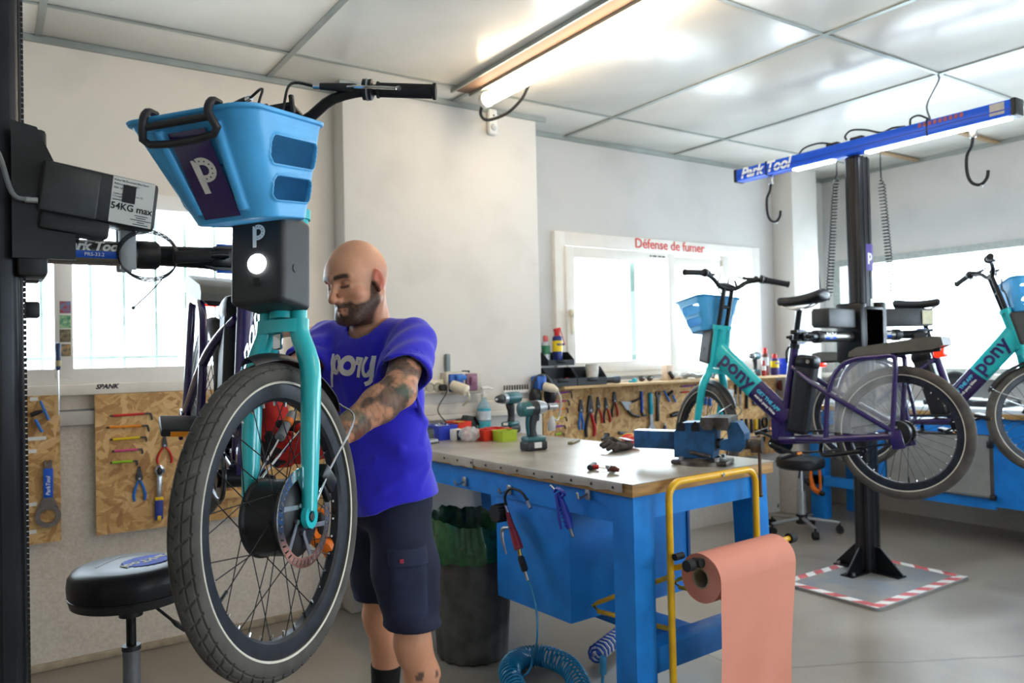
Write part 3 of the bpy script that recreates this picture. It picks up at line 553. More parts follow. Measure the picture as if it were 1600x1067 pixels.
    lb, ld = horseshoe_p(.048, fm @ Matrix.Translation((.008, .043, .0012))); lb.build('logo', PRINTW, hx, label='white logo'); ld.build('logo_dots', BLACK, hx)
    b = MB(fm); b.lathe([(.004, .004), (.019, .0035), (.021, .000), (.021, -.004)], 24, Matrix.Translation((.004, -.016, 0)), caps=True); b.build('headlamp', mat('lamp_on', '#ffffff', .2, emit='#ffffff', estr=9) if lamp else WHITE, hx)
    MB(fm).box((.004, -.056, .0005), (.013, .018, .002)).build('sensor', BLACK, hx); MB(S @ hb).cyl((.01, .0635, -.02), (.01, .0655, -.02), .009, n=14).build('plug', BLACK, hx)
    # ---- basket
    bk = S @ Matrix.Translation(Vector((1.022, 0, .615))) @ Matrix.Diagonal((.92, .92, .84, 1))
    v, f = basket_mesh(); bo = link('basket', np_mesh('basket', v, f, BASKET, None, bk, 1), root)
    fn_ = Vector((1, 0, -.44)).normalized(); up_ = Vector((.103, 0, .235)).normalized()
    fm = bk @ basis(Vector((.1075, 0, .008)) + up_ * .105 + Vector((1, 0, -.44)).normalized() * .0035, (0, 1, 0), up_)
    b = MB(fm); b.box((0, 0, 0), (.088, .205, .002), None, .0009); b.build('badge', PURPLE, bo, label='purple badge with white p'); lb, ld = horseshoe_p(.082, fm @ Matrix.Translation((.006, .0, .0015))); lb.build('badge_letter', mat('worn_white', '#d9d4cf', .6), bo); ld.build('badge_dots', BLACK, bo)
    b = MB(bk); hz = .20
    hp = [(.180, -.075, hz + .045), (.205, -.075, hz + .047), (.222, -.075, hz + .02), (.212, -.075, hz - .025), (.212, .075, hz - .025), (.222, .075, hz + .02), (.205, .075, hz + .047), (.180, .075, hz + .045)]
    b.tube(hp, .0085, 10, sub=3); b.tube([(.217, -.075, hz + .012), (.217, .075, hz + .012)], .0085, 10); b.build('handle', mat('handle_black', '#26262a', .5, 0, .1, 30, .3, 300), bo)
    for k, (x, z) in enumerate(((-.06, .14), (-.02, .15), (.03, .155), (-.085, .13))): MB(bk).ball((x + .03, -.122 - .02 * (z - .13) / .1, z), (.007, .005, .007), n=10).build('bolt', CHROME, bo)
    # ---- stem, bar, grips, levers
    b = MB(S)
    for s in (1, -1): b.cyl(axp(.615) + Lf * s * .026, axp(.845) + Lf * s * .026, .0125, n=12)
    b.box(axp(.74), (.02, .05, .018), None, .004); b.build('stem', BLACKMETAL, root)
    hc = axp(.845); bar = [hc + Vector((-.085, -.30, .040)), hc + Vector((-.06, -.20, .055)), hc + Vector((-.02, -.115, .042)), hc + Vector((0, -.045, .0)), hc + Vector((0, .045, .0)), hc + Vector((-.02, .115, .042)), hc + Vector((-.06, .20, .055)), hc + Vector((-.085, .30, .040))]
    ho = MB(S).tube(bar, .0125, 12, sub=4).build('handlebar', BLACKMETAL, root)
    for s in (1, -1):
        g0 = hc + Vector((-.062, s * .205, .0545)); g1 = hc + Vector((-.093, s * .335, .036)); d = (g1 - g0).normalized()
        b = MB(S); b.tube([g0, g0 + d * .004, g0 + d * .006, g1 - d * .008, g1 - d * .006, g1], [.019, .019, .0165, .0165, .019, .019], 16); b.build('grip', RUBBER, ho)
        q = g0 - d * .022; b = MB(S); b.tube([q - d * .012, q - d * .010, q + d * .010, q + d * .014], [.017, .024, .024, .017], 16); b.build('shifter', BLACK, ho); b = MB(S); b.tube([q - d * .001, q + d * .003], [.0255, .0255], 16); b.build('shifter_ring', LIGHTGREY, ho)
        q2 = g0 - d * .055; fw = Vector((.9604, 0, -.05)); b = MB(S); b.tube([q2, q2 + fw * .022 + d * .0, q2 + fw * .034 - d * .03, q2 + fw * .036 - d * .06], [.014, .011, .009, .008], 10, sub=4); b.build('brake_body', BLACK, ho)
        b = MB(S); b.tube([q2 + fw * .03, q2 + fw * .048 + d * .03, q2 + fw * .05 + d * .075, q2 + fw * .042 + d * .11, q2 + fw * .046 + d * .122], [.007, .006, .0055, .0055, .008], 8, sub=4, flat=.7); b.build('brake_lever', CHROME, ho)
        b = MB(S); b.tube([q2 + fw * .036 - d * .058, q2 + fw * .036 - d * .075], .0075, 10); b.build('barrel', CHROME, ho)
        b = MB(S); e = q2 + fw * .036 - d * .07; b.tube([e, e - d * .05 + Vector((.01, 0, .002)), hc + Vector((.06, s * .03, .02)), hc + Vector((.055, -s * .01, -.07)), axp(.72) + F_ * .04, axp(.60) + F_ * .03], .0032, 8, sub=6); b.build('cable', BLACK, ho)
    b = MB(S); b.box(hc + Vector((.02, 0, .022)), (.05, .085, .012), (0, -25, 0), .003); b.box(hc + Vector((.045, .045, .03)), (.012, .01, .04), None, .003); b.box(hc + Vector((-.005, -.045, .03)), (.012, .01, .045), (0, 30, 0), .003); b.build('phone_holder', BLACK, ho)
    # ---- frame
    hm = basis(axp(.52), (1, 0, 0), Lf)
    MB().cyl(axp(.405), axp(.63), .029, n=24).build('head_tube', TEAL, root)
    d0 = Vector((.935, 0, .485)); d1 = Vector((.735, 0, .265)); d2 = Vector((.585, 0, .105)); dd = (d2 - d0).normalized(); un = Vector((-dd.z, 0, dd.x)); un = un if un.z > 0 else -un
    dt = MB().tube([d0 + dd * -.015, d0 + dd * .05, d1], [.033, .031, .030], 24, flat=2.05, up=un).build('down_tube', TEAL, root)
    MB().tube([d1, d2 - dd * .02, d2 + dd * .03], [.0301, .0295, .028], 24, flat=2.03, up=un).build('lower_tube', PURPLE, root)
    for s in (1, -1):
        xx = dd * -1 if s > 0 else dd; yy = un
        tm = basis(d0 + dd * .165 + Lf * s * .0312, xx if s < 0 else -xx, yy) if False else basis(d0 + dd * .165 + Lf * s * .0315, dd if s > 0 else -dd, un)
        # text must read left to right seen from that side
        zdir = Vector(tm.col[2][:3])
        MB(tm).text('pony', .118, Matrix.Translation((0, .012, 0)), .0012, off=.003, spacing=1.02).build('lettering', PURPLE, dt, label='dark purple lettering')
        tm2 = basis(d1 + dd * .105 + Lf * s * .0305, dd if s > 0 else -dd, un); b = MB(tm2); b.text('GET THE APP', .028, Matrix.Translation((0, .015, 0)), .001, off=.0007); b.build('lettering', mat('cyan_print', '#4fc9f0', .5), root); b = MB(tm2); b.text('search pony bikes', .021, Matrix.Translation((0, -.014, 0)), .001, off=.0004); b.build('lettering', PRINTW, root)
    s0 = Vector((.617, 0, -.035)); s1 = Vector((.485, 0, .475))
    MB().tube([s0, s1], .022, 16).build('seat_tube', PURPLE, root)
    MB().prism([(.60, .16), (.50, .09), (.56, -.02), (.66, -.03), (.655, .09)], -.016, .016, rotm((90, 0, 0))).build('gusset', PURPLE, root)
    MB().box((.37, 0, -.02), (.52, .055, .045), (0, .3, 0), .012).build('main_beam', PURPLE, root)
    for s in (1, -1):
        y = s * .068
        MB().tube([(.52, s * .022, -.015), (.40, s * .05, -.018), (.30, y, -.018), (.02, y, -.012)], .017, 12, sub=4).build('chainstay', PURPLE, root)
        MB().tube([(.50, s * .018, .365), (.42, s * .05, .300), (.30, y, .208), (.02, y, .012)], .0135, 12, sub=4).build('seatstay', PURPLE, root)
        MB().tube([(.345, y, -.01), (.330, y, .10), (.305, y, .22), (.25, y, .325), (.165, y, .372), (.05, y, .375), (-.02, y, .372), (-.032, y, .33), (-.005, y, .16), (.02, y, .0)], .0125, 12, sub=5).build('rack_loop', PURPLE, root)
        g = [(.335, .02), (.315, .19), (.26, .31), (.17, .36), (-.02, .36), (-.025, .32), (.0, .15), (.02, .03), (.16, .0)]
        MB(Matrix.Translation((0, s * .060, 0))).prism(g, -.001, .001, rotm((90, 0, 0))).build('skirt_guard', CLEAR, root)
        MB().box((.0, s * .078, -.03), (.06, .014, .09), (0, 8, 0), .005).build('dropout', PURPLE, root)
    # ---- rack pad, tail lamp
    b = MB(); b.prism([(.185, .388), (.18, .412), (.14, .432), (-.20, .448), (-.245, .438), (-.25, .40), (-.20, .385)], -.072, .072, rotm((90, 0, 0)) @ Matrix.Diagonal((1, 1, 1, 1)))
    b.build('rack_pad', PADG, root, ang=25); MB().box((-.03, 0, .380), (.40, .10, .016), None, .005).build('pad_base', BLACK, root)
    MB().box((-.215, 0, .366), (.05, .075, .042), None, .012).build('tail_lamp', mat('tail_lamp_red', '#d8160c', .25, emit='#ff2a10', estr=1.6), root)
    # ---- battery, seat post, saddle
    bd = (s1 - s0).normalized(); bm_ = basis(s0 + bd * .255 + Vector((-.085, 0, .0)), (bd.z, 0, -bd.x), (0, 1, 0))
    def bat(X, Y, Z): return sd_rbox(X, Y, Z, (.052, .045, .205 + 0 * X), .02)
    sdf_obj('battery', bat, (-.06, -.05, -.21), (.06, .05, .21), .006, BLACK, root, M=bm_, smooth=2)
    b = MB(bm_); b.box((.0, 0, .175), (.115, .10, .075), None, .025); b.build('battery_lock', BLACKMETAL, root)
    MB().cyl((.40, .048, .385), (.40, .056, .385), .010, n=12).build('lock_button', CHROME, root)
    sp1 = s1 + bd * .20; MB().cyl(s1 - bd * .03, sp1, .0148, n=14).build('seat_post', mat('post_black', '#1a1b1d', .3, .6), root)
    b = MB(); b.cyl(s1 - bd * .012, s1 + bd * .012, .026, n=16); b.tube([s1 + Vector((.02, .02, 0)), s1 + Vector((.035, .03, -.03)), s1 + Vector((.038, .028, -.085))], .0055, 8, sub=3); b.build('seat_clamp', BLACKMETAL, root)
    if saddle:
        def sad(X, Y, Z):
            t = np.clip((X + .14) / .27, 0, 1); w_ = .020 + .060 * (1 - t) ** 1.6 + .006 * np.clip(1 - t * 3, 0, 1); zc = .012 * (2 * t - 1) ** 2 + .014 * (1 - t) ** 2; h_ = .024 + .012 * (1 - t); d = np.sqrt((Y / w_) ** 2 + ((Z - zc) / h_) ** 2) - 1; d = d * .022; return smax(smax(d, np.maximum(X - .13, -.14 - X), .025), -(Z + .02), .006)
        sdf_obj('saddle', sad, (-.15, -.095, -.045), (.14, .095, .075), .0045, mat('saddle_black', '#141416', .38, 0, .05, 40), root, M=Matrix.Translation(sp1 + Vector((-.01, 0, .038))) @ rotm((0, -2, 0)), smooth=4)
        b = MB()
        for s in (1, -1): b.tube([sp1 + Vector((.10, s * .008, .03)), sp1 + Vector((.04, s * .022, .004)), sp1 + Vector((-.05, s * .022, .004)), sp1 + Vector((-.11, s * .035, .03))], .0035, 8, sub=4)
        b.box(sp1, (.035, .05, .02), None, .005); b.build('saddle_rail', STEEL, root)
    # ---- cranks, pedals, chain case, kickstand
    bb = Vector((.640, 0, -.035)); MB().cyl(bb + Lf * .06, bb - Lf * .06, .024, n=16).build('bottom_bracket', BLACKMETAL, root)
    for s, an in ((1, R(crank)), (-1, R(crank + 180))):
        e = bb + Vector((math.cos(an) * .15, s * .085, math.sin(an) * .15)); b = MB(); b.tube([bb + Lf * s * .068, bb + Lf * s * .075, e], [.016, .014, .012], 10, flat=.6); b.build('crank', BLACKMETAL, root)
        po = MB().box(e + Lf * s * .06, (.085, .095, .022), (0, 15, 0), .006).build('pedal', BLACK, root); MB().box(e + Lf * s * .06 + Vector((.043, 0, -.012)), (.004, .05, .013), (0, 15, 0)).build('reflector', mat('amber', '#e88a14', .3), po); MB().box(e + Lf * s * .06 + Vector((-.043, 0, .012)), (.004, .05, .013), (0, 15, 0)).build('reflector', MATS['amber'], po)
    b = MB(); b.tube([bb + Vector((0, -.05, .05)), bb + Vector((-.3, -.05, .055)), (.0, -.055, .05), (-.04, -.055, .0), (.0, -.055, -.045), bb + Vector((-.3, -.05, -.05)), bb + Vector((0, -.05, -.055)), bb + Vector((.055, -.05, 0))], .006, 6, closed=True, sub=5); b.build('chain', DARKSTEEL, root)
    b = MB(); b.lathe([(.02, -.052), (.06, -.052), (.066, -.050), (.06, -.048), (.02, -.048)], 28, Matrix.Translation(bb) @ rotm((90, 0, 0)) @ Matrix.Diagonal((1, 1, -1, 1)), closed=True); b.build('chainring', BLACKMETAL, root)
    b = MB(); b.tube([(.40, .0, -.055), (.38, .06, -.085), (.33, .105, -.095), (.15, .115, -.075)], .012, 10, sub=4); b.lathe([(.006, 0), (.017, 0), (.017, .02), (.006, .02)], 16, Matrix.Translation((.148, .105, -.075)) @ rotm((-90, 0, 0)), closed=True); b.build('kickstand', BLACKMETAL, root)
    return root
def bike_matrix(front, fwd, pitch=0, roll=0):        # placed by its front hub; positive pitch: nose down; positive roll: leans to the rider's left
    f_ = Vector(fwd).normalized(); l_ = Vector((-f_.y, f_.x, 0)); M = Matrix((f_, l_, Vector((0, 0, 1)))).transposed().to_4x4()
    return Matrix.Translation(front) @ M @ Matrix.Rotation(R(pitch), 4, 'Y') @ Matrix.Rotation(R(-roll), 4, 'X') @ Matrix.Translation(-AX0)
POST_PT = Vector((.4718, 0, .524))                   # where the repair stand grips the seat post (bike frame)
fw1 = Vector((-.091, -.9955, 0)); MB1 = bike_matrix(atd(436, 808, 1.64), fw1, 8, 4)
B1 = make_bike('electric bike with blue basket clamped in front of the man, front wheel nearest the viewer', MB1, -45, True, -50)
fw2 = Vector((-.2125, .977, 0)); MB2 = bike_matrix(Vector((3.465, 3.163, .85)), fw2, 5)
B2 = make_bike('electric bike hanging in the right stand behind the vise, shown from the side', MB2, -29, False)
MB3 = bike_matrix(Vector((5.04, 2.01, .93)), -fw2, -2); B3 = make_bike('electric bike cut off by the right edge of the picture, behind the lift post', MB3, 30, False)
# ================================================================== REPAIR STANDS (motor lift posts)
BOXG = mat('motor_box_grey', '#37383a', .45, .2, .08, 25); BOXD = mat('box_dark', '#232426', .5, .1, .1, 25); ARMM = mat('arm_brushed', '#8d8983', .3, .9, .1, 12, stretch=(1, 8, 8)); LABELW = mat('label_white', '#e3e3de', .5, 0, .02, 10)
POSTM = mat('post_black_anodised', '#2a2b2f', .36, .55, .1, 10)
def helix(b, p0, p1, r, turns, wr, taper=.06):
    p0 = Vector(p0); p1 = Vector(p1); F_ = frame_z(p1 - p0); L_ = (p1 - p0).length; n = int(turns * 9); pts = []
    for i in range(n + 1):
        t = i / n; a = 2 * PI * turns * t; k = min(1, t / taper, (1 - t) / taper); sag = Vector((0, 0, 0)); pts.append(p0 + F_.to_3x3() @ Vector((math.cos(a) * r * k, math.sin(a) * r * k, t * L_)))
    return b.tube(pts, wr, 5)
def post(t, cx, cy, z0, z1, wx, wy, chain_sides, gus=True):
    b = MB(); b.box((cx, cy, (z0 + z1) / 2), (wx, wy, z1 - z0), None, .02, seg=3); b.build('post', POSTM, t)
    b = MB()
    for s in (-1, 1): b.box((cx + s * wx * .18, cy - wy / 2, (z0 + z1) / 2), (.004, .006, z1 - z0 - .01)); b.box((cx + s * wx / 2, cy - wy * .3, (z0 + z1) / 2), (.006, .006, z1 - z0 - .01), None, .002)
    b.build('groove_rail', BLACK, t)
    for s in chain_sides:
        x = cx + s * (wx / 2 + .004); b = MB(); b.box((x - s * .002, cy, (z0 + z1) / 2), (.006, .034, z1 - z0 - .04)); b.build('chain_track', DARKSTEEL, t)
        b = MB(); z = z0 + .03
        while z < z1 - .03: b.box((x + s * .003, cy, z), (.007, .022, .0092), None); z += .0127
        b.build('chain', mat('chain_grey', '#332e2a', .6, .4), t)
    if gus:
        for dx, dy in ((-1, 0), (1, 0), (0, -1), (0, 1)):
            d = Vector((dx, dy, 0)); q = Vector((cx, cy, z0)) + d * ((wx if dx else wy) / 2); side = Vector((-dy, dx, 0))
            b = MB(); b.prism([(0, 0), (.16, 0), (.16, .02), (.03, .15), (0, .15)], -.005, .005, basis(q, d, (0, 0, 1))); b.box(q + d * .08 + Vector((0, 0, .004)), (.16 if dx else .08, .16 if dy else .08, .008)); b.build('gusset', BLACKMETAL, t)
            MB().cyl(q + d * .13 + side * .025 + Vector((0, 0, .008)), q + d * .13 + side * .025 + Vector((0, 0, .024)), .011, n=6).build('bolt', STEEL, t)
def base_plate(t, x0, x1, y0, y1):
    r = .04; poly = []
    for cx, cy, a0 in ((x1 - r, y1 - r, 0), (x0 + r, y1 - r, 90), (x0 + r, y0 + r, 180), (x1 - r, y0 + r, 270)): poly += [(cx + r * math.cos(R(a0 + k * 18)), cy + r * math.sin(R(a0 + k * 18))) for k in range(6)]
    pl = MB().prism(poly, 0, .016).build('base_plate', mat('plate_grey', '#7d8087', .45, .2, .15, 7, .1, 60, hex2='#8f8a80'), t, ang=20)
    TW, TR = mat('tape_white', '#dcd8d4', .6, 0, .08, 25), mat('tape_red', '#c55a5e', .6, 0, .15, 18)
    w_ = .055
    for (a, b_, n) in (((x0 + .01, y0 + .01), (x1 - .01, y0 + .01), (0, 1)), ((x0 + .01, y1 - .01), (x1 - .01, y1 - .01), (0, -1)), ((x0 + .01, y0 + w_), (x0 + .01, y1 - w_), (1, 0)), ((x1 - .01, y0 + w_), (x1 - .01, y1 - w_), (-1, 0))):
        a = Vector((*a, 0)); e = Vector((*b_, 0)); d = (e - a).normalized(); n = Vector((*n, 0)); L_ = (e - a).length; k = int(L_ / .075); st = L_ / k
        MB().prism([tuple(q.xy) for q in (a, e, e + n * w_, a + n * w_)], .016, .0168).build('tape', TW, pl)
        for i in range(k):
            if i % 2 == 0:
                s0 = min(i * st + .02, L_ - .03); q = [a + d * s0, a + d * min(s0 + st, L_), a + d * max(0, min(s0 + st - w_ * .8, L_)) + n * w_, a + d * max(0, s0 - w_ * .8) + n * w_]; MB().prism([tuple(v.xy) for v in q], .0168, .0174).build('tape_stripe', TR, pl)
def clamp_head(t, p, d, up=(0, 0, 1)):               # jaw pair gripping a seat post at p, arm coming along d
    d = Vector(d).normalized(); M = basis(p, d, up) @ Matrix.Diagonal((.76, 1, 1, 1)); c = MB(M)
    c.tube([(-.36, 0, 0), (-.30, 0, 0), (-.29, 0, 0)], [.036, .036, .030], 20); c.build('collar', BLACK, t); c = MB(M)
    c.tube([(-.30, 0, 0), (-.17, 0, .0), (-.12, 0, 0)], [.026, .028, .03], 16); c.box((-.085, 0, .0), (.09, .05, .06), None, .012); c.build('clamp_body', BLACKMETAL, t)
    for s in (1, -1):
        c = MB(M); c.prism([(-.20, .012), (-.10, .032), (.028, .036), (.034, .020), (-.06, .014), (-.19, .004)], -.018, .018, rotm((90, 0, 0)) @ Matrix.Diagonal((1, s, 1, 1)) if False else Matrix.Diagonal((1, s, 1, 1))); c.build('jaw', BLACKMETAL, t)
        c = MB(M); c.box((.0, s * .019, 0), (.05, .010, .045), None, .003); c.build('jaw_pad', RUBBER, t)
        c = MB(M); c.box((-.07, s * .035, .0), (.07, .006, .022), None, .002); c.build('jaw_sticker', PARKBLUE, t)
    c = MB(M); c.cyl((-.09, 0, .02), (-.09, 0, .085), .007, n=10); c.tube([(-.09, 0, .082), (-.12, 0, .084), (-.23, -.01, .080)], .008, 10); c.build('lever', BLACKMETAL, t); c = MB(M); c.tube([(-.15, -.003, .083), (-.152, -.003, .083), (-.26, -.012, .079), (-.264, -.012, .079)], [.012, .016, .016, .012], 14); c.build('lever_grip', RUBBER, t)
    c = MB(M); c.tube([(-.13, 0, -.03), (-.10, 0, -.06), (-.05, 0, -.075), (-.035, .0, -.055)], .008, 10, sub=4); c.ball((-.035, 0, -.052), .013); c.build('quick_lever', BLACKMETAL, t)
def arm(t, a, b_, text=True, face=-1, lab='Park Tool'):
    a = Vector(a); b_ = Vector(b_); d = (b_ - a).normalized(); o = MB().cyl(a, b_ - d * .26, .031, n=24).build('clamp_arm', ARMM, t)
    if text:
        m_ = basis(a + d * ((b_ - a).length - .37) + Vector((0, 0, 0)), d if face < 0 else -d, (0, 0, 1)); c = MB(m_)
        def strip(z0, z1, x0, x1, mi=0, k=6):
            pts = [(x, z, math.sqrt(.0316 ** 2 - z * z)) for x in (x0, x1) for z in np.linspace(z0, z1, k)]; c.add(pts, [(i, i + k, i + k + 1, i + 1) for i in range(k - 1)], mi)
        strip(-.016, .001, -.075, .065); c.build('blue_band', PARKBLUE, o); c = MB(m_); c.text(lab, .031, Matrix.Translation((-.005, .012, .0300)), .001, .3, .0013); c.build('lettering', PRINTW, o); c = MB(m_); c.text('PRS-33.2', .012, Matrix.Translation((0, -.008, .0314)), .0006); c.build('lettering', PRINTW, o)
    return d
# ---------------- right stand
RP = Vector((4.40, 2.75, 0)); t = thing('repair_stand', 'black motor lift post on a striped floor plate, right side of the workshop', 'repair stand', 'motor lift repair stands')
base_plate(t, 3.79, 4.73, 2.32, 2.95); post(t, RP.x, RP.y, .016, 2.515, .13, .10, (-1, 1))
c2 = MB2 @ POST_PT; c3 = MB3 @ POST_PT
for (c, s) in ((c2, -1), (c3, 1)):
    zc = c.z; x0 = RP.x + s * .085
    MB().box((x0 + s * .02, RP.y, zc + .02), (.07, .17, .36), None, .015).build('carriage', BLACKMETAL, t)
    MB().box((x0 - s * .09, RP.y - .075, zc + .02), (.20, .025, .30), None, .01).build('carriage_plate', BLACKMETAL, t)
    a = Vector((x0, RP.y, zc)); d = arm(t, a, c, True, -1 if s > 0 else 1); clamp_head(t, c, d)
    m_ = basis(a + d * .20 + Vector((0, 0, .105)), d, (0, 0, 1)); bx_ = MB(m_); bx_.box((.06, 0, .0), (.36, .11, .10), None, .01); bo = bx_.build('motor_box', BOXG, t)
    MB(m_ @ Matrix.Translation((.175, 0, .056 * 1) ) if False else m_).box((.185, 0, .0565), (.09, .085, .09), None, .001) if False else None
    l_ = MB(m_); l_.box((.19, 0, -.0 ), (.085, .1105, .088)) if False else l_.box((.19, 0, .0556), (.085, .085, .001)); l_.build('box_label', mat('label_cream', '#d8d3b4', .6), bo)
MB().box((RP.x + .02, RP.y - .0515, 1.90), (.07, .003, .16), None, .001).build('sticker', mat('purple_sticker', '#5a4a9c', .5), t); MB().text('p', .09, facing_y((RP.x + .02, RP.y - .054, 1.91)), .0005, off=.003).build('sticker_letter', PRINTW, t)
MB().box((RP.x + .03, RP.y - .0525, 1.62), (.03, .002, .06)).build('sticker', LABELW, t)
# ---------------- overhead light bar of the right stand
t = thing('light_bar', 'long blue overhead bar with a light strip on top of the right post', 'light bar'); bx0, zb = 4.33, 2.56
by0, by1 = at(1586, 170, 'x', bx0).y, at(1152, 273, 'x', bx0).y
MB().box((bx0 + .02, (by0 + by1) / 2, zb), (.085, by1 - by0, .085), None, .012).build('beam', mat('bar_blue', '#1457d6', .35, .2, .04, 10), t)
MB().box((bx0 - .0235, (by0 + by1) / 2, zb - .008), (.004, by1 - by0 - .01, .006)).build('beam_rib', mat('bar_blue_rib', '#0f3fa6', .4), t)
for y in (by0, by1): MB().box((bx0 + .02, y, zb), (.088, .03, .09), None, .008).build('end_cap', BLACK, t)
LED = mat('led_strip', '#ffffff', .4, emit='#f4f9ff', estr=14)
MB().bx((bx0 - .005, by0 + .03, zb - .052), (bx0 + .045, RP.y - .10, zb - .042)).build('light_strip', LED, t, label='glowing white strip'); MB().bx((bx0 - .005, RP.y + .12, zb - .052), (bx0 + .045, by1 - .45, zb - .042)).build('light_strip', LED, t)
b = MB(); b.text('Park Tool', .098, basis((bx0 - .0237, by1 - .245, zb + .002), (0, -1, 0), (0, 0, 1)), .0012, .3, .003); b.build('lettering', PRINTW, t, label='white italic lettering')
b = MB()
for k in range(9): b.box((bx0 - .0237, by0 + .25 + k * .028, zb + .022), (.001, .018, .022), (12, 0, 0))
b.build('faded_print', mat('red_print2', '#a0505c', .5), t); MB().box((bx0 - .0237, by0 + .075, zb + .004), (.002, .07, .06)).build('sticker', mat('sticker_grey', '#b9b3ab', .5), t)
def bar_pt(px, dz=.045): q = at(px, 230, 'x', bx0); return Vector((bx0 + .02, q.y, zb + dz))
for pts in ([(1232, -.0), (1240, .02), (1252, .075), (1275, .085), (1296, .06), (1300, .045)], [(1320, .06), (1318, .085), (1328, .11), (1350, .09), (1375, .05), (1392, .06), (1412, .05)], [(1420, .05), (1422, .085), (1435, .09), (1452, .05)]): MB().tube([bar_pt(p, d) for p, d in pts], .006, 6, sub=5).build('cable', BLACK, t)
for p in (1299, 1337): MB().box(bar_pt(p, .052), (.04, .08, .02), None, .005).build('connector', BLACK, t)
for p in (1199, 1452): q = bar_pt(p, 0); MB().box(q, (.092, .008, .092), None, .003).build('cable_tie', BLACK, t)
q0 = bar_pt(1452, .05); MB().tube([q0, q0 + Vector((-.03, .0, .08)), q0 + Vector((.0, -.05, .2)), Vector((q0.x, q0.y - .05, ZC - .004))], .005, 6, sub=5).build('supply_cable', GREY, t)
# hooks hanging from the bar
for px, lab in ((1200, 'black hook hanging from the blue bar beside the white lettering'), (1518, 'black hook hanging from the outer end of the blue bar')):
    q = bar_pt(px, -.045); h = thing('hanging_hook', lab, 'hook', 'hooks under the light bar')
    MB().box(q + Vector((0, 0, -.028)), (.02, .035, .06), None, .004).build('hanger', STEEL, h); z = q.z - .05; Y = q.y
    MB().tube([(q.x, Y, z), (q.x, Y + .01, z - .05), (q.x, Y + .035, z - .10), (q.x, Y + .035, z - .19), (q.x, Y + .012, z - .245), (q.x, Y - .03, z - .262), (q.x, Y - .062, z - .235), (q.x, Y - .07, z - .195)], .0085, 10, sub=5).build('hook', RUBBER, h); MB().ball((q.x, Y - .035, z - .27), .008).build('hook_tip', STEEL, h)
# coiled cords from the bar down to the motor boxes
for (p0, e, lab) in ((1303, Vector((RP.x - .19, RP.y + .09, c2.z + .22)), 'black coiled cord left of the right post'), (1372, Vector((RP.x + .25, RP.y - .06, c3.z + .18)), 'black coiled cord right of the right post')):
    q = bar_pt(p0, -.05); b = MB(); z0 = q.z - (.08 if p0 < 1350 else .16); b.tube([q, Vector((q.x, q.y, z0))], .004, 6); helix(b, (q.x, q.y, z0), e, .019, 40, .0036); one('spiral_cable', b, BLACK, lab, 'cord', 'coiled cords of the lift stands')
# ---------------- left stand (near)
c1 = MB1 @ POST_PT; YA = c1.y; xr = at(45, 600, 'y', YA - .05).x; lp = Vector((xr - .065 - .012, YA, 0))
t = thing('repair_stand', 'black motor lift post at the left edge of the picture holding the near bike', 'repair stand', 'motor lift repair stands')
base_plate(t, lp.x - .80, lp.x + .075, YA - .32, YA + .32); post(t, lp.x, lp.y, .016, 2.78, .13, .10, (-1, 1), False)
ya = c1.y; a = Vector((lp.x + .07, ya, c1.z)); d = arm(t, a, c1, True, -1); clamp_head(t, c1, d)
zb1 = c1.z
MB().prism([(0, -.03), (.125, -.03), (.125, .10), (.05, .27), (0, .28)], -.006, .006, basis((xr - .03, ya - .085, zb1), (1, 0, 0), (0, 0, 1))).build('carriage_plate', BOXD, t); MB().box((xr + .01, ya, zb1 + .1), (.06, .16, .34), None, .01).build('carriage', BOXD, t)
m_ = Matrix.Translation(Vector((xr + .145, ya - .055, zb1 + .122))) @ rotm((0, 7, 6)) @ Matrix.Diagonal((.76, .8, .82, 1))
b = MB(m_); b.box((0, 0, 0), (.33, .11, .145), None, .014); mo = b.build('motor_box', BOXG, t); MB(m_).box((-.085, -.012, -.005), (.155, .10, .135), None, .008).build('box_cover', mat('box_mid', '#3b3c3e', .45, .2), mo); MB(m_).box((-.06, -.01, -.095), (.19, .08, .05), None, .01).build('box_foot', BOXD, mo)
lm = m_ @ facing_y((.088, -.0555, .0)); MB(lm).box((0, 0, 0), (.125, .135, .001)).build('label', LABELW, mo, label='white rating label')
b = MB(lm); z = .0012
for i, (tx, sz, y) in enumerate((('Power lift Electrique Bike Stand', .0078, .058), ('Reference: PRS-33.2EU', .0078, .047), ('S/N: 18', .0085, .035), ('Conforme aux directives CE', .0075, .018), ('/ Compliant with', .0075, .010), ('2006/42/CE  2014/30/UE', .0065, .000))): b.text(tx, sz, Matrix.Translation((-.058, y, z)), .0002, align='LEFT', res=1)
b.text('54KG max', .028, Matrix.Translation((0, -.019, z)), .0003, off=.0005); 
for i, w_ in enumerate((.04, .03, .062, .022, .045)): b.box((.03, -.036 - i * .0065, z), (w_, .002, .0003))
b.build('label_print', PRINTK, mo); MB(lm).box((-.012, .022, .0016), (.038, .052, .0008)).build('black_patch', PRINTK, mo)
MB().cyl((xr - .005, ya - .10, zb1 + .10), (xr + .02, ya - .10, zb1 + .10), .008, n=10).build('plug', STEEL, t)
MB().tube([(xr + .0, ya - .10, zb1 + .10), (xr - .03, ya - .12, zb1 + .11), (xr - .06, ya - .14, zb1 + .20), (xr - .11, ya - .14, zb1 + .21), (xr - .16, ya - .13, zb1 + .12), (xr - .15, ya - .12, zb1 - .02)], .0055, 8, sub=6).build('motor_cable', mat('grey_cable', '#6f7273', .5), t)
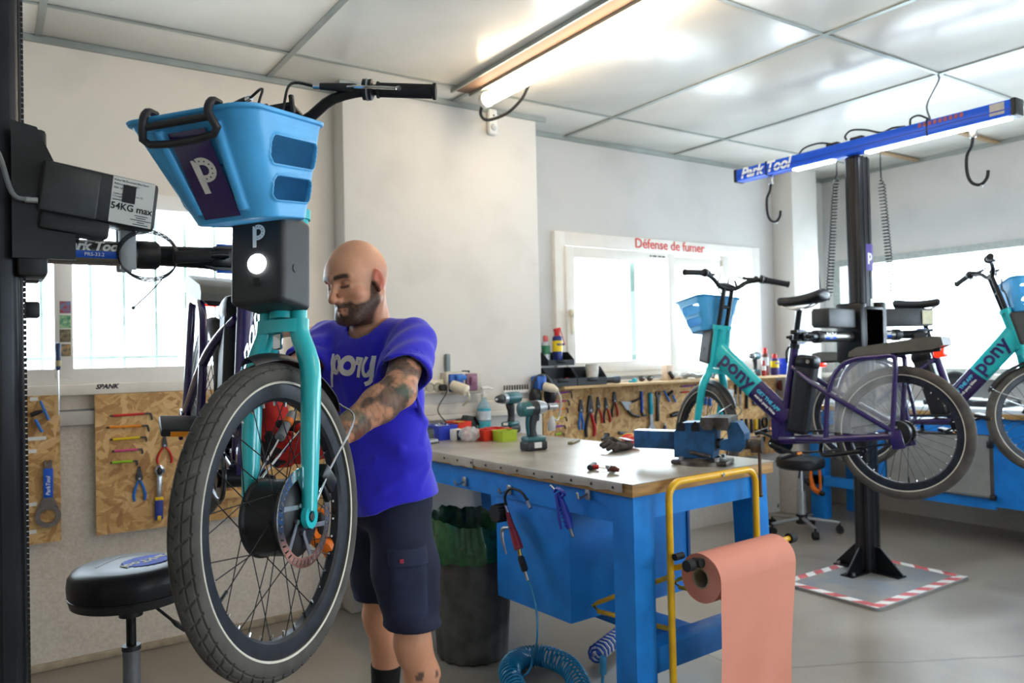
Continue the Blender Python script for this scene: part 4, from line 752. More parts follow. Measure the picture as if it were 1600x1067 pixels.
q = a + d * .22; MB().box(q + Vector((0, -.036, .035)), (.036, .006, .155), None, .002).build('bracket', LIGHTGREY, t); MB().box(q + Vector((0, .036, .035)), (.036, .006, .155), None, .002).build('bracket', LIGHTGREY, t); MB().cyl(q + Vector((0, 0, .03)), q + Vector((0, 0, .10)), .017, n=14).build('bracket_post', LIGHTGREY, t)
for z in (1.585, 1.50): MB().box((xr + .012, ya + .055, z), (.032, .05, .038), None, .004).build('cable_guide', BLACK, t)
b = MB(); helix(b, (xr - .128, ya - .09, 2.85), (xr - .135, ya - .09, 2.2), .019, 20, .004); one('spiral_cable', b, BLACK, 'black coiled cord at the top left corner beside the near post', 'cord', 'coiled cords of the lift stands')
q = a + d * .09; b = MB(); b.lathe([(.012, -.011), (.028, -.011), (.028, .011), (.012, .011)], 22, Matrix.Translation(q + Vector((0, -.005, .0425))) , closed=True); one('tape_roll', b, RUBBER, 'small black tape roll lying on the near clamp arm', 'tape')
q = a + d * .265; b = MB()
for k in range(3): b.tube([q + Vector((.066 * math.cos(t_) * (1 + .03 * k), -.045 + .003 * k, -.01 + .06 * math.sin(t_) + .004 * k)) for t_ in np.linspace(.3 * k, .3 * k + 2 * PI, 33)], .0017, 5)
b.tube([q + Vector((.03, -.045, -.065)), q + Vector((.0, -.05, -.10)), q + Vector((-.035, -.05, -.135))], .0016, 5); b.cyl(q + Vector((-.035, -.05, -.135)), q + Vector((-.040, -.05, -.14)), .004, n=8); one('brake_cable', b, DARKSTEEL, 'loop of thin steel cable hung on the near clamp arm', 'cable')
# ================================================================== WORKBENCH
def atp(px, py, p, n):                               # pixel ray meets the plane through p with normal n
    r = Vector(RM @ np.array([px - 800, 533.5 - py, FPX])); o = Vector((0, 0, CAM_H)); return o + r * ((Vector(p) - o).dot(n) / r.dot(n))
ZT = .92
def tb(px, py, axis='z', z=ZT, ymax=3.87):          # a point on the bench top, never beyond its back edge
    p = at(px, py, 'z', z)
    if p.y > ymax: p = at(px, py, 'y', ymax); p.z = z
    return p
NC = at(988, 757, 'z', ZT); BM = Matrix.Translation((NC.x, NC.y, 0)) @ Matrix.Rotation(R(3.2), 4, 'Z'); BX = BM.to_3x3() @ Vector((1, 0, 0)); BY = BM.to_3x3() @ Vector((0, 1, 0))
BW, BLn = .80, 1.93
def bfx(px, py, xl=0): return BM.inverted() @ atp(px, py, BM @ Vector((xl, 0, 0)), BX)      # on a plane parallel to the long front, in bench coordinates
def bfy(px, py, yl=0): return BM.inverted() @ atp(px, py, BM @ Vector((0, yl, 0)), BY)
BENCH = mat('bench_blue', '#1583d8', .42, 0, .1, 9, .06, 90, hex2='#1072c4'); OAK = mat('bench_wood', '#b58d55', .6, 0, .2, 9, .15, 60, hex2='#96703f', stretch=(1, 1, 9)); SHEET = mat('bench_sheet_metal', '#b9b4ab', .32, .35, .12, 5, .08, 40, hex2='#a39b8d')
t = thing('workbench', 'long blue workbench with metal covered wooden top, vise on its corner', 'workbench')
MB(BM).bx((.004, .004, ZT - .047), (BW, BLn, ZT - .002), .003).build('wooden_top', OAK, t)
so = MB(BM).bx((-.002, -.001, ZT - .003), (BW + .001, BLn, ZT)).build('sheet_cover', SHEET, t)
b = MB(BM)
def edge(y0, y1, hh):                                # folded metal edge with a slightly wavy lower rim
    n = 26; v = []
    for i in range(n + 1): y = y0 + (y1 - y0) * i / n; h = hh + .003 * math.sin(i * 2.1) + .002 * math.sin(i * 5); v += [(-.003, y, ZT), (-.0045, y, ZT - .006), (-.003, y, ZT - h)]
    return v, [(i * 3 + k, i * 3 + k + 1, (i + 1) * 3 + k + 1, (i + 1) * 3 + k) for i in range(n) for k in (0, 1)]
y_s = bfx(740, 725).y
b.add(*edge(.045, y_s - .002, .034)); b.build('metal_edge', SHEET, t); b = MB(BM); b.add(*edge(y_s + .002, BLn, .042)); b.build('metal_edge', SHEET, t)
sc = MB().ball((0, 0, 0), (.003, .0055, .0055), n=8).mesh('screw', DARKSTEEL)
for y in np.linspace(.09, BLn - .1, 17): o = link('screw', sc, t); o.matrix_world = BM @ Matrix.Translation((-.005, y, ZT - .02))
# apron, legs, stretchers
MB(BM).bx((.03, .03, ZT - .150), (.06, BLn - .02, ZT - .047)).build('apron', BENCH, t); MB(BM).bx((.03, .03, ZT - .135), (BW - .03, .06, ZT - .047)).build('apron', BENCH, t); MB(BM).bx((BW - .06, .03, ZT - .15), (BW - .03, BLn - .02, ZT - .047)).build('apron', BENCH, t)
def leg(x0, y0, fx, fy, wx=.10, wy=.10):             # slightly splayed folded leg
    b = MB(BM); v = []
    for z, k in ((0, 1), (ZT - .047, 0)): v += [(x0 + fx * k, y0 + fy * k, z), (x0 + wx + fx * k, y0 + fy * k, z), (x0 + wx + fx * k, y0 + wy + fy * k, z), (x0 + fx * k, y0 + wy + fy * k, z)]
    b.add(v, [(0, 3, 2, 1), (4, 5, 6, 7), (0, 1, 5, 4), (1, 2, 6, 5), (2, 3, 7, 6), (3, 0, 4, 7)]); b.build('leg', BENCH, t)
leg(.022, .02, .0, -.0); leg(BW - .118, .02, .045, 0, .09); leg(.022, BLn - .12, 0, .0); leg(BW - .118, BLn - .12, .045, 0, .09)
MB(BM).bx((.08, .025, .245), (BW - .05, .115, .335), .004).build('stretcher', BENCH, t); MB(BM).bx((.35, .115, .25), (.47, BLn - .1, .31), .004).build('stretcher', BENCH, t)
ya = bfx(891, 900, .04).y; yb = bfx(777, 900, .04).y; xe = bfy(1079, 880, ya).x; zb_ = .345
co = MB(BM).bx((.04, ya, zb_), (xe, yb, ZT - .048), .004).build('cabinet', BENCH, t)
MB(BM).bx((xe - .02, ya - .006, zb_ + .01), (xe - .005, ya + .004, ZT - .15)).build('door_edge', mat('bench_blue_dark', '#0c4f8c', .5), co); MB(BM).box((xe + .012, ya + .01, ZT - .17), (.022, .02, .06), None, .004).build('hinge', DARKSTEEL, co)
for px, py in ((728, 752), (798, 765), (921, 772)):
    q = bfx(px, py, .03); b = MB(BM); b.box((.024, q.y, q.z), (.012, .025, .04), None, .003); b.tube([(.02, q.y, q.z), (-.02, q.y, q.z - .01), (-.03, q.y, q.z + .012)], .005, 8, sub=3); b.build('hook', STEEL, t)

# ---- vise
v_ = BM @ bfy(1098, 724, .15); VM = Matrix.Translation((v_.x, v_.y, ZT)) @ Matrix.Rotation(R(-62), 4, 'Z') @ Matrix.Diagonal((1.15, 1.15, 1.25, 1))   # local x: towards the moving jaw
VB = mat('vise_blue', '#2a5f8f', .45, .2, .15, 25, .15, 120, hex2='#24486a'); VS = mat('vise_steel', '#6f6a64', .4, .8, .2, 30, hex2='#4d453f')
t = thing('bench_vise', 'heavy blue bench vise bolted to the near corner of the workbench', 'vise')
b = MB(VM); b.lathe([(0, 0), (.085, 0), (.085, .012), (.07, .018), (.06, .022)], 28); b.box((.0, 0, .008), (.19, .12, .014), None, .005); b.build('base', VS, t)
for a in (40, 140, 220, 320): MB(VM).cyl((.078 * math.cos(R(a)), .078 * math.sin(R(a)), .012), (.078 * math.cos(R(a)), .078 * math.sin(R(a)), .026), .009, n=6).build('bolt', STEEL, t)
b = MB(VM); b.prism([(-.085, .022), (.045, .022), (.052, .06), (.052, .125), (.035, .135), (-.06, .13), (-.085, .10)], -.045, .045, rotm((90, 0, 0))); b.build('fixed_body', VB, t, ang=25)
b = MB(VM); b.box((-.155, 0, .072), (.16, .062, .055), None, .004); b.build('slide_bar', VB, t); MB(VM).box((-.155, 0, .1005), (.16, .055, .002)).build('slide_wear', STEEL, t)
b = MB(VM); b.prism([(.07, .05), (.135, .045), (.150, .06), (.152, .10), (.13, .135), (.075, .135), (.07, .115), (.095, .108), (.098, .085), (.07, .078)], -.043, .043, rotm((90, 0, 0))); b.build('moving_jaw', VB, t, ang=25)
for x in (.036, .084): MB(VM).prism([(x - .016, .112), (x + .016, .112), (x + .024, .130), (x + .021, .150), (x - .021, .150), (x - .026, .130)], -.068, .068, rotm((90, 0, 0))).build('jaw_plate', VS, t)
MB(VM).cyl((.05, 0, .065), (.185, 0, .065), .016, n=16).build('screw', VS, t); MB(VM).cyl((.165, 0, .065), (.20, 0, .065), .026, n=18).build('screw_head', VS, t)
h = VM @ Vector((.19, 0, .065)); b = MB(); b.cyl(h + Vector((0, 0, .03)), h - Vector((0, 0, .19)), .0065, n=10); b.ball(h - Vector((0, 0, .19)), .0095); b.ball(h + Vector((0, 0, .03)), .0095); b.build('handle', mat('handle_bronze', '#5f4d42', .4, .7), t)
b = MB(VM); b.tube([(-.03, -.047, .04), (.04, -.055, .03)], .0065, 8); b.build('lock_lever', VS, t)
for x in (-.06, -.01): MB(VM).prism([(x - .014, .105), (x + .014, .105), (x + .014, .125), (x, .136), (x - .014, .125)], .0445, .047, rotm((90, 0, 0)) @ Matrix.Diagonal((1, 1, 1, 1))).build('recess', BLACK, t)

# ---- cordless tools
MAK = mat('tool_teal', '#1f5a5f', .4, 0, .08, 30); TOOLB = mat('tool_black', '#202326', .5, 0, .08, 40, .2, 400)
def cordless(px, py, z, yaw, label, kind, s=1.0, pos=None):
    p = pos if pos is not None else tb(px, py, 'z', z); M = Matrix.Translation((p.x, p.y, z)) @ Matrix.Rotation(R(yaw), 4, 'Z') @ Matrix.Diagonal((s, s, s, 1))
    t = thing('cordless_drill' if kind == 'drill' else 'impact_driver', label, 'power tool', 'teal cordless power tools')
    MB(M).box((0, 0, .022), (.112, .075, .044), None, .010).build('battery', TOOLB, t); b = MB(M); b.box((.0, 0, .052), (.105, .07, .026), None, .012); b.build('foot', MAK, t)
    MB(M).box((.0, -.0382, .026), (.04, .001, .026)).build('battery_label', LABELW, t); MB(M).box((.057, .0, .026), (.001, .045, .026)).build('battery_label', LABELW, t); MB(M).box((.053, .0, .053), (.004, .03, .016), (0, -25, 0)).build('lamp', LABELW, t)
    b = MB(M); b.tube([(-.004, 0, .055), (-.010, 0, .09), (-.008, 0, .13), (.004, 0, .165)], [.021, .018, .020, .023], 16, sub=4, flat=1.25, up=(1, 0, 0)); b.build('grip', TOOLB, t); b = MB(M); b.tube([(-.024, 0, .07), (-.030, 0, .12), (-.025, 0, .165)], [.012, .011, .012], 10, sub=4); b.build('grip_back', MAK, t)
    MB(M).box((.026, 0, .148), (.016, .014, .03), (0, 12, 0), .005).build('trigger', BLACK, t)
    if kind == 'drill':
        b = MB(M); b.tube([(-.085, 0, .195), (-.08, 0, .195), (-.03, 0, .196), (.03, 0, .197), (.05, 0, .197)], [.024, .034, .036, .034, .030], 20); b.build('motor_body', MAK, t); b = MB(M); b.tube([(.05, 0, .197), (.052, 0, .197), (.085, 0, .197)], [.027, .030, .028], 20); b.build('clutch_ring', LIGHTGREY, t)
        b = MB(M); b.tube([(.085, 0, .197), (.09, 0, .197), (.115, 0, .197), (.135, 0, .197), (.142, 0, .197)], [.02, .023, .023, .018, .010], 18); b.build('chuck', TOOLB, t); MB(M).tube([(.142, 0, .197), (.158, 0, .197)], [.009, .004], 12).build('chuck_jaws', STEEL, t)
        MB(M).text('makita', .02, facing_y((-.03, -.0365, .197)), .001, off=.0004).build('lettering', PRINTW, t)
    else:
        b = MB(M); b.tube([(-.075, 0, .19), (-.07, 0, .19), (-.02, 0, .192), (.02, 0, .194)], [.024, .033, .035, .034], 20); b.build('motor_body', MAK, t); b = MB(M); b.tube([(-.02, 0, .1925), (.02, 0, .194)], [.0355, .0345], 20); b.build('body_band', TOOLB, t)
        b = MB(M); b.tube([(.02, 0, .194), (.045, 0, .195), (.07, 0, .195)], [.036, .032, .022], 20); b.build('nose', LIGHTGREY, t); b = MB(M); b.tube([(.07, 0, .195), (.085, 0, .195)], [.016, .014], 14); b.build('chuck', TOOLB, t); MB(M).lathe([(.010, .085), (.0165, .085), (.0165, .135), (.0115, .135), (.0105, .10)], 16, Matrix.Translation((0, 0, .195)) @ rotm((0, 90, 0)), closed=True).build('socket', STEEL, t)
        MB(M).text('makita', .016, facing_y((-.035, -.0348, .20)), .001, off=.0004).build('lettering', PRINTW, t)
    return t
cordless(834, 703, ZT, -2, 'teal impact driver with chrome socket standing at the front of the workbench', 'impact')
cordless(798, 676, ZT, 205, 'teal cordless drill standing behind the red bins on the workbench', 'drill')

# ---- storage bins and small things at the back of the bench
def bin_(px, py, w_, d_, h_, yaw, m, label, name='parts_bin', group='small parts bins on the workbench', z=ZT, Y=None):
    p = tb(px, py, 'z', z, Y or (3.87 - d_ / 2)); M = Matrix.Translation((p.x, p.y, z)) @ Matrix.Rotation(R(yaw), 4, 'Z'); b = MB(M); th = .003; x, y = w_ / 2, d_ / 2
    b.box((0, 0, th / 2), (w_ - .006, d_ - .006, th)); 
    for s in (1, -1): b.box((s * (x - .0015), 0, h_ / 2), (th, d_ - .003, h_), (0, s * 4, 0)); b.box((0, s * (y - .0015), h_ / 2), (w_ - .003, th, h_), (-s * 4, 0, 0))
    t = thing(name, label, 'bin', group); b.build('tub', m, t); b = MB(M)
    for s in (1, -1): b.box((s * x, 0, h_), (.008, d_ + .006, .004), None, .001); b.box((0, s * y, h_), (w_ + .006, .008, .004), None, .001)
    b.build('rim', m, t); return t, M
LIME = mat('lime_plastic', '#a9bd2c', .45, 0, .06, 30); REDB = mat('red_bin', '#e23a25', .42, 0, .06, 30); BLUEB = mat('blue_bin', '#2a3fc0', .42, 0, .06, 30)
bin_(757, 688, .075, .10, .055, 3, REDB, 'small red bin left of its red twin on the bench'); bin_(778, 685, .075, .14, .055, 3, mat('red_bin_b', '#dc3421', .42, 0, .06, 30), 'small red bin between red twin and lime bin'); bin_(789, 689, .095, .085, .055, 3, LIME, 'lime green bin at the front right of the red bins')
t, M = bin_(689, 676, .115, .14, .075, 5, BLUEB, 'blue bin heaped with bolts near the man', Y=3.70)
b = MB(M)
for k in range(60): b.box((random.uniform(-.045, .045), random.uniform(-.055, .055), .055 + random.uniform(0, .022)), (.02, .006, .006), (random.uniform(0, 180),) * 3)
o = b.build('bolts', STEEL, t); o['kind'] = 'stuff'
bin_(717, 668, .085, .12, .08, 3, REDB, 'red bin with lime lid behind the bolt bin', Y=3.76); q = tb(717, 664, 'z', ZT, 3.76); one('lime_box', MB().box((q.x - .0, q.y + .0, ZT + .045), (.05, .07, .07), (0, 0, 3), .004), LIME, 'lime box standing inside the red back bin', 'box')
q = tb(713, 688); t = thing('battery_pack', 'small dark blue and white pack beside the clear bag', 'box'); MB().box((q.x, q.y, ZT + .03), (.055, .04, .06), (0, 0, 3), .004).build('body', LABELW, t); MB().box((q.x + .012, q.y - .021, ZT + .029), (.040, .003, .052), (0, 0, 3), .001).build('front', mat('navy_plastic', '#1a2450', .4), t)
BAG = mat('clear_bag', '#cfd2d2', .25, 0, .1, 30, .5, 60, alpha=.55); q = tb(734, 690)
sdf_obj('parts_bag', lambda X, Y, Z: (np.sqrt((X / .055) ** 2 + (Y / .05) ** 2 + ((Z - .03) / .04) ** 2) - 1) * .04 + .004 * np.sin(X * 160) * np.cos(Y * 130 + Z * 90), (-.06, -.055, -.005), (.06, .055, .075), .004, BAG, None, None, Matrix.Translation((q.x, q.y, ZT + .008)))
tag(bpy.data.objects['parts_bag'], 'clear plastic bag of parts between blue pack and red bins', 'bag')
q = tb(672, 693); t = thing('pocket_light', 'flat silver gadget on the bench edge beside the man', 'gadget'); MB().box((q.x, q.y, ZT + .012), (.085, .05, .022), (0, 0, 20), .010).build('body', LIGHTGREY, t); MB().box((q.x, q.y, ZT + .003), (.088, .052, .006), (0, 0, 20), .003).build('foot', BLACK, t)
q = tb(664, 686, 'z', ZT, 3.62); t = thing('charger', 'grey and black charger box left of the bolt bin', 'charger'); MB().box((q.x, q.y, ZT + .035), (.06, .09, .07), (0, 0, 5), .006).build('body', mat('charger_grey', '#44474b', .5), t); MB().box((q.x, q.y, ZT + .0725), (.05, .07, .005), (0, 0, 5), .002).build('lid', BLACK, t)
q = tb(730, 664, 'z', ZT, 3.89); t = thing('bench_device', 'dark tilted device behind the red bin', 'device'); b = MB(Matrix.Translation((q.x, q.y, ZT)) @ rotm((0, 0, 10))); b.prism([(-.06, .0), (.05, .0), (.05, .03), (.02, .095), (-.01, .10)], -.028, .028, rotm((90, 0, 0))); b.build('body', mat('device_dark', '#3b4143', .45), t); MB(Matrix.Translation((q.x, q.y, ZT)) @ rotm((0, 0, 10))).box((.045, 0, .065), (.005, .08, .06), (0, -32, 0)).build('front', BLACK, t)
# sanitizer bottle with pump
q = tb(757, 674); t = thing('sanitizer_bottle', 'clear blue pump bottle behind the red bins', 'bottle'); Mq = Matrix.Translation((q.x, q.y, ZT))
MB(Mq).lathe([(0, 0), (.036, 0), (.039, .01), (.039, .135), (.034, .155), (.016, .185), (.014, .20), (0, .20)], 28).build('body', mat('bottle_blue', '#a6d6ea', .12, 0, .03, 20, alpha=.55), t); b = MB(Mq); b.cyl((0, 0, .20), (0, 0, .218), .016, n=18); b.cyl((0, 0, .218), (0, 0, .25), .006, n=10); b.tube([(0, 0, .25), (.02, -.01, .254), (.05, -.02, .244)], [.012, .008, .005], 10); b.box((0, 0, .253), (.035, .02, .01), None, .004); b.build('pump', WHITE, t)
MB(Mq).lathe([(.0395, .025), (.0398, .025), (.0398, .06), (.0395, .06)], 28, closed=True).build('label', mat('label_teal', '#45b8cc', .4), t); MB(Mq).lathe([(.0395, .07), (.0398, .07), (.0398, .12), (.0395, .12)], 28, closed=True).build('label', mat('label_pale', '#d9e6ee', .4), t); MB(Mq).lathe([(.0395, .122), (.0398, .122), (.0398, .135), (.0395, .135)], 28, closed=True).build('label', MATS['label_teal'], t)
# work gloves
q = tb(985, 703); GD = mat('glove_dark', '#3a322e', .8, 0, .15, 60, .3, 300); GR = mat('glove_red', '#c0281f', .8, 0, .1, 60)
t = thing('work_gloves', 'dark work glove with red cuff and yellow trim on the workbench', 'gloves'); F = Field(np.arange(-.13, .13, .004), np.arange(-.07, .07, .004), np.arange(-.01, .07, .004))
F.ell((.01, 0, .02), (.055, .042, .02), .015); 
for k, (y, L_, z) in enumerate(((-.03, .075, .014), (-.011, .09, .018), (.010, .088, .026), (.03, .07, .03))): F.chain([(-.03, y, .02), (-.03 - L_ * .5, y * 1.2, z + .012), (-.03 - L_, y * 1.25 + .004, z)], [.014, .012, .010], .008)
F.chain([(.02, .03, .025), (-.01, .05, .045), (-.045, .05, .05)], [.015, .013, .011], .01); GMx = Matrix.Translation((q.x - .03, q.y + .02, ZT)) @ rotm((0, 0, 12)); link('palm', F.mesh('palm', GD, M=GMx), t)
for k, (x, y, z, yw) in enumerate(((.075, .01, .026, 5), (.115, .045, .032, 40))):
    b = MB(GMx @ Matrix.Translation((x, y, z)) @ rotm((0, 80, yw))); b.lathe([(.026, -.03), (.030, .03), (.027, .03), (.023, -.03)], 18, Matrix.Diagonal((.75, 1.15, 1, 1)), closed=True); b.build('cuff', GR, t); b = MB(GMx @ Matrix.Translation((x, y, z)) @ rotm((0, 80, yw))); b.tube([(.0285 * .75 * math.cos(a), .0285 * 1.15 * math.sin(a), .032) for a in np.linspace(0, 2 * PI, 20, endpoint=False)], .004, 6, closed=True); b.build('trim', YELLOW, t)
MB(GMx).box((.03, 0, .047), (.06, .045, .004), (10, 8, 0), .001).build('tag', mat('glove_tag', '#c9cddd', .3), t)
# T handle, socket, bit, strap, small black holder
q = tb(925, 733); t = thing('hex_t_handle', 'black and red T handle key lying near the bench front', 'hex key'); Mq = Matrix.Translation((q.x, q.y, ZT + .012)) @ rotm((0, 0, 38)); MB(Mq).tube([(-.045, .0, 0), (-.042, 0, 0), (.042, 0, 0), (.045, 0, 0)], [.008, .011, .011, .008], 12).build('grip', TOOLB, t); MB(Mq).cyl((-.02, 0, 0), (-.02, -.03, 0), .009, n=12).build('collar', RED, t); MB(Mq).cyl((.045, 0, 0), (.055, 0, 0), .009, n=12).build('grip_end', RED, t); MB(Mq).cyl((-.02, -.03, 0), (-.02, -.085, -.008), .003, n=6).build('blade', STEEL, t); MB(Mq).cyl((.055, 0, 0), (.085, 0, -.004), .002, n=6).build('tip', STEEL, t)
q = tb(955, 739); t = thing('ratchet_socket', 'short dark ratchet with steel socket near the bench corner', 'ratchet'); Mq = Matrix.Translation((q.x, q.y, ZT + .012)) @ rotm((0, 0, 38)); MB(Mq).tube([(-.005, -.03, .0), (-.002, -.01, .004), (0, .012, .006)], [.007, .012, .010], 12, sub=3).build('handle', mat('maroon_grip', '#5e2f2c', .5), t); MB(Mq).cyl((.006, .008, 0), (.072, .004, -.001), .0095, n=14).build('socket', STEEL, t); MB(Mq).cyl((0, .01, .004), (0, .01, .018), .012, n=14).build('head', STEEL, t)
q = tb(897, 692); t = thing('folding_knife', 'olive folded tool lying flat behind the impact driver', 'knife'); Mq = Matrix.Translation((q.x, q.y, ZT + .007)) @ rotm((0, 0, 35)); MB(Mq).box((0, 0, 0), (.135, .03, .014), None, .007).build('handle', mat('olive_plastic', '#7c7a5e', .5), t); MB(Mq).box((.01, -.004, .0072), (.06, .005, .001)).build('slot', DARKSTEEL, t)
q = tb(945, 688); t = thing('cable_reel', 'small black holder behind the work gloves', 'holder'); Mq = Matrix.Translation((q.x, q.y, ZT)) @ rotm((0, 0, 30)); MB(Mq).tube([(-.04, 0, .008), (0, 0, .012), (.03, 0, .02)], [.007, .01, .016], 10).build('body', BLACK, t); MB(Mq).box((.03, 0, .02), (.02, .03, .03), (0, 20, 0), .006).build('head', RUBBER, t)

# ---- things hung on the bench front
q = bfx(800, 770, -.02); Wq = lambda px, py, d=-.03: BM @ bfx(px, py, d)
t = thing('tyre_inflator', 'red and black tyre inflator with gauge hanging on the bench front', 'inflator')
MB().tube([Wq(791, 790), Wq(789, 775), Wq(797, 764), Wq(812, 767), Wq(823, 780), Wq(829, 794)], .0055, 10, sub=5).build('hose', RUBBER, t); MB().cyl(Wq(824, 783), Wq(829, 794), .008, n=10).build('nozzle', STEEL, t)
g = Wq(782, 801); MB().cyl(g + BX * .02, g - BX * .03, .034, n=28).build('gauge_shell', RUBBER, t); 
b = MB()
for k in range(9): a = k / 9 * 2 * PI; b.box((0, 0, 0), (.05, .008, .008), None, .002, M=Matrix.Translation(g - BX * .005) @ BM.to_3x3().to_4x4() @ Matrix.Rotation(a, 4, 'X') @ Matrix.Translation((0, 0, .034)))
b.build('gauge_ribs', RUBBER, t); MB().cyl(g + BX * .020, g + BX * .022, .027, n=24).build('gauge_face', LABELW, t)
MB().tube([Wq(793, 800), Wq(798, 818), Wq(806, 842), Wq(811, 858)], [.009, .012, .018, .019], 14, sub=4).build('body', mat('inflator_red', '#8e1f28', .3, 0, .06, 30, coat=.5), t); MB().cyl(Wq(790, 789), Wq(794, 801), .007, n=10).build('fitting', CHROME, t)
MB().tube([Wq(795, 824, -.05), Wq(786, 826, -.05), Wq(785, 840, -.055), Wq(791, 866, -.055)], [.005, .008, .007, .003], 8, sub=5).build('lever', STEEL, t); MB().cyl(Wq(811, 858), Wq(813, 869), .008, n=10).build('fitting', mat('brass', '#b08d4a', .3, .9), t)
MB().tube([Wq(812, 869), Wq(814, 872), Wq(820, 890), Wq(821, 893)], [.009, .0135, .0135, .008], 14).build('coupler', RUBBER, t); MB().cyl(Wq(821, 893), Wq(825, 907), .007, n=10).build('plug', CHROME, t)
hose = mat('hose_teal', '#0f7fae', .3, 0, .06, 30, coat=.3)
b = MB(); f0 = Wq(825, 907); fl = at(835, 1052, 'z', .06); b.tube([f0, Wq(832, 925), Wq(839, 960), Wq(839, 1000), fl + Vector((0, 0, .08)), fl + Vector((-.02, .02, .0)), fl + Vector((-.09, .07, -.04))], .0042, 8, sub=7)
cp = [at(808, 1075, 'z', .05), at(796, 1040, 'z', .07), at(812, 1022, 'z', .07), at(850, 1018, 'z', .07), at(890, 1036, 'z', .07), at(908, 1075, 'z', .07), at(905, 1110, 'z', .07)]; sp_ = smooth_path(cp, 40); pts = []; n = len(sp_)
for i, p in enumerate(sp_):
    d = (sp_[min(i + 1, n - 1)] - sp_[max(i - 1, 0)]).normalized(); s_ = Vector((-d.y, d.x, 0)).normalized()
for i in range(560):
    u = i / 559 * (n - 1.001); k = int(u); p = sp_[k].lerp(sp_[k + 1], u - k); d = (sp_[k + 1] - sp_[k]).normalized(); s_ = Vector((-d.y, d.x, 0)).normalized(); a = 2 * PI * 46 * i / 559; pts.append(p + s_ * math.cos(a) * .043 + Vector((0, 0, 1)) * (math.sin(a) * .043 - .02))
b.tube(pts, .0048, 6); one('air_hose', b, hose, 'teal coiled air hose on the floor leading up to the inflator', 'hose')
NAVYB = mat('blow_gun_blue', '#27379c', .35, 0, .06, 30)
t = thing('blow_gun', 'dark blue air blow gun hanging on the bench front', 'air gun'); MB().tube([Wq(872, 770), Wq(878, 785), Wq(886, 808), Wq(891, 826)], [.012, .014, .017, .014], 14, sub=4, flat=.8).build('body', NAVYB, t); MB().tube([Wq(866, 768), Wq(872, 763), Wq(882, 772), Wq(874, 778)], .006, 8, sub=4).build('hook', NAVYB, t); MB().tube([Wq(868, 772, -.045), Wq(871, 790, -.05), Wq(873, 808, -.05), Wq(877, 827, -.05)], .007, 8, sub=4, flat=.6).build('trigger', NAVYB, t); MB().cyl(Wq(891, 826), Wq(896, 839), .006, n=10).build('plug', STEEL, t); MB().tube([Wq(868, 766), Wq(860, 758)], .0035, 8).build('nozzle', STEEL, t)
b = MB()
for k in range(6): q = Wq(878 + k * 2.0, 790 + k * 6.3); b.tube([q + (BY * math.cos(a) + BX * math.sin(a)) * .0168 * (1 - .02 * k) for a in np.linspace(0, 2 * PI, 14, endpoint=False)], .002, 5, closed=True)
b.build('grip_ribs', NAVYB, t)
# hanging cream plug beside the man
t = thing('hanging_plug', 'small cream cable plug hanging at the bench edge beside the man', 'plug'); MB().tube([Wq(669, 741), Wq(669, 752), Wq(671, 770), Wq(671, 783)], [.007, .009, .010, .014], 10, sub=3).build('body', IVORY, t); MB().cyl(Wq(671, 783), Wq(669, 800), .004, n=8).build('cable', BLACK, t)

# ---- paper roll holder (yellow tube) and salmon paper roll
t = thing('paper_roll_holder', 'yellow tubular paper roll holder standing at the end of the workbench', 'holder'); YT = mat('yellow_tube', '#e8b60c', .35, 0, .08, 15, coat=.3, hex2='#d9a30a'); yh = -.045
H = lambda px, py, yl=yh: BM @ bfy(px, py, yl)
pl = H(1047, 860); pr = H(1183, 860); tl = H(1049, 790); tr_ = H(1183, 775); zt = H(1120, 742).z
w0 = BM.inverted() @ pl; w1 = BM.inverted() @ pr; x0, x1 = w0.x, w1.x; r_ = .055
path = [(x0, yh, .01), (x0, yh, zt - r_)] + [(x0 + r_ - r_ * math.cos(a), yh, zt - r_ + r_ * math.sin(a)) for a in np.linspace(.2, PI / 2, 6)] + [(x1 - r_ + r_ * math.sin(a), yh, zt - r_ + r_ * math.cos(a)) for a in np.linspace(0, PI / 2 - .2, 6)] + [(x1, yh, zt - r_), (x1, yh, .01)]
MB(BM).tube(path, .0125, 14).build('tube_frame', YT, t); q = BM.inverted() @ H(1125, 748); MB(BM).cyl((q.x, yh - .018, zt), (q.x, yh - .01, zt), .007, n=6).build('bolt', STEEL, t)
ar = H(1050, 872, yh); zr = ar.z; yr = yh - .10
for x in (x0 + .02, x1 - .02): 
    MB(BM).tube([(x, yh, zr - .035), (x, yr, zr)], .010, 10).build('side_arm', YT, t); MB(BM).tube([(x, yr - .02, zr + .005), (x, yr + .015, zr)], .016, 14).build('rubber_cap', RUBBER, t)
MB(BM).tube([(x0 - .012, yh - .03, zr + .012), (x0 + .03, yh - .028, zr + .012)], .012, 10).build('rubber_cap', RUBBER, t)
MB(BM).tube([(x0 - .02, yr, zr), (x1 + .06, yr, zr)], .010, 12).build('roll_bar', YT, t); MB(BM).tube([(x1 + .055, yr, zr), (x1 + .085, yr, zr)], .019, 16).build('rubber_cap', RUBBER, t); MB(BM).tube([(x0 - .035, yr, zr), (x0 - .005, yr, zr)], .019, 16).build('rubber_cap', RUBBER, t)
for x in (x0 + .012, x1 - .012):
    s1_ = (BM.inverted() @ (BM @ bfx(938, 985, -.0))); MB(BM).tube([(x, yh, zr - .06), (x - .0, .33, zr - .24), (x, .36, zr - .26), (x, .33, zr - .275), (x, yh, zr - .245)], .009, 10).build('back_strut', YT, t)
PAP = mat('salmon_paper', '#d58c78', .8, 0, .015, 8); t = thing('paper_roll', 'salmon pink paper roll on the yellow holder, long sheet hanging down', 'paper roll'); px0, px1 = x0 + .035, x1 - .03; rr = .082; cz = zr - rr + .03
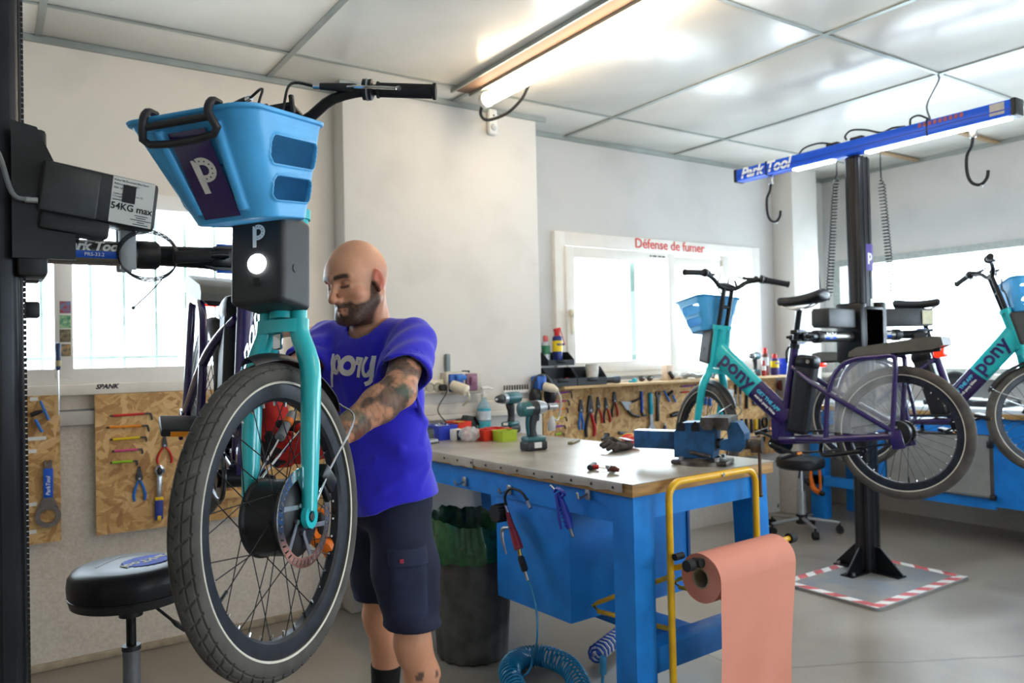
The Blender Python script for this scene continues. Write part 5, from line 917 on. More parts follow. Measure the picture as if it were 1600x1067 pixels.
b = MB(BM); b.lathe([(.034, 0), (rr, 0), (rr, px1 - px0), (.034, px1 - px0)], 44, Matrix.Translation((px0, yr, cz)) @ rotm((0, 90, 0)), closed=True); b.build('roll', PAP, t); b = MB(BM); b.lathe([(.030, -.001), (.035, -.001), (.035, px1 - px0 + .001), (.030, px1 - px0 + .001)], 30, Matrix.Translation((px0, yr, cz)) @ rotm((0, 90, 0)), closed=True); b.build('core', mat('cardboard', '#9a8d74', .8), t)
def sh(u, v):
    if v < .25: a = PI / 2 - .9 + (v / .25) * (.9 + PI / 2); return ((px0 + (px1 - px0) * u), yr - (rr + .002) * math.sin(a if a < PI / 2 else PI / 2), cz + (rr + .002) * math.cos(a if a < PI / 2 else PI / 2) if a < PI / 2 else cz)
    k = (v - .25) / .75; return (px0 + .012 * k + (px1 - px0 - .03 * k) * u, yr - rr - .002 + .03 * k - .010 * math.sin(u * 9 + k * 5) * k, cz - k * (cz - .02))
MB(BM).sheet(sh, 24, 48).build('loose_sheet', PAP, t, ang=80)
b = MB(BM); b.tube([(x0 + .05, yr - .03, zr - .03), (x0 + .075, yr - .05, zr - .12), (x0 + .09, yr - .06, zr - .16)], .001, 5); one('cable_tie', b, BLACK, 'thin black tie dangling at the left end of the paper roll', 'cable tie')

# ---- waste bin with green bag
q = at(736, 1043, 'z', 0); bc = Vector((q.x, q.y, 0)) + Vector((RM[0, 2], RM[1, 2], 0)) * .16; t = thing('waste_bin', 'dark grey ribbed waste bin with green bag under the bench', 'bin'); hb_ = .53; Mq = Matrix.Translation(bc)
n = 96; v = []; prof = [(.150, 0), (.158, .01), (.190, hb_ - .05), (.198, hb_ - .045), (.203, hb_ - .01), (.203, hb_), (.195, hb_)]
for r0, z in prof:
    for j in range(n): a = 2 * PI * j / n; k = .0035 * (1 if (j // 3) % 2 else -1) if z < hb_ - .06 else 0; v.append(((r0 + k) * math.cos(a), (r0 + k) * math.sin(a), z))
f = [(i * n + j, i * n + (j + 1) % n, (i + 1) * n + (j + 1) % n, (i + 1) * n + j) for i in range(len(prof) - 1) for j in range(n)]; MB(Mq).add(v, f).build('tub', mat('bin_grey', '#4c4a45', .6, 0, .18, 14, .1, 80), t, ang=25); MB(Mq).lathe([(0, .004), (.15, .004)], 40).build('bottom', MATS['bin_grey'], t)
GB = mat('green_bag', '#24562f', .22, 0, .2, 30, .35, 30, spec=.7, dist=.01); n = 120; v = []
def bag(j, k): a = 2 * PI * j / n; w_ = .0022 * math.sin(a * 17 + k * .3) + .0016 * math.sin(a * 31 + .5 * k) + .004 * math.sin(a * 7 + k * .4); return a, w_
rows = [(.208, hb_ - .075), (.211, hb_ - .045), (.209, hb_ - .012), (.207, hb_ + .006), (.196, hb_ + .035), (.190, hb_ + .07), (.186, hb_ + .085), (.178, hb_ + .06), (.17, hb_ - .05), (.14, hb_ - .25)]
for k, (r0, z) in enumerate(rows):
    for j in range(n): a, w_ = bag(j, k * .9); back = .5 + .5 * math.sin(a - .6); v.append(((r0 + w_) * math.cos(a), (r0 + w_) * math.sin(a), z + w_ * 1.5 + (.055 * (back - .35) if 4 <= k <= 7 else 0)))
f = [(i * n + j, i * n + (j + 1) % n, (i + 1) * n + (j + 1) % n, (i + 1) * n + j) for i in range(len(rows) - 1) for j in range(n)]; MB(Mq).add(v, f).build('bag', GB, t, ang=80)
# striped coiled cord under the bench and a short hose by the leg
t = thing('coiled_lead', 'blue and white coiled lead lying under the workbench', 'cord'); a = at(925, 1000, 'z', .12); e = at(1062, 968, 'z', .16)
a.z = .05; e = a + BX * .55 + BY * .22; b = MB(); helix(b, a, e, .035, 17, .005, .02); b.build('blue_coil', mat('coil_blue', '#1f4fb0', .4), t); b = MB(); helix(b, a + BX * .012, e + BX * .012, .035, 17, .005, .02); b.build('white_coil', LABELW, t)
b = MB(); q = BM @ Vector((-.03, .12, .0)); b.tube([q + Vector((-.03, -.02, .0)) + Vector((0, 0, .02)), q + Vector((-.02, 0, .1)), q + Vector((.0, .02, .2)), q + Vector((.005, .02, .26))], .0055, 8, sub=5); b.tube([q + Vector((.005, .02, .25)), q + Vector((.008, .02, .31))], .012, 10); one('hose_end', b, mat('hose_teal2', '#1f6c93', .35), 'short blue hose end with coupling behind the front bench leg', 'hose')
# ================================================================== TOOL BOARDS AND WALL THINGS
def osb_mat():
    m = bpy.data.materials.new('osb_board'); m.use_nodes = True; nt = m.node_tree; N = nt.nodes; L = nt.links; b = N['Principled BSDF']; b.inputs['Roughness'].default_value = .62
    geo = N.new('ShaderNodeNewGeometry'); outs = []
    n0 = N.new('ShaderNodeTexNoise'); n0.inputs['Scale'].default_value = 9; n0.inputs['Detail'].default_value = 3; L.new(geo.outputs['Position'], n0.inputs['Vector']); dm = N.new('ShaderNodeMix'); dm.data_type = 'RGBA'; dm.inputs[0].default_value = .06; L.new(geo.outputs['Position'], dm.inputs[6]); L.new(n0.outputs['Color'], dm.inputs[7])
    for rot, sc in ((25, (7, 1, 34)), (-38, (6, 1, 30)), (78, (7, 1, 30))):
        mp = N.new('ShaderNodeMapping'); mp.inputs['Rotation'].default_value = (0, R(rot), 0); mp.inputs['Scale'].default_value = (1, 1, 1); L.new(dm.outputs[2], mp.inputs[0]); m2 = N.new('ShaderNodeMapping'); m2.inputs['Scale'].default_value = sc; L.new(mp.outputs[0], m2.inputs[0])
        vo = N.new('ShaderNodeTexVoronoi'); vo.inputs['Scale'].default_value = 1.6; L.new(m2.outputs[0], vo.inputs['Vector']); se = N.new('ShaderNodeSeparateColor'); L.new(vo.outputs['Color'], se.inputs[0]); outs.append(se)
    c1 = N.new('ShaderNodeMath'); c1.operation = 'GREATER_THAN'; c1.inputs[1].default_value = .6; L.new(outs[0].outputs[1], c1.inputs[0]); a1 = N.new('ShaderNodeMix'); L.new(c1.outputs[0], a1.inputs[0]); L.new(outs[1].outputs[0], a1.inputs[2]); L.new(outs[0].outputs[0], a1.inputs[3])
    c2 = N.new('ShaderNodeMath'); c2.operation = 'GREATER_THAN'; c2.inputs[1].default_value = .7; L.new(outs[2].outputs[1], c2.inputs[0]); a2 = N.new('ShaderNodeMix'); L.new(c2.outputs[0], a2.inputs[0]); L.new(a1.outputs[0], a2.inputs[2]); L.new(outs[2].outputs[0], a2.inputs[3])
    rp = N.new('ShaderNodeValToRGB'); e = rp.color_ramp.elements; e[0].position = 0; e[0].color = lin('#a97c48'); e[1].position = 1; e[1].color = lin('#ddb67e'); k = e.new(.5); k.color = lin('#c99f63'); L.new(a2.outputs[0], rp.inputs[0])
    n2 = N.new('ShaderNodeTexNoise'); n2.inputs['Scale'].default_value = 60; n2.inputs['Detail'].default_value = 6; L.new(geo.outputs['Position'], n2.inputs['Vector']); r2 = N.new('ShaderNodeValToRGB'); r2.color_ramp.elements[0].position = .28; r2.color_ramp.elements[1].position = .42; r2.color_ramp.elements[0].color = (.6, .5, .38, 1); r2.color_ramp.elements[1].color = (1, 1, 1, 1); L.new(n2.outputs['Fac'], r2.inputs[0])
    mm = N.new('ShaderNodeMix'); mm.data_type = 'RGBA'; mm.blend_type = 'MULTIPLY'; mm.inputs[0].default_value = .6; L.new(rp.outputs[0], mm.inputs[6]); L.new(r2.outputs[0], mm.inputs[7])
    n3 = N.new('ShaderNodeTexNoise'); n3.inputs['Scale'].default_value = 6; n3.inputs['Detail'].default_value = 3; L.new(geo.outputs['Position'], n3.inputs['Vector']); r3 = N.new('ShaderNodeValToRGB'); r3.color_ramp.elements[0].position = .32; r3.color_ramp.elements[1].position = .48; r3.color_ramp.elements[0].color = (.55, .45, .34, 1); r3.color_ramp.elements[1].color = (1, 1, 1, 1); L.new(n3.outputs['Fac'], r3.inputs[0])
    m3 = N.new('ShaderNodeMix'); m3.data_type = 'RGBA'; m3.blend_type = 'MULTIPLY'; m3.inputs[0].default_value = .45; L.new(mm.outputs[2], m3.inputs[6]); L.new(r3.outputs[0], m3.inputs[7]); L.new(m3.outputs[2], b.inputs['Base Color'])
    bp = N.new('ShaderNodeBump'); bp.inputs['Strength'].default_value = .2; bp.inputs['Distance'].default_value = .001; L.new(a2.outputs[0], bp.inputs['Height']); L.new(bp.outputs[0], b.inputs['Normal']); return m
OSB = osb_mat(); YB = YL - .048; YR = YM - .022
one('tool_board', MB().bx((-.6, YB, at(94, 845, 'y', YB).z), (at(94, 700, 'y', YB).x, YL - .036, at(94, 617, 'y', YB).z)), OSB, 'narrow chipboard tool board beside the near post, big ring wrench on it', 'board', 'chipboard tool boards')
one('tool_board', MB().bx((at(149, 700, 'y', YB).x, YB, .578), (1.50, YL - .036, 1.222)), OSB, 'chipboard tool board behind the near wheel, coloured hex keys on it', 'board', 'chipboard tool boards')
one('wood_upright', MB().bx((1.375, YB - .02, .578), (1.485, YB - .001, 1.535), .003), mat('tan_board', '#c7a56c', .6, 0, .1, 8), 'tan upright board just left of the man, behind the fork', 'board')
one('tool_board', MB().bx((3.06, YR, .50), (5.46, YM - .001, 1.128)), OSB, 'long chipboard tool board under the no smoking window', 'board', 'chipboard tool boards')
def TF(x0, y0, x1, y1, Y):                           # frame of a tool hung on a wall: origin at its lower end, y up along it, unit = its length
    p0 = at(x0, y0, 'y', Y); p1 = at(x1, y1, 'y', Y); u = p0 - p1; L_ = u.length; x = u.cross(Vector((0, -1, 0))); M = basis(p1, x, u); return M @ Matrix.Diagonal((L_, L_, L_, 1)), L_
Q = Matrix()
def pliers(c, Y, m, label, nose=.30, spread=.13, grip=None, jaw=None, group='pliers on the tool boards', name='pliers'):
    M, L_ = TF(*c, Y); t = thing(name, label, 'pliers', group)
    for s in (1, -1):
        MB(M).tube([(s * spread, .0, .04), (s * (spread + .02), .18, .04), (s * spread * .7, .42, .04), (s * .02, .60, .04)], [.035, .042, .036, .03], 8, sub=4).build('handle', m if (grip is None or s > 0) else grip, t)
        w_ = .075; MB(M).prism([(s * .004, .56), (s * w_ * 1.2, .60), (s * w_ * 1.15, 1 - nose), (s * w_ * .35, 1), (s * .004, 1)], .01, .07).build('jaw', jaw or DARKSTEEL, t)
    MB(M).cyl((0, .64, .005), (0, .64, .085), .035, n=10).build('pivot', STEEL, t)
def hexkey(pts, Y, m, label, group='hex keys on the tool boards', r=.0042):
    P = [at(x, y, 'y', Y - .006) for x, y in pts]; t = thing('hex_key', label, 'hex key', group); n = len(P)
    MB().tube(P, r * .8, 6, sub=3 if n > 2 else 0).build('key', DARKSTEEL, t); MB().tube([P[0].lerp(P[1], .08), P[0].lerp(P[1], .93)], r * 1.15, 8).build('sleeve', m, t)
def screwdriver(c, Y, hm, label, hl=.45, bm=None, cap=None, group='screwdrivers on the walls', off=0):
    M, L_ = TF(*c, Y); t = thing('screwdriver', label, 'screwdriver', group); z = .012 / L_ + off; k = .013 / L_
    MB(M).lathe([(0, 1), (k * .8, .995), (k, .97), (k * .85, 1 - hl * .5), (k, 1 - hl * .75), (k * .7, 1 - hl * .93), (k * .5, 1 - hl), (0, 1 - hl)], 14, Matrix.Translation((0, 0, z)) @ rotm((-90, 0, 0))).build('handle', hm, t); MB(M).cyl((0, 1 - hl, z), (0, 0, z), .0032 / L_, n=8).build('blade', bm or CHROME, t)
    if cap: MB(M).lathe([(k * .9, 1 - hl * .62), (k * 1.04, 1 - hl * .7), (k * 1.04, 1 - hl * .8), (k * .85, 1 - hl * .85)], 14, Matrix.Translation((0, 0, z)) @ rotm((-90, 0, 0))).build('band', cap, t)
PURPLEP = mat('purple_sleeve', '#8b3fa0', .4); PINKP = mat('pink_sleeve', '#c9487e', .4); LIMEP = mat('lime_sleeve', '#8fc21f', .4); REDP = mat('red_sleeve', '#c3262a', .4); YELP = mat('yellow_sleeve', '#e5c60f', .4); ORAP = mat('orange_sleeve', '#e5861a', .4); TEALP = mat('teal_handle', '#18a3b5', .4)
# near boards
for pts, m, w_ in (([(172, 650), (230, 646), (236, 648), (238, 656)], REDP, 'red, topmost'), ([(166, 668), (225, 665), (231, 666), (233, 674)], ORAP, 'orange, second from the top'), ([(172, 687), (222, 683), (228, 684), (229, 690)], YELP, 'yellow, third from the top'), ([(175, 705), (218, 702), (222, 703), (223, 709)], PINKP, 'pink, fourth from the top'), ([(172, 723), (210, 720), (214, 721), (215, 727)], LIMEP, 'lime, lowest')): hexkey(pts, YB, m, w_ + ' hex key on the near tool board', r=.005)
pliers((257, 680, 257, 724, ), YB, RED, 'red handled pliers under the pedal on the near board', spread=.22); pliers((217, 728, 218, 782), YB, BLUE, 'blue handled side cutters on the near board', spread=.13)
M, L_ = TF(248, 724, 247, 812, YB); t = thing('ratchet', 'chrome ratchet with blue and yellow handle on the near board', 'ratchet'); MB(M).lathe([(0, .03), (.075, .03), (.085, .06), (.08, .11), (.05, .12), (0, .12)], 22, Matrix.Translation((0, .88, 0)) @ Matrix.Diagonal((1, 1.25, 1, 1))).build('head', CHROME, t); MB(M).ball((0, .88, .115), (.05, .075, .02)).build('dial', BLACK, t); MB(M).box((0, .60, .07), (.085, .42, .05), None, .015).build('shaft', STEEL, t); MB(M).box((0, .2, .07), (.14, .40, .1), None, .04).build('grip', mat('grip_blue', '#2a3d8f', .45), t); MB(M).box((0, .385, .07), (.145, .06, .104), None, .02).build('grip_band', YELLOW, t); MB(M).box((0, .05, .08), (.07, .09, .1), None, .02).build('grip_end', YELLOW, t)
M, L_ = TF(75, 718, 75, 824, YB); t = thing('ring_wrench', 'large grey ring wrench with blue handle on the narrow board', 'wrench'); G = mat('wrench_grey', '#7a706a', .4, .7, .1, 30)
n = 40; out = []; inn = [(.100 * math.cos(2 * PI * i / n), .17 + .100 * math.sin(2 * PI * i / n)) for i in range(n)]
outp = []
for i in range(n): a = 2 * PI * i / n; x, y = .168 * math.cos(a), .17 + .168 * math.sin(a); outp.append((x if a < .3 or a > PI - .3 else x * (1 if abs(x) > .06 else 1), y))
v = []; z0, z1 = .01, .05
for z in (z0, z1): v += [(x, y, z) for x, y in outp] + [(x, y, z) for x, y in inn]
f = []
for i in range(n): j = (i + 1) % n; f += [(2 * n + i, 2 * n + j, 3 * n + j, 3 * n + i), (i, n + i, n + j, j), (i, j, 2 * n + j, 2 * n + i), (n + j, n + i, 3 * n + i, 3 * n + j)]
MB(M).add(v, f).build('ring', G, t); MB(M).prism([(-.15, .24), (.15, .24), (.058, .46), (-.058, .46)], .011, .049).build('neck', G, t) if False else MB(M).prism([(-.148, .265), (-.10, .32), (.10, .32), (.148, .265), (.06, .47), (-.06, .47)], .011, .049).build('neck', G, t)
MB(M).box((0, .66, .032), (.125, .43, .06), None, .008).build('handle', PARKBLUE, t); MB(M).prism([(-.05, .87), (.05, .87), (.05, .99), (.02, 1), (.02, .96), (-.02, .96), (-.02, 1), (-.05, .99)], .011, .05).build('tip', G, t); MB(M).text('ParkTool', .075, Matrix.Translation((.0, .62, .063)) @ rotm((0, 0, 90)), .001, .2, .001).build('lettering', PRINTW, t)
t = thing('brush_clamp', 'black pincer tool with two blue bars on the narrow board', 'tool'); A_ = lambda x, y, d=.012: at(x, y, 'y', YB - d)
MB().tube([A_(63, 626), A_(76, 656)], .0055, 8).build('bar', BLUE, t); MB().tube([A_(55, 655), A_(66, 675)], .0065, 8).build('bar', BLUE, t); MB().tube([A_(48, 649), A_(57, 645), A_(66, 642)], [.009, .011, .006], 8).build('pincer', BLACK, t); MB().tube([A_(64, 644), A_(72, 640)], .005, 8).build('link', BLUE, t)
for k, (x, y, w_) in enumerate(((53, 623.5, .03), (58, 685, .07), (51, 705, .03), (52, 788, .03), (51, 831, .03))): q = at(x, y, 'y', YB - .0008); b = MB().box((q.x, YB - .0006, q.z), (w_, .001, .016)); one('name_tag', b, LABELW, ('tiny white name tag at the top of the narrow board', 'longest white name tag, on the narrow board under the pincer tool', 'tiny white name tag in the middle of the narrow board', 'tiny white name tag left of the ring wrench', 'tiny white name tag at the foot of the narrow board')[k], 'tag', 'name tags on the narrow board')
M, L_ = TF(90, 536, 92, 648, YL - .05); screwdriver((90, 536, 92, 648), YL - .05, mat('navy_grip', '#2b3a5e', .45), 'navy screwdriver hanging on the left window frame', .38, cap=mat('tan_band', '#b3a27a', .5))
q = at(90, 537, 'y', YL - .03); one('wall_nail', MB().cyl((q.x, YL - .075, q.z + .004), (q.x, YL - .015, q.z + .004), .002, n=6), STEEL, 'small nail holding the navy screwdriver', 'nail')
screwdriver((356, 736, 357, 768), YB, RED, 'red and black screwdriver behind the spokes of the near wheel', .8); q = at(361, 772, 'y', YB - .02); one('tool_rack', MB().box((q.x, YB - .018, q.z), (.095, .035, .035), None, .003), mat('pale_wood', '#cda56c', .6), 'small wooden tool block behind the spokes', 'rack')
# stickers on the mullion, maker's mark on the sill
CARD = [('#5f86a8', '#a5302f'), ('#2f7f68', '#a9cf9a'), ('#8d8464', '#4d4335'), ('#c89a63', '#3a5a54')]
for k, (y0, y1) in enumerate(((470, 490), (492, 513), (514, 535), (537, 557))):
    p = at(102, (y0 + y1) / 2, 'y', YL - .023); h_ = at(102, y0, 'y', YL - .023).z - at(102, y1, 'y', YL - .023).z; one('picture_card', MB().box((p.x, YL - .0232, p.z), (.044, .001, h_ * .95)), mat('card_%d' % k, CARD[k][0], .5, 0, .1, 55, hex2=CARD[k][1]), ('small blue and red picture card, top of four on the mullion', 'small green picture card, second of four on the mullion', 'small brown picture card, third of four on the mullion', 'small orange picture card, lowest of four on the mullion')[k], 'card', 'picture cards on the window mullion')
q = at(167, 604, 'y', YL - .046); one('sill_sticker', MB().text('SPANK', .030, facing_y((q.x, YL - .0455, q.z)), .0004, .3, .0012), PRINTK, 'black sticker lettering on the white sill of the left window', 'sticker')

# ---- pier: sockets, trunking, plugs
A_ = lambda x, y, d=0: at(x, y, 'y', YP - d)
z0, z1 = A_(700, 632).z, A_(700, 620).z; b = MB(); b.bx((1.62, YP - .03, 1.03), (2.86, YP, 1.09), .004); b.bx((1.62, YP - .05, 1.0), (2.86, YP - .028, 1.03), .004); struct('trim_3', b, mat('trunking_white', '#d8d2c8', .5, 0, .05, 8))
t = thing('power_strip', 'ivory three socket strip on the pier beside the man', 'socket'); a, e = A_(650, 605), A_(690, 605); MB().box(((a.x + e.x) / 2, YP - .02, a.z), (e.x - a.x, .04, .075), None, .006).build('housing', IVORY, t)
for px in (660, 672, 684): q = A_(px, 605, .04); MB().lathe([(.022, 0), (.026, .0), (.026, .004), (.022, .004)], 20, Matrix.Translation((q.x, YP - .04, q.z)) @ rotm((90, 0, 0)), closed=True).build('socket_shade_ring', mat('socket_shadow', '#9a9484', .5), t); MB().cyl((q.x, YP - .0395, q.z), (q.x, YP - .041, q.z), .021, n=18).build('socket_face', mat('socket_in', '#b9b19e', .5), t)  # darker rings put the shade of the socket recesses into colour
q = A_(684, 605); t2 = thing('black_plug', 'black plug with thin cable in the ivory socket strip', 'plug'); MB().cyl((q.x, YP - .042, q.z), (q.x, YP - .08, q.z), .019, n=16).build('plug_body', BLACK, t2); e = tb(706, 664); MB().tube([(q.x + .01, YP - .08, q.z), (q.x + .0, YP - .10, q.z - .03), A_(684, 640, .12), A_(697, 660, .12), A_(703, 672, .14)], .0035, 6, sub=5).build('cable', BLACK, t2)
t = thing('socket_box', 'grey wall box with blue and mauve industrial sockets on the pier', 'socket'); a, e = A_(690, 598), A_(744, 598)
MB().box((A_(706, 598).x, YP - .035, A_(706, 598).z), (.15, .07, .125), None, .008).build('housing', mat('box_ivory', '#cfc8b8', .5), t); MB().box((A_(731, 598).x, YP - .035, A_(731, 598).z), (.11, .07, .12), None, .008).build('housing', mat('box_ivory2', '#c3bcae', .5), t)
q = A_(713, 598, .08); MB().box((q.x, YP - .078, q.z), (.09, .02, .10), None, .006).build('blue_socket', mat('socket_blue', '#2458b4', .4), t); MB().box((q.x + .02, YP - .10, q.z + .03), (.065, .035, .03), (20, 0, 0), .012).build('blue_flap', mat('flap_blue', '#3d78c9', .4), t); q2 = A_(737, 597, .08); MB().box((q2.x, YP - .078, q2.z), (.075, .02, .10), None, .006).build('mauve_socket', mat('socket_mauve', '#8a5f78', .45), t); MB().box((q2.x, YP - .098, q2.z + .01), (.04, .03, .05), (15, 0, 0), .01).build('mauve_flap', mat('flap_mauve', '#9a6f88', .45), t)
q3 = A_(700, 580, .02); MB().bx((q3.x - .014, YP - .03, q3.z), (q3.x + .014, YP - .004, q3.z + .10), .006).build('conduit', mat('conduit_grey', '#7f8c92', .5), t)
for k in range(3): q4 = A_(724 + k * 4, 582, .03); MB().cyl((q4.x, YP - .03, q4.z - .01), (q4.x, YP - .03, q4.z + .012), .008, n=8).build('gland', BLACK, t)
q = A_(716, 606, .12); t2 = thing('white_plug', 'cream industrial plug in the blue wall socket', 'plug'); MB().tube([(q.x - .02, YP - .09, q.z + .015), (q.x, YP - .13, q.z), (q.x + .025, YP - .17, q.z - .015), (q.x + .03, YP - .175, q.z - .02)], [.03, .034, .032, .018], 14).build('plug_body', IVORY, t2); MB().tube([(q.x + .03, YP - .175, q.z - .02), (q.x + .035, YP - .18, q.z - .06), (q.x + .03, YP - .12, q.z - .10)], .006, 8, sub=4).build('cable', IVORY, t2)
b = MB(); a = A_(786, 607)
t = thing('bit_holder', 'row of small black bits in a pale rail on the pier', 'bit holder'); q0, q1 = A_(786, 610), A_(822, 608); MB().bx((q0.x - .01, YP - .03, q0.z - .02), (q1.x + .01, YP - .001, q0.z), .003).build('rail', WHITE, t)
for k in range(10): x = q0.x + (q1.x - q0.x) * k / 9; MB().cyl((x, YP - .016, q0.z), (x, YP - .016, q0.z + .03), .004, n=8).build('bit', BLACK, t)
# ear defenders hung at the pier corner with a plug and white lead
t = thing('ear_defenders', 'black ear defenders hanging on the pier corner', 'ear defenders'); hc = A_(847, 605, .06); pts = [hc + Vector((math.cos(a) * .075, .0, math.sin(a) * .075)) for a in np.linspace(-.35, PI + .35, 15)]; MB().tube(pts, .010, 10, flat=.5, up=(0, 1, 0)).build('headband', TOOLB, t)
for s in (1, -1): MB().ball(hc + Vector((s * .062, -.005, -.055)), (.034, .04, .055)).build('cup', BLACK, t); MB().ball(hc + Vector((s * .040, -.005, -.055)), (.02, .04, .052)).build('cushion', RUBBER, t)
MB().cyl(hc + Vector((0, .065, .072)), hc + Vector((0, -.03, .072)), .004, n=8).build('hook', STEEL, t)
t = thing('round_plug', 'cream plug with blue ring and white lead at the pier corner', 'plug'); q = hc + Vector((.0, -.03, .005)); MB().box((q.x - .01, q.y + .05, q.z + .02), (.07, .08, .09), None, .012).build('wall_socket', mat('socket_blue2', '#2c62ba', .4), t); MB().tube([q, q + Vector((.02, -.05, -.01)), q + Vector((.035, -.08, -.025))], [.028, .026, .014], 14).build('plug_body', IVORY, t); e = tb(862, 676); MB().tube([q + Vector((.035, -.08, -.025)), q + Vector((.05, -.09, -.08)), q + Vector((.05, -.06, -.2)), e + Vector((0, 0, .09))], .006, 8, sub=6).build('lead', mat('lead_grey', '#c9c6c0', .5), t); MB().tube([e + Vector((0, 0, .09)), e + Vector((0, 0, .07)), e + Vector((0, 0, .045)), e + Vector((0, 0, .012))], [.008, .018, .024, .022], 14).build('lead_end', mat('lead_end', '#b9b9b8', .4), t)

# ---- long board under window 2
for pts, m, w_ in (([(867, 615), (889, 612), (893, 613), (894, 622)], PURPLEP, 'purple hex key, top left of the long board'), ([(865, 628), (886, 626), (889, 627), (890, 634)], PINKP, 'pink hex key on the long board below the purple one'), ([(865, 641), (884, 638), (887, 639), (888, 645)], ORAP, 'orange hex key on the long board'), ([(862, 654), (882, 652), (885, 653), (886, 658)], YELP, 'yellow hex key on the long board'), ([(863, 667), (880, 665), (883, 666), (884, 670)], PURPLEP, 'short purple hex key low on the long board'), ([(867, 679), (878, 677), (881, 678), (882, 681)], LIMEP, 'lime hex key low on the long board'), ([(1063, 604), (1085, 602), (1088, 603), (1089, 607)], PURPLEP, 'purple hex key beside the hanging bike wheel'), ([(1063, 613), (1080, 612), (1083, 613), (1084, 616)], REDP, 'red hex key beside the hanging bike wheel')): hexkey(pts, YR, m, w_, r=.0055)
pliers((906, 624, 907, 671), YR, BLUE, 'blue handled pliers, leftmost pliers of the long board', spread=.07); pliers((920, 618, 921, 682), YR, RED, 'long slip joint pliers with red and black handles on the long board', spread=.12, grip=BLACK); pliers((933, 620, 935, 661), YR, RED, 'red pliers right of the slip joint pliers', spread=.14, grip=BLACK); pliers((945, 621, 948, 660), YR, RED, 'red side cutters, third of the red pliers', spread=.14, grip=BLACK); pliers((959, 612, 960, 651), YR, RED, 'small red needle nose pliers, rightmost red pliers', nose=.18, spread=.13, grip=BLACK)
A_ = lambda x, y, d=.012: at(x, y, 'y', YR - d)
t = thing('chain_whip', 'blue handled chain whip with silver plate on the long board', 'chain whip'); MB().tube([A_(1002, 611), A_(1003, 628), A_(1003, 644)], .010, 10).build('handle', PARKBLUE, t); MB().tube([A_(1003, 644), A_(1004, 649), A_(1010, 648)], .009, 8).build('foot', BLACK, t); MB().tube([A_(1000, 622), A_(993, 626), A_(985, 629)], .008, 8).build('bar', BLACK, t); MB().prism([tuple(A_(x, y).xz) for x, y in ((969, 627), (986, 628), (982, 634), (984, 644), (978, 640))], -(YR - .02), -(YR - .012), rotm((90, 0, 0))).build('plate', LIGHTGREY, t); MB().tube([A_(980, 640), A_(988, 648), A_(999, 651)], .010, 8, sub=3).build('tail', BLACK, t)
def spanner(c, m, hm, label, flip=False):
    M, L_ = TF(*c, YR); t = thing('spanner', label, 'wrench', 'spanners on the long board'); k = [(.0, .0), (.05, .0), (.11, .05), (.12, .12), (.06, .2), (.05, .3), (-.05, .3), (-.06, .2), (-.12, .12), (-.11, .05), (-.05, .0), (-.05, .09), (.0, .13), (.05, .09)]
    k = [(.05, 0), (.11, .05), (.12, .13), (.05, .22), (.045, .5), (-.045, .5), (-.05, .22), (-.12, .13), (-.11, .05), (-.05, 0), (-.055, .10), (0, .13), (.055, .10)]; MB(M).prism(k, .02, .07).build('jaw', m, t); MB(M).box((0, .73, .05), (.12, .54, .09), None, .04).build('handle', hm, t)
spanner((1014, 613, 1016, 677), LIGHTGREY, TEALP, 'cyan handled spanner on the long board'); spanner((1026, 658, 1027, 611), DARKSTEEL, DARKSTEEL, 'dark adjustable spanner on the long board')
t = thing('brush_clamp', 'blue and black pincer tool left of the hanging wheel', 'tool'); MB().tube([A_(1038, 610), A_(1046, 627)], .007, 8).build('bar', BLUE, t); MB().tube([A_(1051, 617), A_(1056, 628)], .007, 8).build('bar', BLUE, t); MB().tube([A_(1044, 617), A_(1048, 614), A_(1051, 611)], .011, 8).build('pincer', BLACK, t)
t = thing('utility_knife', 'small utility knife lying flat on the long board', 'knife'); MB().tube([A_(967, 676), A_(983, 678)], .011, 8).build('handle', mat('slate_grip', '#3d4a5c', .5), t); MB().tube([A_(983, 678), A_(991, 679)], .006, 6).build('blade', STEEL, t)
t = thing('rubber_plug', 'black rubber plug left of the hanging wheel', 'plug'); MB().tube([A_(1048, 649), A_(1056, 647), A_(1061, 645)], [.014, .02, .014], 10).build('body', BLACK, t); MB().tube([A_(1061, 645), A_(1064, 644)], .008, 8).build('neck', RUBBER, t)
t = thing('punch', 'dark blue punch hanging low on the long board', 'punch'); MB().tube([A_(1039, 664), A_(1039, 670), A_(1039, 690)], [.008, .016, .016], 10).build('body', mat('slate_blue', '#3a4260', .4), t); MB().tube([A_(1039, 660), A_(1039, 665)], .006, 8).build('tip', STEEL, t)
for k, (x, y0, y1, m) in enumerate(((1101, 620, 632, BLUE), (1108, 622, 633, BLUE))): screwdriver((x, y0, x, y1 + 14), YR, m, ('blue screwdriver seen through the hanging front wheel', 'second blue screwdriver seen through the hanging front wheel')[k], .5)
t = thing('caliper', 'white plastic caliper behind the teal frame', 'caliper'); MB().prism([tuple(A_(x, y).xz) for x, y in ((1136, 608), (1147, 609), (1144, 628), (1143, 642), (1138, 640))], -(YR - .012), -(YR - .002), rotm((90, 0, 0))).build('body', LABELW, t); MB().prism([tuple(A_(x, y).xz) for x, y in ((1139, 613), (1144, 613), (1142, 625), (1139, 624))], -(YR - .0135), -(YR - .012), rotm((90, 0, 0))).build('scale', LIGHTGREY, t)
for k, x in enumerate((1150, 1157)): t = thing('steel_punch', ('steel rod with dark grip, left of a pair behind the teal frame', 'steel rod with dark grip, right of a pair behind the teal frame')[k], 'punch', 'steel rods on the long board'); MB().tube([A_(x, 600), A_(x, 616)], .009, 8).build('grip', BLACK, t); MB().tube([A_(x, 616), A_(x, 634)], .007, 8).build('rod', CHROME, t)
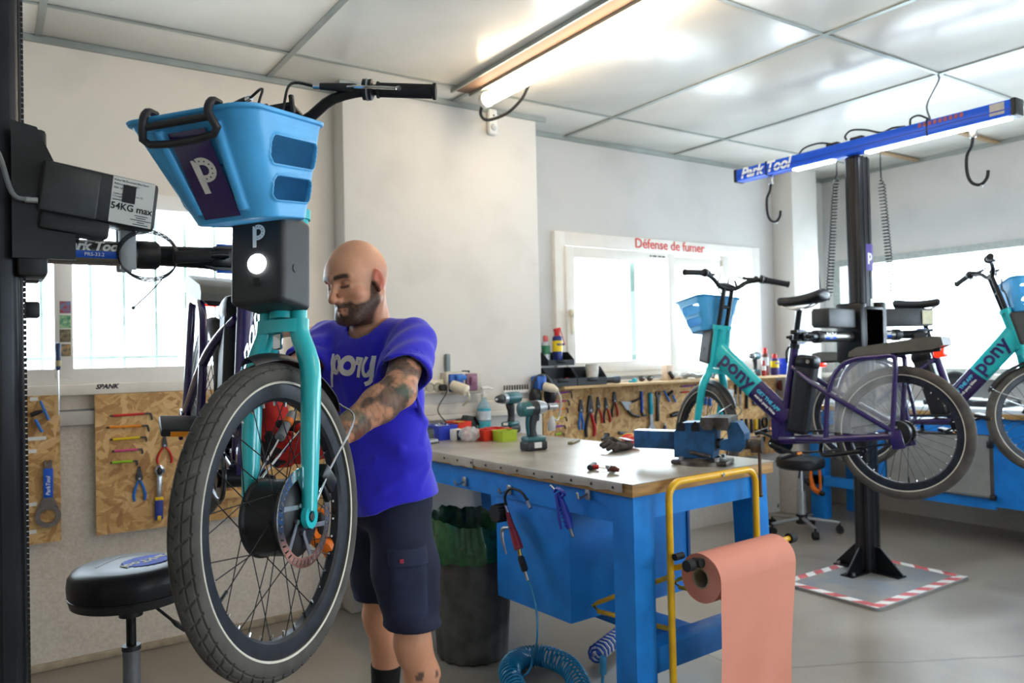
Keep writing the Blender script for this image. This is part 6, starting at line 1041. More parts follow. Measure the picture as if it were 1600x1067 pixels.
t = thing('cone_spanner', 'black and teal tool hanging behind the teal frame', 'tool'); MB().tube([A_(1167, 612), A_(1167, 618)], .009, 8).build('top', TEALP, t); MB().tube([A_(1167, 618), A_(1167, 638)], .011, 8).build('grip', BLACK, t)
t = thing('tyre_lever', 'blue lever with black foot behind the teal frame', 'lever'); MB().tube([A_(1177, 612), A_(1178, 630)], .010, 8).build('grip', PARKBLUE, t); MB().tube([A_(1177, 631), A_(1186, 632)], .008, 8).build('foot', BLACK, t)
rk = thing('screwdriver_rack', 'pale wooden screwdriver rack on the long board', 'rack'); a, e = A_(1151, 681), A_(1193, 678); MB().box(((a.x + e.x) / 2, YR - .03, (a.z + e.z) / 2), (e.x - a.x, .06, .035), None, .003).build('rail', mat('rack_wood', '#d2ab7c', .6, 0, .1, 20), rk)
for k, (x, m, cp) in enumerate(((1157, BLACK, None), (1164, BLACK, None), (1172, BLACK, None), (1179, YELLOW, BLACK), (1185, BLACK, RED))): screwdriver((x, 654, x + 1, 706), YR - .022, m, ('black screwdriver, leftmost in the wooden rack', 'black screwdriver, second in the wooden rack', 'black screwdriver, third in the wooden rack', 'yellow and black screwdriver in the wooden rack', 'red and black screwdriver, rightmost in the wooden rack')[k], .5, cap=cp)
t = thing('strap_wrench', 'black ring wrench hanging right of the wooden rack', 'wrench'); MB().tube([A_(1195, 666), A_(1194, 690)], .010, 8).build('handle', BLACK, t); c_ = A_(1195, 660); MB().tube([c_ + Vector((math.cos(a) * .028, 0, math.sin(a) * .04)) for a in np.linspace(0, 2 * PI, 18, endpoint=False)], .008, 8, closed=True).build('ring', BLACKMETAL, t)
t = thing('spoke_wrench', 'small silver ring wrench above the black ring wrench', 'wrench'); c_ = A_(1203, 645); MB().tube([c_ + Vector((math.cos(a) * .035, 0, math.sin(a) * .04)) for a in np.linspace(0, 2 * PI, 18, endpoint=False)], .008, 8, closed=True).build('ring', LIGHTGREY, t); MB().tube([c_ + Vector((-.02, 0, -.03)), c_ + Vector((-.035, 0, -.07))], .007, 8).build('handle', LIGHTGREY, t)
t = thing('tape_reel', 'dark red tape reel hung right of the teal frame', 'tape'); c_ = A_(1221, 602, .02); MB().lathe([(.02, -.015), (.045, -.015), (.045, .015), (.02, .015)], 22, Matrix.Translation(c_) @ rotm((90, 0, 0)), closed=True).build('reel', mat('maroon_tape', '#6e2f2a', .5), t); MB().cyl(c_ + Vector((0, .02, 0)), c_ + Vector((0, -.017, 0)), .019, n=14).build('core', BLACK, t)

# ---- things on the sill and shelf under window 2
ZS = 1.1655; YS = YM - .062
def S_(px, py, y=YS): return at(px, py, 'y', y)
BINK = mat('black_bin', '#1e2024', .45, 0, .1, 25)
def stack_bin(x0, x1, z, label, h=.075, y0=YM - .098, d=.14):
    t = thing('stacking_bin', label, 'bin', 'black open front bins on the sill'); th = .004; y1 = y0 - d
    MB().bx((x0, y1, z), (x1, y0, z + th)).build('floor_panel', BINK, t); MB().bx((x0, y0 - th, z), (x1, y0, z + h)).build('back_panel', BINK, t); MB().bx((x0, y1, z), (x1, y1 + th, z + h * .42)).build('front_lip', BINK, t)
    for x in (x0, x1 - th): MB(Matrix.Translation((x, 0, 0))).prism([(y1, z), (y0, z), (y0, z + h), (y0 - d * .55, z + h), (y1, z + h * .42)], 0, th, Matrix(((0, 0, 1, 0), (1, 0, 0, 0), (0, 1, 0, 0), (0, 0, 0, 1)))).build('side_panel', BINK, t)
    MB().box(((x0 + x1) / 2, y1 - .003, z + h * .3), (.08, .006, .02), None, .002).build('label_slot', BLACKMETAL, t)
    return t
# shelf carrying the bins in front of the window board
struct('trim_4', MB().bx((3.06, YM - .26, 1.132), (5.46, YM - .10, 1.150), .003), mat('shelf_wood', '#c9a878', .6, 0, .12, 12))
zs = 1.1505; x0, x1 = S_(851, 580, YM - .2).x, S_(896, 580, YM - .2).x; hb2 = S_(870, 567, YM - .24).z - zs
stack_bin(x0, x1, zs, 'lower black stacking bin with red knobs under the spray cans', .12); stack_bin(x0, x1 - .02, zs + .135, 'upper black stacking bin holding the spray cans', .085); x2, x3 = S_(897, 580, YM - .2).x, S_(942, 580, YM - .2).x; stack_bin(x2, x3, zs, 'black stacking bin holding the white cup', .12)
for k, dx in enumerate((.05, .09, .20, .15)): q = Vector((x0 + dx, YM - .17, zs + .03)); one('knob', MB().ball(q, (.022, .022, .024)).cyl(q + Vector((0, 0, -.026)), q, .010, n=8), (RED, mat('olive_knob', '#6a5a3c', .5), RED, BLACK)[k], ('red knob at the left in the lower black bin', 'olive knob in the middle of the lower black bin', 'red knob at the right in the lower black bin', 'black knob in the lower black bin')[k], 'knob', 'knobs in the lower black bin')
WDB = mat('can_blue', '#23306f', .3, .2); WDY = mat('can_yellow', '#f0cf1c', .4)
def spray(p, h, r, body, cap, label, band=None, text=None, straw=False):
    t = thing('spray_can', label, 'spray can', 'spray cans and bottles'); M = Matrix.Translation(p); MB(M).lathe([(0, 0), (r * .95, 0), (r, .006), (r, h * .72), (r * .85, h * .78), (r * .5, h * .80), (0, h * .80)], 22).build('body', body, t); MB(M).lathe([(r * .6, h * .79), (r * .62, h * .93), (r * .45, h), (0, h)], 18).build('cap', cap, t)
    if band: MB(M).lathe([(r * 1.005, h * .36), (r * 1.01, h * .36), (r * 1.01, h * .66), (r * 1.005, h * .66)], 22, closed=True).build('label', band, t)
    if text: MB(M).text(text, r * .62, Matrix.Translation((-.0, -r * 1.02, h * .55)) @ facing_y((0, 0, 0)), .0015, off=.0006).build('lettering', WDB, t)
    if straw: MB(M).tube([(0, 0, h), (r * .4, -r * .5, h * .97), (r * 1.5, -r * .5, h * .55)], .003, 6).build('straw', RED, t); MB(M).box((-.0, -.0, h * .97), (r * 1.5, r * .8, h * .08), (0, -12, 0), .006).build('nozzle', RED, t)
zc = zs + .14; q = S_(871, 540, YM - .16); spray(Vector((q.x, YM - .16, zc)), .235, .033, WDB, RED, 'blue and yellow spray can with red straw in the upper bin', WDY, 'WD-40', True); q = S_(853, 540, YM - .16); spray(Vector((q.x + .02, YM - .13, zc)), .19, .028, mat('can_grey', '#b9bcc0', .35, .4), mat('cap_pink', '#c9605c', .4), 'grey spray can left of the blue one in the upper bin', mat('can_green', '#2f7a54', .4))
q = S_(925, 570, YM - .17); one('paper_cup', MB().lathe([(0, 0), (.036, 0), (.046, .13), (.043, .13), (.034, .004), (0, .004)], 24, Matrix.Translation((q.x, YM - .17, zs + .005))).lathe([(.0465, .127), (.048, .13), (.0465, .133), (.045, .13)], 24, Matrix.Translation((q.x, YM - .17, zs + .005)), closed=True), mat('cup_cream', '#d9d6cc', .5), 'white cup standing in the black bin on the shelf', 'cup')
q = S_(953, 590, YM - .18); t = thing('torch', 'black torch lying on the shelf right of the bins', 'torch'); MB().tube([(q.x - .07, YM - .18, zs + .026), (q.x + .02, YM - .18, zs + .026)], .022, 14).build('barrel', BLACK, t); MB().tube([(q.x + .02, YM - .18, zs + .026), (q.x + .04, YM - .18, zs + .026), (q.x + .075, YM - .18, zs + .026)], [.022, .026, .026], 14).build('head', mat('slate_plastic', '#3d4450', .4), t)
q = S_(1008, 587, YM - .18); t = thing('sunglasses', 'sunglasses lying on the shelf below the window', 'glasses'); 
for s in (0, 1): MB().ball((q.x - .03 + s * .075, YM - .18, zs + .022), (.032, .008, .02)).build('lens', mat('lens_brown', '#3b3226', .15), t)
MB().tube([(q.x - .06, YM - .175, zs + .035), (q.x + .0, YM - .182, zs + .032), (q.x + .08, YM - .175, zs + .035)], .003, 6).build('bridge', BLACK, t); MB().tube([(q.x + .08, YM - .175, zs + .035), (q.x + .10, YM - .13, zs + .006)], .003, 6).build('temple', BLACK, t)
q = S_(990, 589, YM - .18); one('teal_clip', MB().box((q.x, YM - .19, zs + .014), (.035, .02, .028), None, .005).cyl((q.x - .05, YM - .19, zs + .008), (q.x - .01, YM - .19, zs + .008), .007, n=8), TEALP, 'small teal clip left of the sunglasses', 'clip')
t = thing('small_hammer', 'small hammer lying on the shelf near the hanging bike', 'hammer'); q = S_(1048, 585, YM - .18); MB().tube([(q.x - .01, YM - .18, zs + .06), (q.x + .022, YM - .18, zs + .018)], .014, 10).build('head', BLACK, t); MB().tube([(q.x + .02, YM - .18, zs + .012), (q.x + .11, YM - .17, zs + .010)], .008, 8).build('handle', mat('handle_wood', '#9c8060', .6), t)
t = thing('wood_block', 'pale wooden block standing on the shelf beside the hammer', 'block'); q = S_(1043, 577, YM - .14); MB().box((q.x, YM - .14, zs + .055), (.07, .05, .11), None, .004).build('block', mat('pale_block', '#d8c0a8', .6), t); q = S_(1059, 581, YM - .14); MB().box((q.x, YM - .14, zs + .03), (.035, .03, .055), None, .004).build('switch', WHITE, t)
t = thing('paper_stack', 'crumpled white papers on the shelf behind the teal frame', 'paper'); q = S_(1078, 587, YM - .18)
for k in range(5): MB().sheet(lambda u, v, k=k: (q.x - .05 + u * .17, YM - .23 + v * .1, zs + .003 + k * .006 + .012 * math.sin(u * 7 + k) * math.sin(v * 5 + k) + .012), 8, 5).build('sheet', LABELW, t)
p = S_(1180, 580, YM - .19); cordless(0, 0, zs, 200, 'teal cordless driver standing on the far shelf by the bottles', 'drill', .8, Vector((p.x, YM - .19, zs)))
q = S_(1196, 580, YM - .18); spray(Vector((q.x, YM - .18, zs)), .22, .03, mat('oil_bottle', '#6d3a34', .3), RED, 'dark oil bottle with red cap on the far shelf', mat('bottle_label', '#d9dfe0', .5)); q = S_(1208, 580, YM - .19); spray(Vector((q.x + .01, YM - .2, zs)), .17, .033, mat('can_violet', '#3b2d6b', .35), RED, 'short spray can with yellow label beside the blue mug', WDY, 'WD-40')
q = S_(1189, 580, YM - .22); spray(Vector((q.x + .012, YM - .24, zs)), .12, .016, mat('glue_red', '#b0302a', .4), RED, 'tiny red bottle left of the oil bottle', WHITE)
q = S_(1225, 575, YM - .18); t = thing('blue_mug', 'bright blue mug at the right end of the shelf', 'mug'); MB().lathe([(0, 0), (.05, 0), (.054, .005), (.054, .13), (.050, .13), (.049, .008), (0, .008)], 26, Matrix.Translation((q.x + .015, YM - .18, zs))).build('cup', mat('mug_blue', '#1c3fd0', .35), t); MB().tube([(q.x + .065, YM - .19, zs + .105), (q.x + .10, YM - .2, zs + .09), (q.x + .10, YM - .2, zs + .045), (q.x + .065, YM - .19, zs + .03)], .007, 8, sub=4).build('handle', MATS['mug_blue'], t)
# ================================================================== THE MAN (built in a yawed frame: x to the picture's right, y away, z up)
PM = Matrix(((.8302, .5576, 0, 0), (-.5576, .8302, 0, 0), (0, 0, 1, 0), (0, 0, 0, 1))) @ Matrix.Translation((-.44, 2.45, 0))
man = thing('person', 'bald bearded man in blue T-shirt and dark shorts working on the near bike', 'person', None, PM)
V3 = lambda *a: np.array(a, float)
P_ = dict(pel=V3(.03, .06, .95), hipL=V3(.078, -.015, .90), hipR=V3(-.018, .135, .90), knL=V3(.122, -.055, .50), knR=V3(-.022, .205, .50), anL=V3(.132, -.02, .10), anR=V3(-.03, .245, .10),
          shL=V3(.140, -.055, 1.415), shR=V3(-.166, .14, 1.425), elL=V3(.124, -.285, 1.275), wrL=V3(-.038, -.418, 1.150), elR=V3(-.222, -.12, 1.31), wrR=V3(-.204, -.345, 1.232))
# ---- head frame
HC = V3(-.034, -.045, 1.603); yw = R(33); pt = R(15)
f0 = V3(-math.sin(yw), -math.cos(yw), 0); rt = V3(-math.cos(yw), math.sin(yw), 0); up = V3(0, 0, 1); ff = f0 * math.cos(pt) - up * math.sin(pt); uu = up * math.cos(pt) + f0 * math.sin(pt)
tl = R(-3); rt2 = rt * math.cos(tl) + uu * math.sin(tl); uu = uu * math.cos(tl) - rt * math.sin(tl); rt = rt2
HR = np.stack([rt, ff, uu], 1); HRm = Matrix(HR.tolist())
hp = lambda x, y, z: HC + HR @ V3(x, y, z)
def ax_(lo, hi, f0_, f1_, fine, coarse): return np.concatenate([np.arange(lo, f0_, coarse), np.arange(f0_, f1_, fine), np.arange(f1_, hi + coarse, coarse)])
F = Field(ax_(-.36, .32, -.165, .105, .003, .008), ax_(-.5, .42, -.21, .125, .003, .008), ax_(-.01, 1.76, 1.455, 1.755, .003, .009))
# legs, pelvis, torso, arms (torso and hips stay inside the clothes)
for s in 'LR':
    hip, kn, an = P_['hip' + s], P_['kn' + s], P_['an' + s]; F.chain([hip, hip * .5 + kn * .5, kn], [.078, .068, .052], .02); bk_ = V3(.018, .012, 0)
    F.chain([kn, kn * .72 + an * .28 + bk_, kn * .35 + an * .65 + bk_ * .6, an], [.050, .053, .043, .034], .02); F.cap(kn + V3(-.022, -.012, .0), kn + V3(-.018, -.01, -.04), .034, .03, .025); F.chain([an, an + V3(-.05, -.03, -.05), an + V3(-.14, -.08, -.07)], [.034, .036, .028], .02)
F.ell(P_['pel'], (.15, .11, .12), .03); F.ell((.01, .05, 1.1), (.13, .095, .16), .03); F.ell((-.01, .045, 1.3), (.145, .095, .16), .04); F.cap(P_['shL'], P_['shR'], .05, .05, .04)
F.chain([P_['shL'], P_['elL']], [.055, .046], .02); F.chain([P_['elL'], P_['elL'] * .72 + P_['wrL'] * .28, P_['elL'] * .3 + P_['wrL'] * .7, P_['wrL'], P_['wrL'] + V3(-.05, -.03, -.008)], [.046, .050, .036, .030, .028], .02); F.cap(P_['elL'] + V3(.008, .01, -.008), P_['elL'] + V3(0, -.01, -.01), .040, .038, .015)
F.chain([P_['shR'], P_['elR']], [.052, .044], .02); F.chain([P_['elR'], P_['elR'] * .7 + P_['wrR'] * .3, P_['wrR'], P_['wrR'] + V3(.01, -.04, -.03)], [.044, .046, .030, .028], .02)
# neck
F.chain([hp(0, -.035, -.045), V3(-.008, .025, 1.49), V3(-.004, .04, 1.44)], [.056, .058, .07], .02); 
for sx in (1, -1): F.cap(hp(sx * .055, -.03, -.05), V3(-.012 - sx * .02, .0 - .0, 1.455), .016, .014, .02)
# skull and face
E_ = lambda c, r, k=.01, sub=False: F.ell(hp(*c), r, k, sub, HRm)
C_ = lambda a, b, ra, rb, k=.008, sub=False: F.cap(hp(*a), hp(*b), ra, rb, k, sub)
E_((0, -.016, .035), (.0765, .098, .088), .02); E_((0, -.055, .012), (.066, .055, .065), .02); E_((0, .026, -.035), (.060, .066, .088), .03); E_((0, .048, .03), (.062, .045, .05), .025)
for s in (1, -1):
    C_((s * .060, .005, -.06), (s * .028, .070, -.100), .020, .021, .03); E_((s * .044, .058, -.030), (.022, .022, .018), .02)     # jaw line, cheekbone
    C_((s * .010, .0925, .0215), (s * .047, .074, .0245), .0092, .0085, .012)                                                                       # brow
    E_((s * .0325, .0955, .004), (.020, .0185, .0135), .010, True)                                                                                # socket
    E_((s * .0315, .0715, .0035), (.0145, .0135, .0125), .004); C_((s * .018, .0835, -.0035), (s * .046, .074, -.003), .0034, .003, .004); C_((s * .018, .0845, -.0095), (s * .044, .076, -.0095), .003, .003, .008)   # lowered lid, lash roll, lower lid
    E_((s * .0125, .100, -.041), (.0085, .010, .0075), .006); E_((s * .007, .108, -.0485), (.0035, .006, .003), .002, True)
    M2 = HRm.to_4x4() @ rotm((0, 0, s * 22)); F.ell(hp(s * .0795, -.012, -.008), (.0085, .020, .033), .006, False, M2); F.ell(hp(s * .0885, -.007, -.005), (.006, .011, .020), .004, True, M2); F.ell(hp(s * .081, -.004, -.034), (.007, .009, .010), .006)
E_((0, .078, -.104), (.024, .018, .020), .018)                                                                                                   # chin
C_((0, .090, .012), (0, .116, -.033), .0075, .0105, .012); E_((0, .115, -.037), (.0125, .0115, .0105), .008); C_((0, .092, -.052), (0, .090, -.06), .009, .010, .012)
C_((-.020, .083, -.070), (0, .0945, -.0665), .0045, .006, .006); C_((.020, .083, -.070), (0, .0945, -.0665), .0045, .006, .006); C_((-.018, .082, -.0785), (0, .0915, -.0805), .005, .007, .006); C_((.018, .082, -.0785), (0, .0915, -.0805), .005, .007, .006)
C_((-.022, .0905, -.0735), (.022, .0905, -.0735), .0016, .0016, .003, True); F.cap(hp(0, .0985, -.0735), hp(0, .094, -.0735), .002, .002, .003, True)
def vnoise(p, sc, seed=0):                           # cheap smooth value noise
    q = p * sc; r = np.zeros(len(p)); rs = np.random.RandomState(seed)
    for k in range(7): d = rs.randn(3); d /= np.linalg.norm(d); r += np.sin(q @ d * rs.uniform(.7, 2.2) + rs.uniform(0, 6.28))
    return r / 7 ** .5
def skin_col(v):
    c = np.tile(np.array(lin('#cf9474')[:3]), (len(v), 1)); h = (v - HC) @ HR; x, y, z = h.T; hd = v[:, 2] > 1.42
    def mixc(m, hexc): nonlocal c; m = np.clip(m, 0, 1)[:, None]; c = c * (1 - m) + np.array(lin(hexc)[:3]) * m
    st = lambda e0, e1, a: np.clip((a - e0) / (e1 - e0), 0, 1)
    n = vnoise(h, 120, 3) * .006
    mixc(hd * st(.02, .07, z) * .25, '#dba98c'); mixc(hd * .35 * st(.025, .0, np.abs(z + .03)) * st(.03, .06, np.abs(x)) * st(.02, .05, y), '#c4755c'); mixc(hd * .5 * st(.03, .0, np.sqrt(x ** 2 + (y - .115) ** 2 + (z + .035) ** 2)), '#c67c62')
    ear = hd * st(.074, .080, np.abs(x)) * st(.05, .035, np.abs(z + .008)) * (np.abs(y + .01) < .035); mixc(ear * .75, '#c65c48')
    # beard: jaw, chin, moustache, sideburn; stubble shadow on the sides of the shaved head
    front = st(-.012, .004, y); edge = -.050 - .012 * st(.02, .06, np.abs(x)) + .055 * st(.030, .0, y - .005) * st(.05, .06, np.abs(x)); bd = st(.006, -.006, z - edge - n) * front * st(-.148, -.135, z)
    mou = st(.006, .0, np.abs(z + .0600 + .15 * np.abs(x)) - .006 - n) * st(.036, .028, np.abs(x)) * (y > .06); lips = st(.004, .0, np.sqrt(((z + .0735) / 1.0) ** 2 + (np.abs(x) / 2.8) ** 2) - .0055); chk = st(.028, .020, np.abs(x)) * st(-.092, -.086, z) * st(-.066, -.070, z) * st(.004, .008, np.abs(x) + .02 * (z > -.080))
    beard = np.clip(np.maximum(bd * (1 - .75 * chk), mou), 0, 1) * (1 - lips) * hd; gr = .93 + .07 * np.sin(vnoise(h, 2600, 5) * 3); mixc(beard * gr * .96, '#241a15'); mixc(lips * hd * .6, '#a06252')
    shv = hd * st(.035, .0, z - .0) * st(.05, .066, np.abs(x)) * st(.045, .01, y) * (1 - beard) * (1 - ear); mixc(shv * .30, '#8d7263')
    brow = hd * st(.0100, .004, np.abs(z - .0255 - .10 * np.clip(np.abs(x) - .012, 0, .025) + .25 * np.clip(np.abs(x) - .040, 0, 1)) ) * st(.009, .014, np.abs(x)) * st(.060, .050, np.abs(x)) * (y > .035); mixc(brow * .95, '#33241c')
    lash = hd * st(.0050, .0028, np.abs(z + .0060 - 14 * (np.abs(x) - .032) ** 2)) * st(.016, .019, np.abs(x)) * st(.048, .044, np.abs(x)) * (y > .06); mixc(lash * .9, '#241a16'); mixc(hd * .35 * st(.02, .0, np.sqrt((np.abs(x) - .032) ** 2 + (z - .002) ** 2)) * (y > .05), '#a86a55')
    # tattooed left arm, small tattoos on the calves
    aL, wL = P_['elL'], P_['wrL']; sh = P_['shL']; near = np.minimum(np.linalg.norm(np.cross(v - aL, wL - aL), axis=1) / np.linalg.norm(wL - aL), np.linalg.norm(np.cross(v - sh, aL - sh), axis=1) / np.linalg.norm(aL - sh)); arm = (near < .062) * (v[:, 2] < 1.42) * (v[:, 2] > 1.10) * (v[:, 0] > -.06) * (v[:, 1] < -.05)
    a = vnoise(v, 62, 11); b_ = vnoise(v, 130, 12); tat = np.clip(st(-.35, .05, a) * .85 + st(.05, .25, np.abs(b_) * -1 + .35) * .5, 0, 1); mixc(arm * tat * .88, '#3a3a37'); mixc(arm * st(.75, .95, vnoise(v, 40, 14)) * .6, '#2f5a4c'); mixc(arm * st(.9, 1.2, vnoise(v, 70, 15)) * .4, '#8a3a2c')
    lg = (v[:, 2] < .42) * (v[:, 2] > .30); mixc(lg * st(.55, .75, vnoise(v, 75, 21)) * .8 * (v[:, 0] > .10), '#2d2d2f'); mixc(st(.0, .02, v[:, 2] - .36) * (v[:, 2] < .47) * (v[:, 0] > .02) * (v[:, 0] < .06) * (v[:, 1] > .1) * st(.3, .5, vnoise(v, 70, 22)) * .8, '#2d2d2f')
    # warmer knees and elbows
    return c
SKIN = mat('skin', '#ffffff', .5, 0, .04, 90, .12, 700, attr='Col', spec=.45, dist=.001)
link('body', F.mesh('body', SKIN, skin_col, smooth=2), man)
# ---- T-shirt
SHIRT = mat('shirt_blue', '#2720cc', .85, 0, .05, 12, .15, 500, sheen=.25); X0_, X1_ = -.30, .30
F = Field(np.arange(-.32, .30, .0055), np.arange(-.27, .30, .0055), np.arange(.84, 1.53, .0055))
Mc = Matrix.Rotation(R(-34), 4, 'Z'); Mh = Matrix.Rotation(R(-48), 4, 'Z')
F.ell((-.012, .045, 1.315), (.192, .122, .165), .04, False, Mc); F.ell((.0, .045, 1.18), (.174, .124, .20), .05, False, Mc); F.ell((.02, .05, 1.04), (.172, .130, .19), .05, False, Mh); F.ell((.03, .06, .90), (.190, .150, .13), .05, False, Mh); F.cap((.03, .06, 1.0), (.03, .06, .84), .135, .15, .05); F.cap(P_['hipL'] + V3(-.005, .0, .10), P_['hipL'] + V3(-.002, 0, -.06), .108, .122, .05)
F.cap(P_['shL'] + V3(-.015, .01, -.005), P_['shR'] + V3(.015, -.01, -.005), .062, .060, .04); F.cap(V3(-.005, .045, 1.44), V3(.09, -.02, 1.43), .055, .05, .03); F.cap(V3(-.005, .045, 1.44), V3(-.12, .11, 1.435), .055, .05, .03)
dL = (P_['elL'] - P_['shL']); dR = (P_['elR'] - P_['shR']); FS = Field(*F.ax)
FS.cap(P_['shL'], P_['shL'] + dL * .74 + V3(0, 0, -.012), .070, .080, .03); FS.cap(P_['shR'], P_['shR'] + dR * .75 + V3(0, 0, -.012), .066, .074, .03)
X, Y, Z = np.meshgrid(*F.ax, indexing='ij', sparse=True)
# folds: soft drape down the belly, diagonals from the armpit, bunching at the waist
fold = .0075 * np.sin(30 * (X * .8 - Y * .6) + 9 * Z + 2.2 * np.sin(7 * Z)) * np.clip((1.28 - Z) / .25, 0, 1) + .005 * np.sin(46 * Z + 26 * X - 14 * Y) * np.clip(1 - abs(Z - 1.04) / .2, 0, 1) * np.clip((X + .02) / .12, 0, 1) + .003 * np.sin(60 * (Z + .6 * X)) * np.clip(1 - abs(Z - 1.30) / .10, 0, 1)
F.F += (fold).astype(np.float32)
F.F = np.maximum(F.F, (.895 + .05 * np.clip((X - .03) / .15, 0, 1) + .012 * np.sin(X * 22) - Z).astype(np.float32))                                       # hem
for a, d, rI in ((P_['shL'], dL, .064), (P_['shR'], dR, .060)):                          # sleeve ends, hollow
    u_ = d / np.linalg.norm(d); e = a + d * .66; u_ = u_ + V3(0, 0, -.30); u_ /= np.linalg.norm(u_); pl = (X - e[0]) * u_[0] + (Y - e[1]) * u_[1] + (Z - e[2]) * u_[2]; near = (X - e[0]) ** 2 + (Y - e[1]) ** 2 + (Z - e[2]) ** 2
    FS.F = np.where(near < .13 ** 2, np.maximum(FS.F, pl + .004 * np.sin(60 * X + 40 * Z)), FS.F).astype(np.float32); FS.cap(a + d * .50 + V3(0, 0, -.008), a + d * 1.1 + V3(0, 0, -.012), rI, rI + .006, .004, True)
FS.F += (.0025 * np.sin(70 * (Y - X) + 30 * Z)).astype(np.float32); F.F = smin(F.F, FS.F, .025).astype(np.float32)
F.ell((.03, .06, .86), (.158, .118, .13), .006, True, Mh)                                # open bottom
F.cap(V3(-.008, .02, 1.425), hp(0, -.03, -.045), .066, .064, .004, True)                  # neck opening
F.cap(V3(-.030, -.018, 1.468), V3(-.040, -.032, 1.51), .028, .04, .01, True)
def ridge(pts, r, k=.018):                            # a soft cloth fold lying on the shirt's near surface
    q = []
    for x, z in pts:
        ix, iz = np.searchsorted(F.ax[0], x), np.searchsorted(F.ax[2], z); ins = np.where(F.F[ix, :, iz] < 0)[0]
        if len(ins): q.append(V3(x, F.ax[1][ins[0]] + .006, z))
    if len(q) > 1: F.chain(q, [r * .5] + [r] * (len(q) - 2) + [r * .4], k)
for pts in ([(.165, 1.05), (.11, 1.01), (.05, .97), (-.02, .935)], [(.172, 1.03), (.15, .975), (.135, .92)], [(.165, 1.07), (.10, 1.085), (.03, 1.06), (-.04, 1.02)], [(.155, 1.26), (.16, 1.16), (.158, 1.10)], [(-.125, 1.28), (-.10, 1.16), (-.06, 1.03), (-.04, .95)], [(-.09, 1.40), (-.075, 1.33), (-.055, 1.24)], [(.03, 1.41), (.01, 1.34), (-.02, 1.22), (-.03, 1.12)], [(.07, 1.38), (.05, 1.30), (.035, 1.18)]): ridge(pts, .010)
link('t_shirt', F.mesh('t_shirt', SHIRT, smooth=3), man)
ring = []
for a in np.linspace(0, 2 * PI, 30, endpoint=False): ring.append(a)
# printed word on the chest: projected onto the shirt
dg = bpy.context.evaluated_depsgraph_get(); bpy.context.view_layer.update()
def print_on(target, body, size, origin, fwd, name, m, off, ext=.0016, shear=0):
    o = bpy.data.objects[target]; fwd = Vector(fwd).normalized(); xr_ = Vector((-fwd.y, fwd.x, 0)).normalized() * 1; xr_ = Vector((0, 0, 1)).cross(-fwd).normalized() * -1
    xr_ = fwd.cross(Vector((0, 0, 1))).normalized(); yu = xr_.cross(fwd).normalized()
    bm = bmesh.new()
    for vs_, fs_ in body:
        vs = [bm.verts.new((p[0] * size, p[1] * size, 0)) for p in vs_]
        for f_ in fs_: bm.faces.new([vs[i] for i in f_])
    bmesh.ops.triangulate(bm, faces=bm.faces[:]); bmesh.ops.subdivide_edges(bm, edges=[e for e in bm.edges if e.calc_length() > .008], cuts=2); bmesh.ops.triangulate(bm, faces=bm.faces[:])
    bm.verts.ensure_lookup_table(); bad = []
    for v in bm.verts:
        p = Vector(origin) + xr_ * v.co.x + yu * v.co.y; hit, loc, nor, _ = o.ray_cast(p - fwd * .3, fwd)
        if hit: v.co = loc - fwd * ext
        else: bad.append(v)
    bmesh.ops.delete(bm, geom=bad, context='VERTS'); me = bpy.data.meshes.new(name); bm.to_mesh(me); bm.free(); me.materials.append(m); return me
cd = Vector((math.sin(R(22)), math.cos(R(22)), 0))    # looking into the chest
u = lambda L: [((x - 530) * 1.06, 345 - y) for x, y in L]; el = lambda cx, cy, rx, ry: u([(cx + rx * math.cos(t), cy + ry * math.sin(t)) for t in np.linspace(0, 2 * PI, 16, endpoint=False)])
word = [stroke(u([(207, 188), (203, 300), (212, 420), (216, 640)]), 42), stroke(el(285, 335, 58, 105), 66, True), stroke(el(480, 352, 96, 98), 78, True), stroke(u([(628, 238), (626, 290), (628, 345)]), 44), stroke(u([(608, 268), (650, 264), (694, 268)]), 44), stroke(u([(688, 250), (672, 340), (645, 510)]), 50), stroke(u([(758, 240), (732, 330), (724, 410), (745, 478), (790, 478), (835, 420)]), 54), stroke(u([(850, 228), (846, 360), (838, 500), (810, 570), (745, 602)]), 56)]
link('chest_print', print_on('t_shirt', word, .000228, (-.056, -.09, 1.345), cd, 'chest_print', mat('shirt_print', '#efece8', .8, 0, .03, 40), 0, .0022), man, 'white printed word')
dots = [([(x + 6 * math.cos(t), y + 6 * math.sin(t)) for t in np.linspace(0, 2 * PI, 7, endpoint=False)], [tuple(range(7))]) for x, y in u([(266, 240), (308, 243), (330, 272), (334, 337), (307, 402), (272, 430), (236, 425)])]
link('chest_print_dots', print_on('t_shirt', dots, .000228, (-.056, -.09, 1.345), cd, 'chest_print_dots', PRINTK, 0, .0034), man)
# ---- shorts
SHORT = mat('shorts_navy', '#1b2038', .85, 0, .1, 14, .2, 500); F = Field(np.arange(-.24, .28, .0055), np.arange(-.22, .36, .0055), np.arange(.52, 1.0, .0055))
F.ell((.03, .06, .93), (.172, .130, .13), .03, False, Mh); hb = V3(0, 0, 0)
for s in 'LR':
    hip, kn = P_['hip' + s], P_['kn' + s]; F.chain([hip + V3(0, .01, -.02), hip * .55 + kn * .45, kn + V3(.002, 0, .02)], [.100, .097, .088], .03)
X, Y, Z = np.meshgrid(*F.ax, indexing='ij', sparse=True); F.F += (.003 * np.sin(34 * X + 20 * Z + 3 * np.sin(12 * Z)) + .0025 * np.sin(70 * Z + 30 * Y) * np.clip((.66 - Z) / .08, 0, 1)).astype(np.float32)
F.F = np.maximum(F.F, (.558 - .03 * np.clip((X - .02) * 6, -.3, .3) - Z).astype(np.float32)); F.F = np.maximum(F.F, (Z - .985).astype(np.float32))
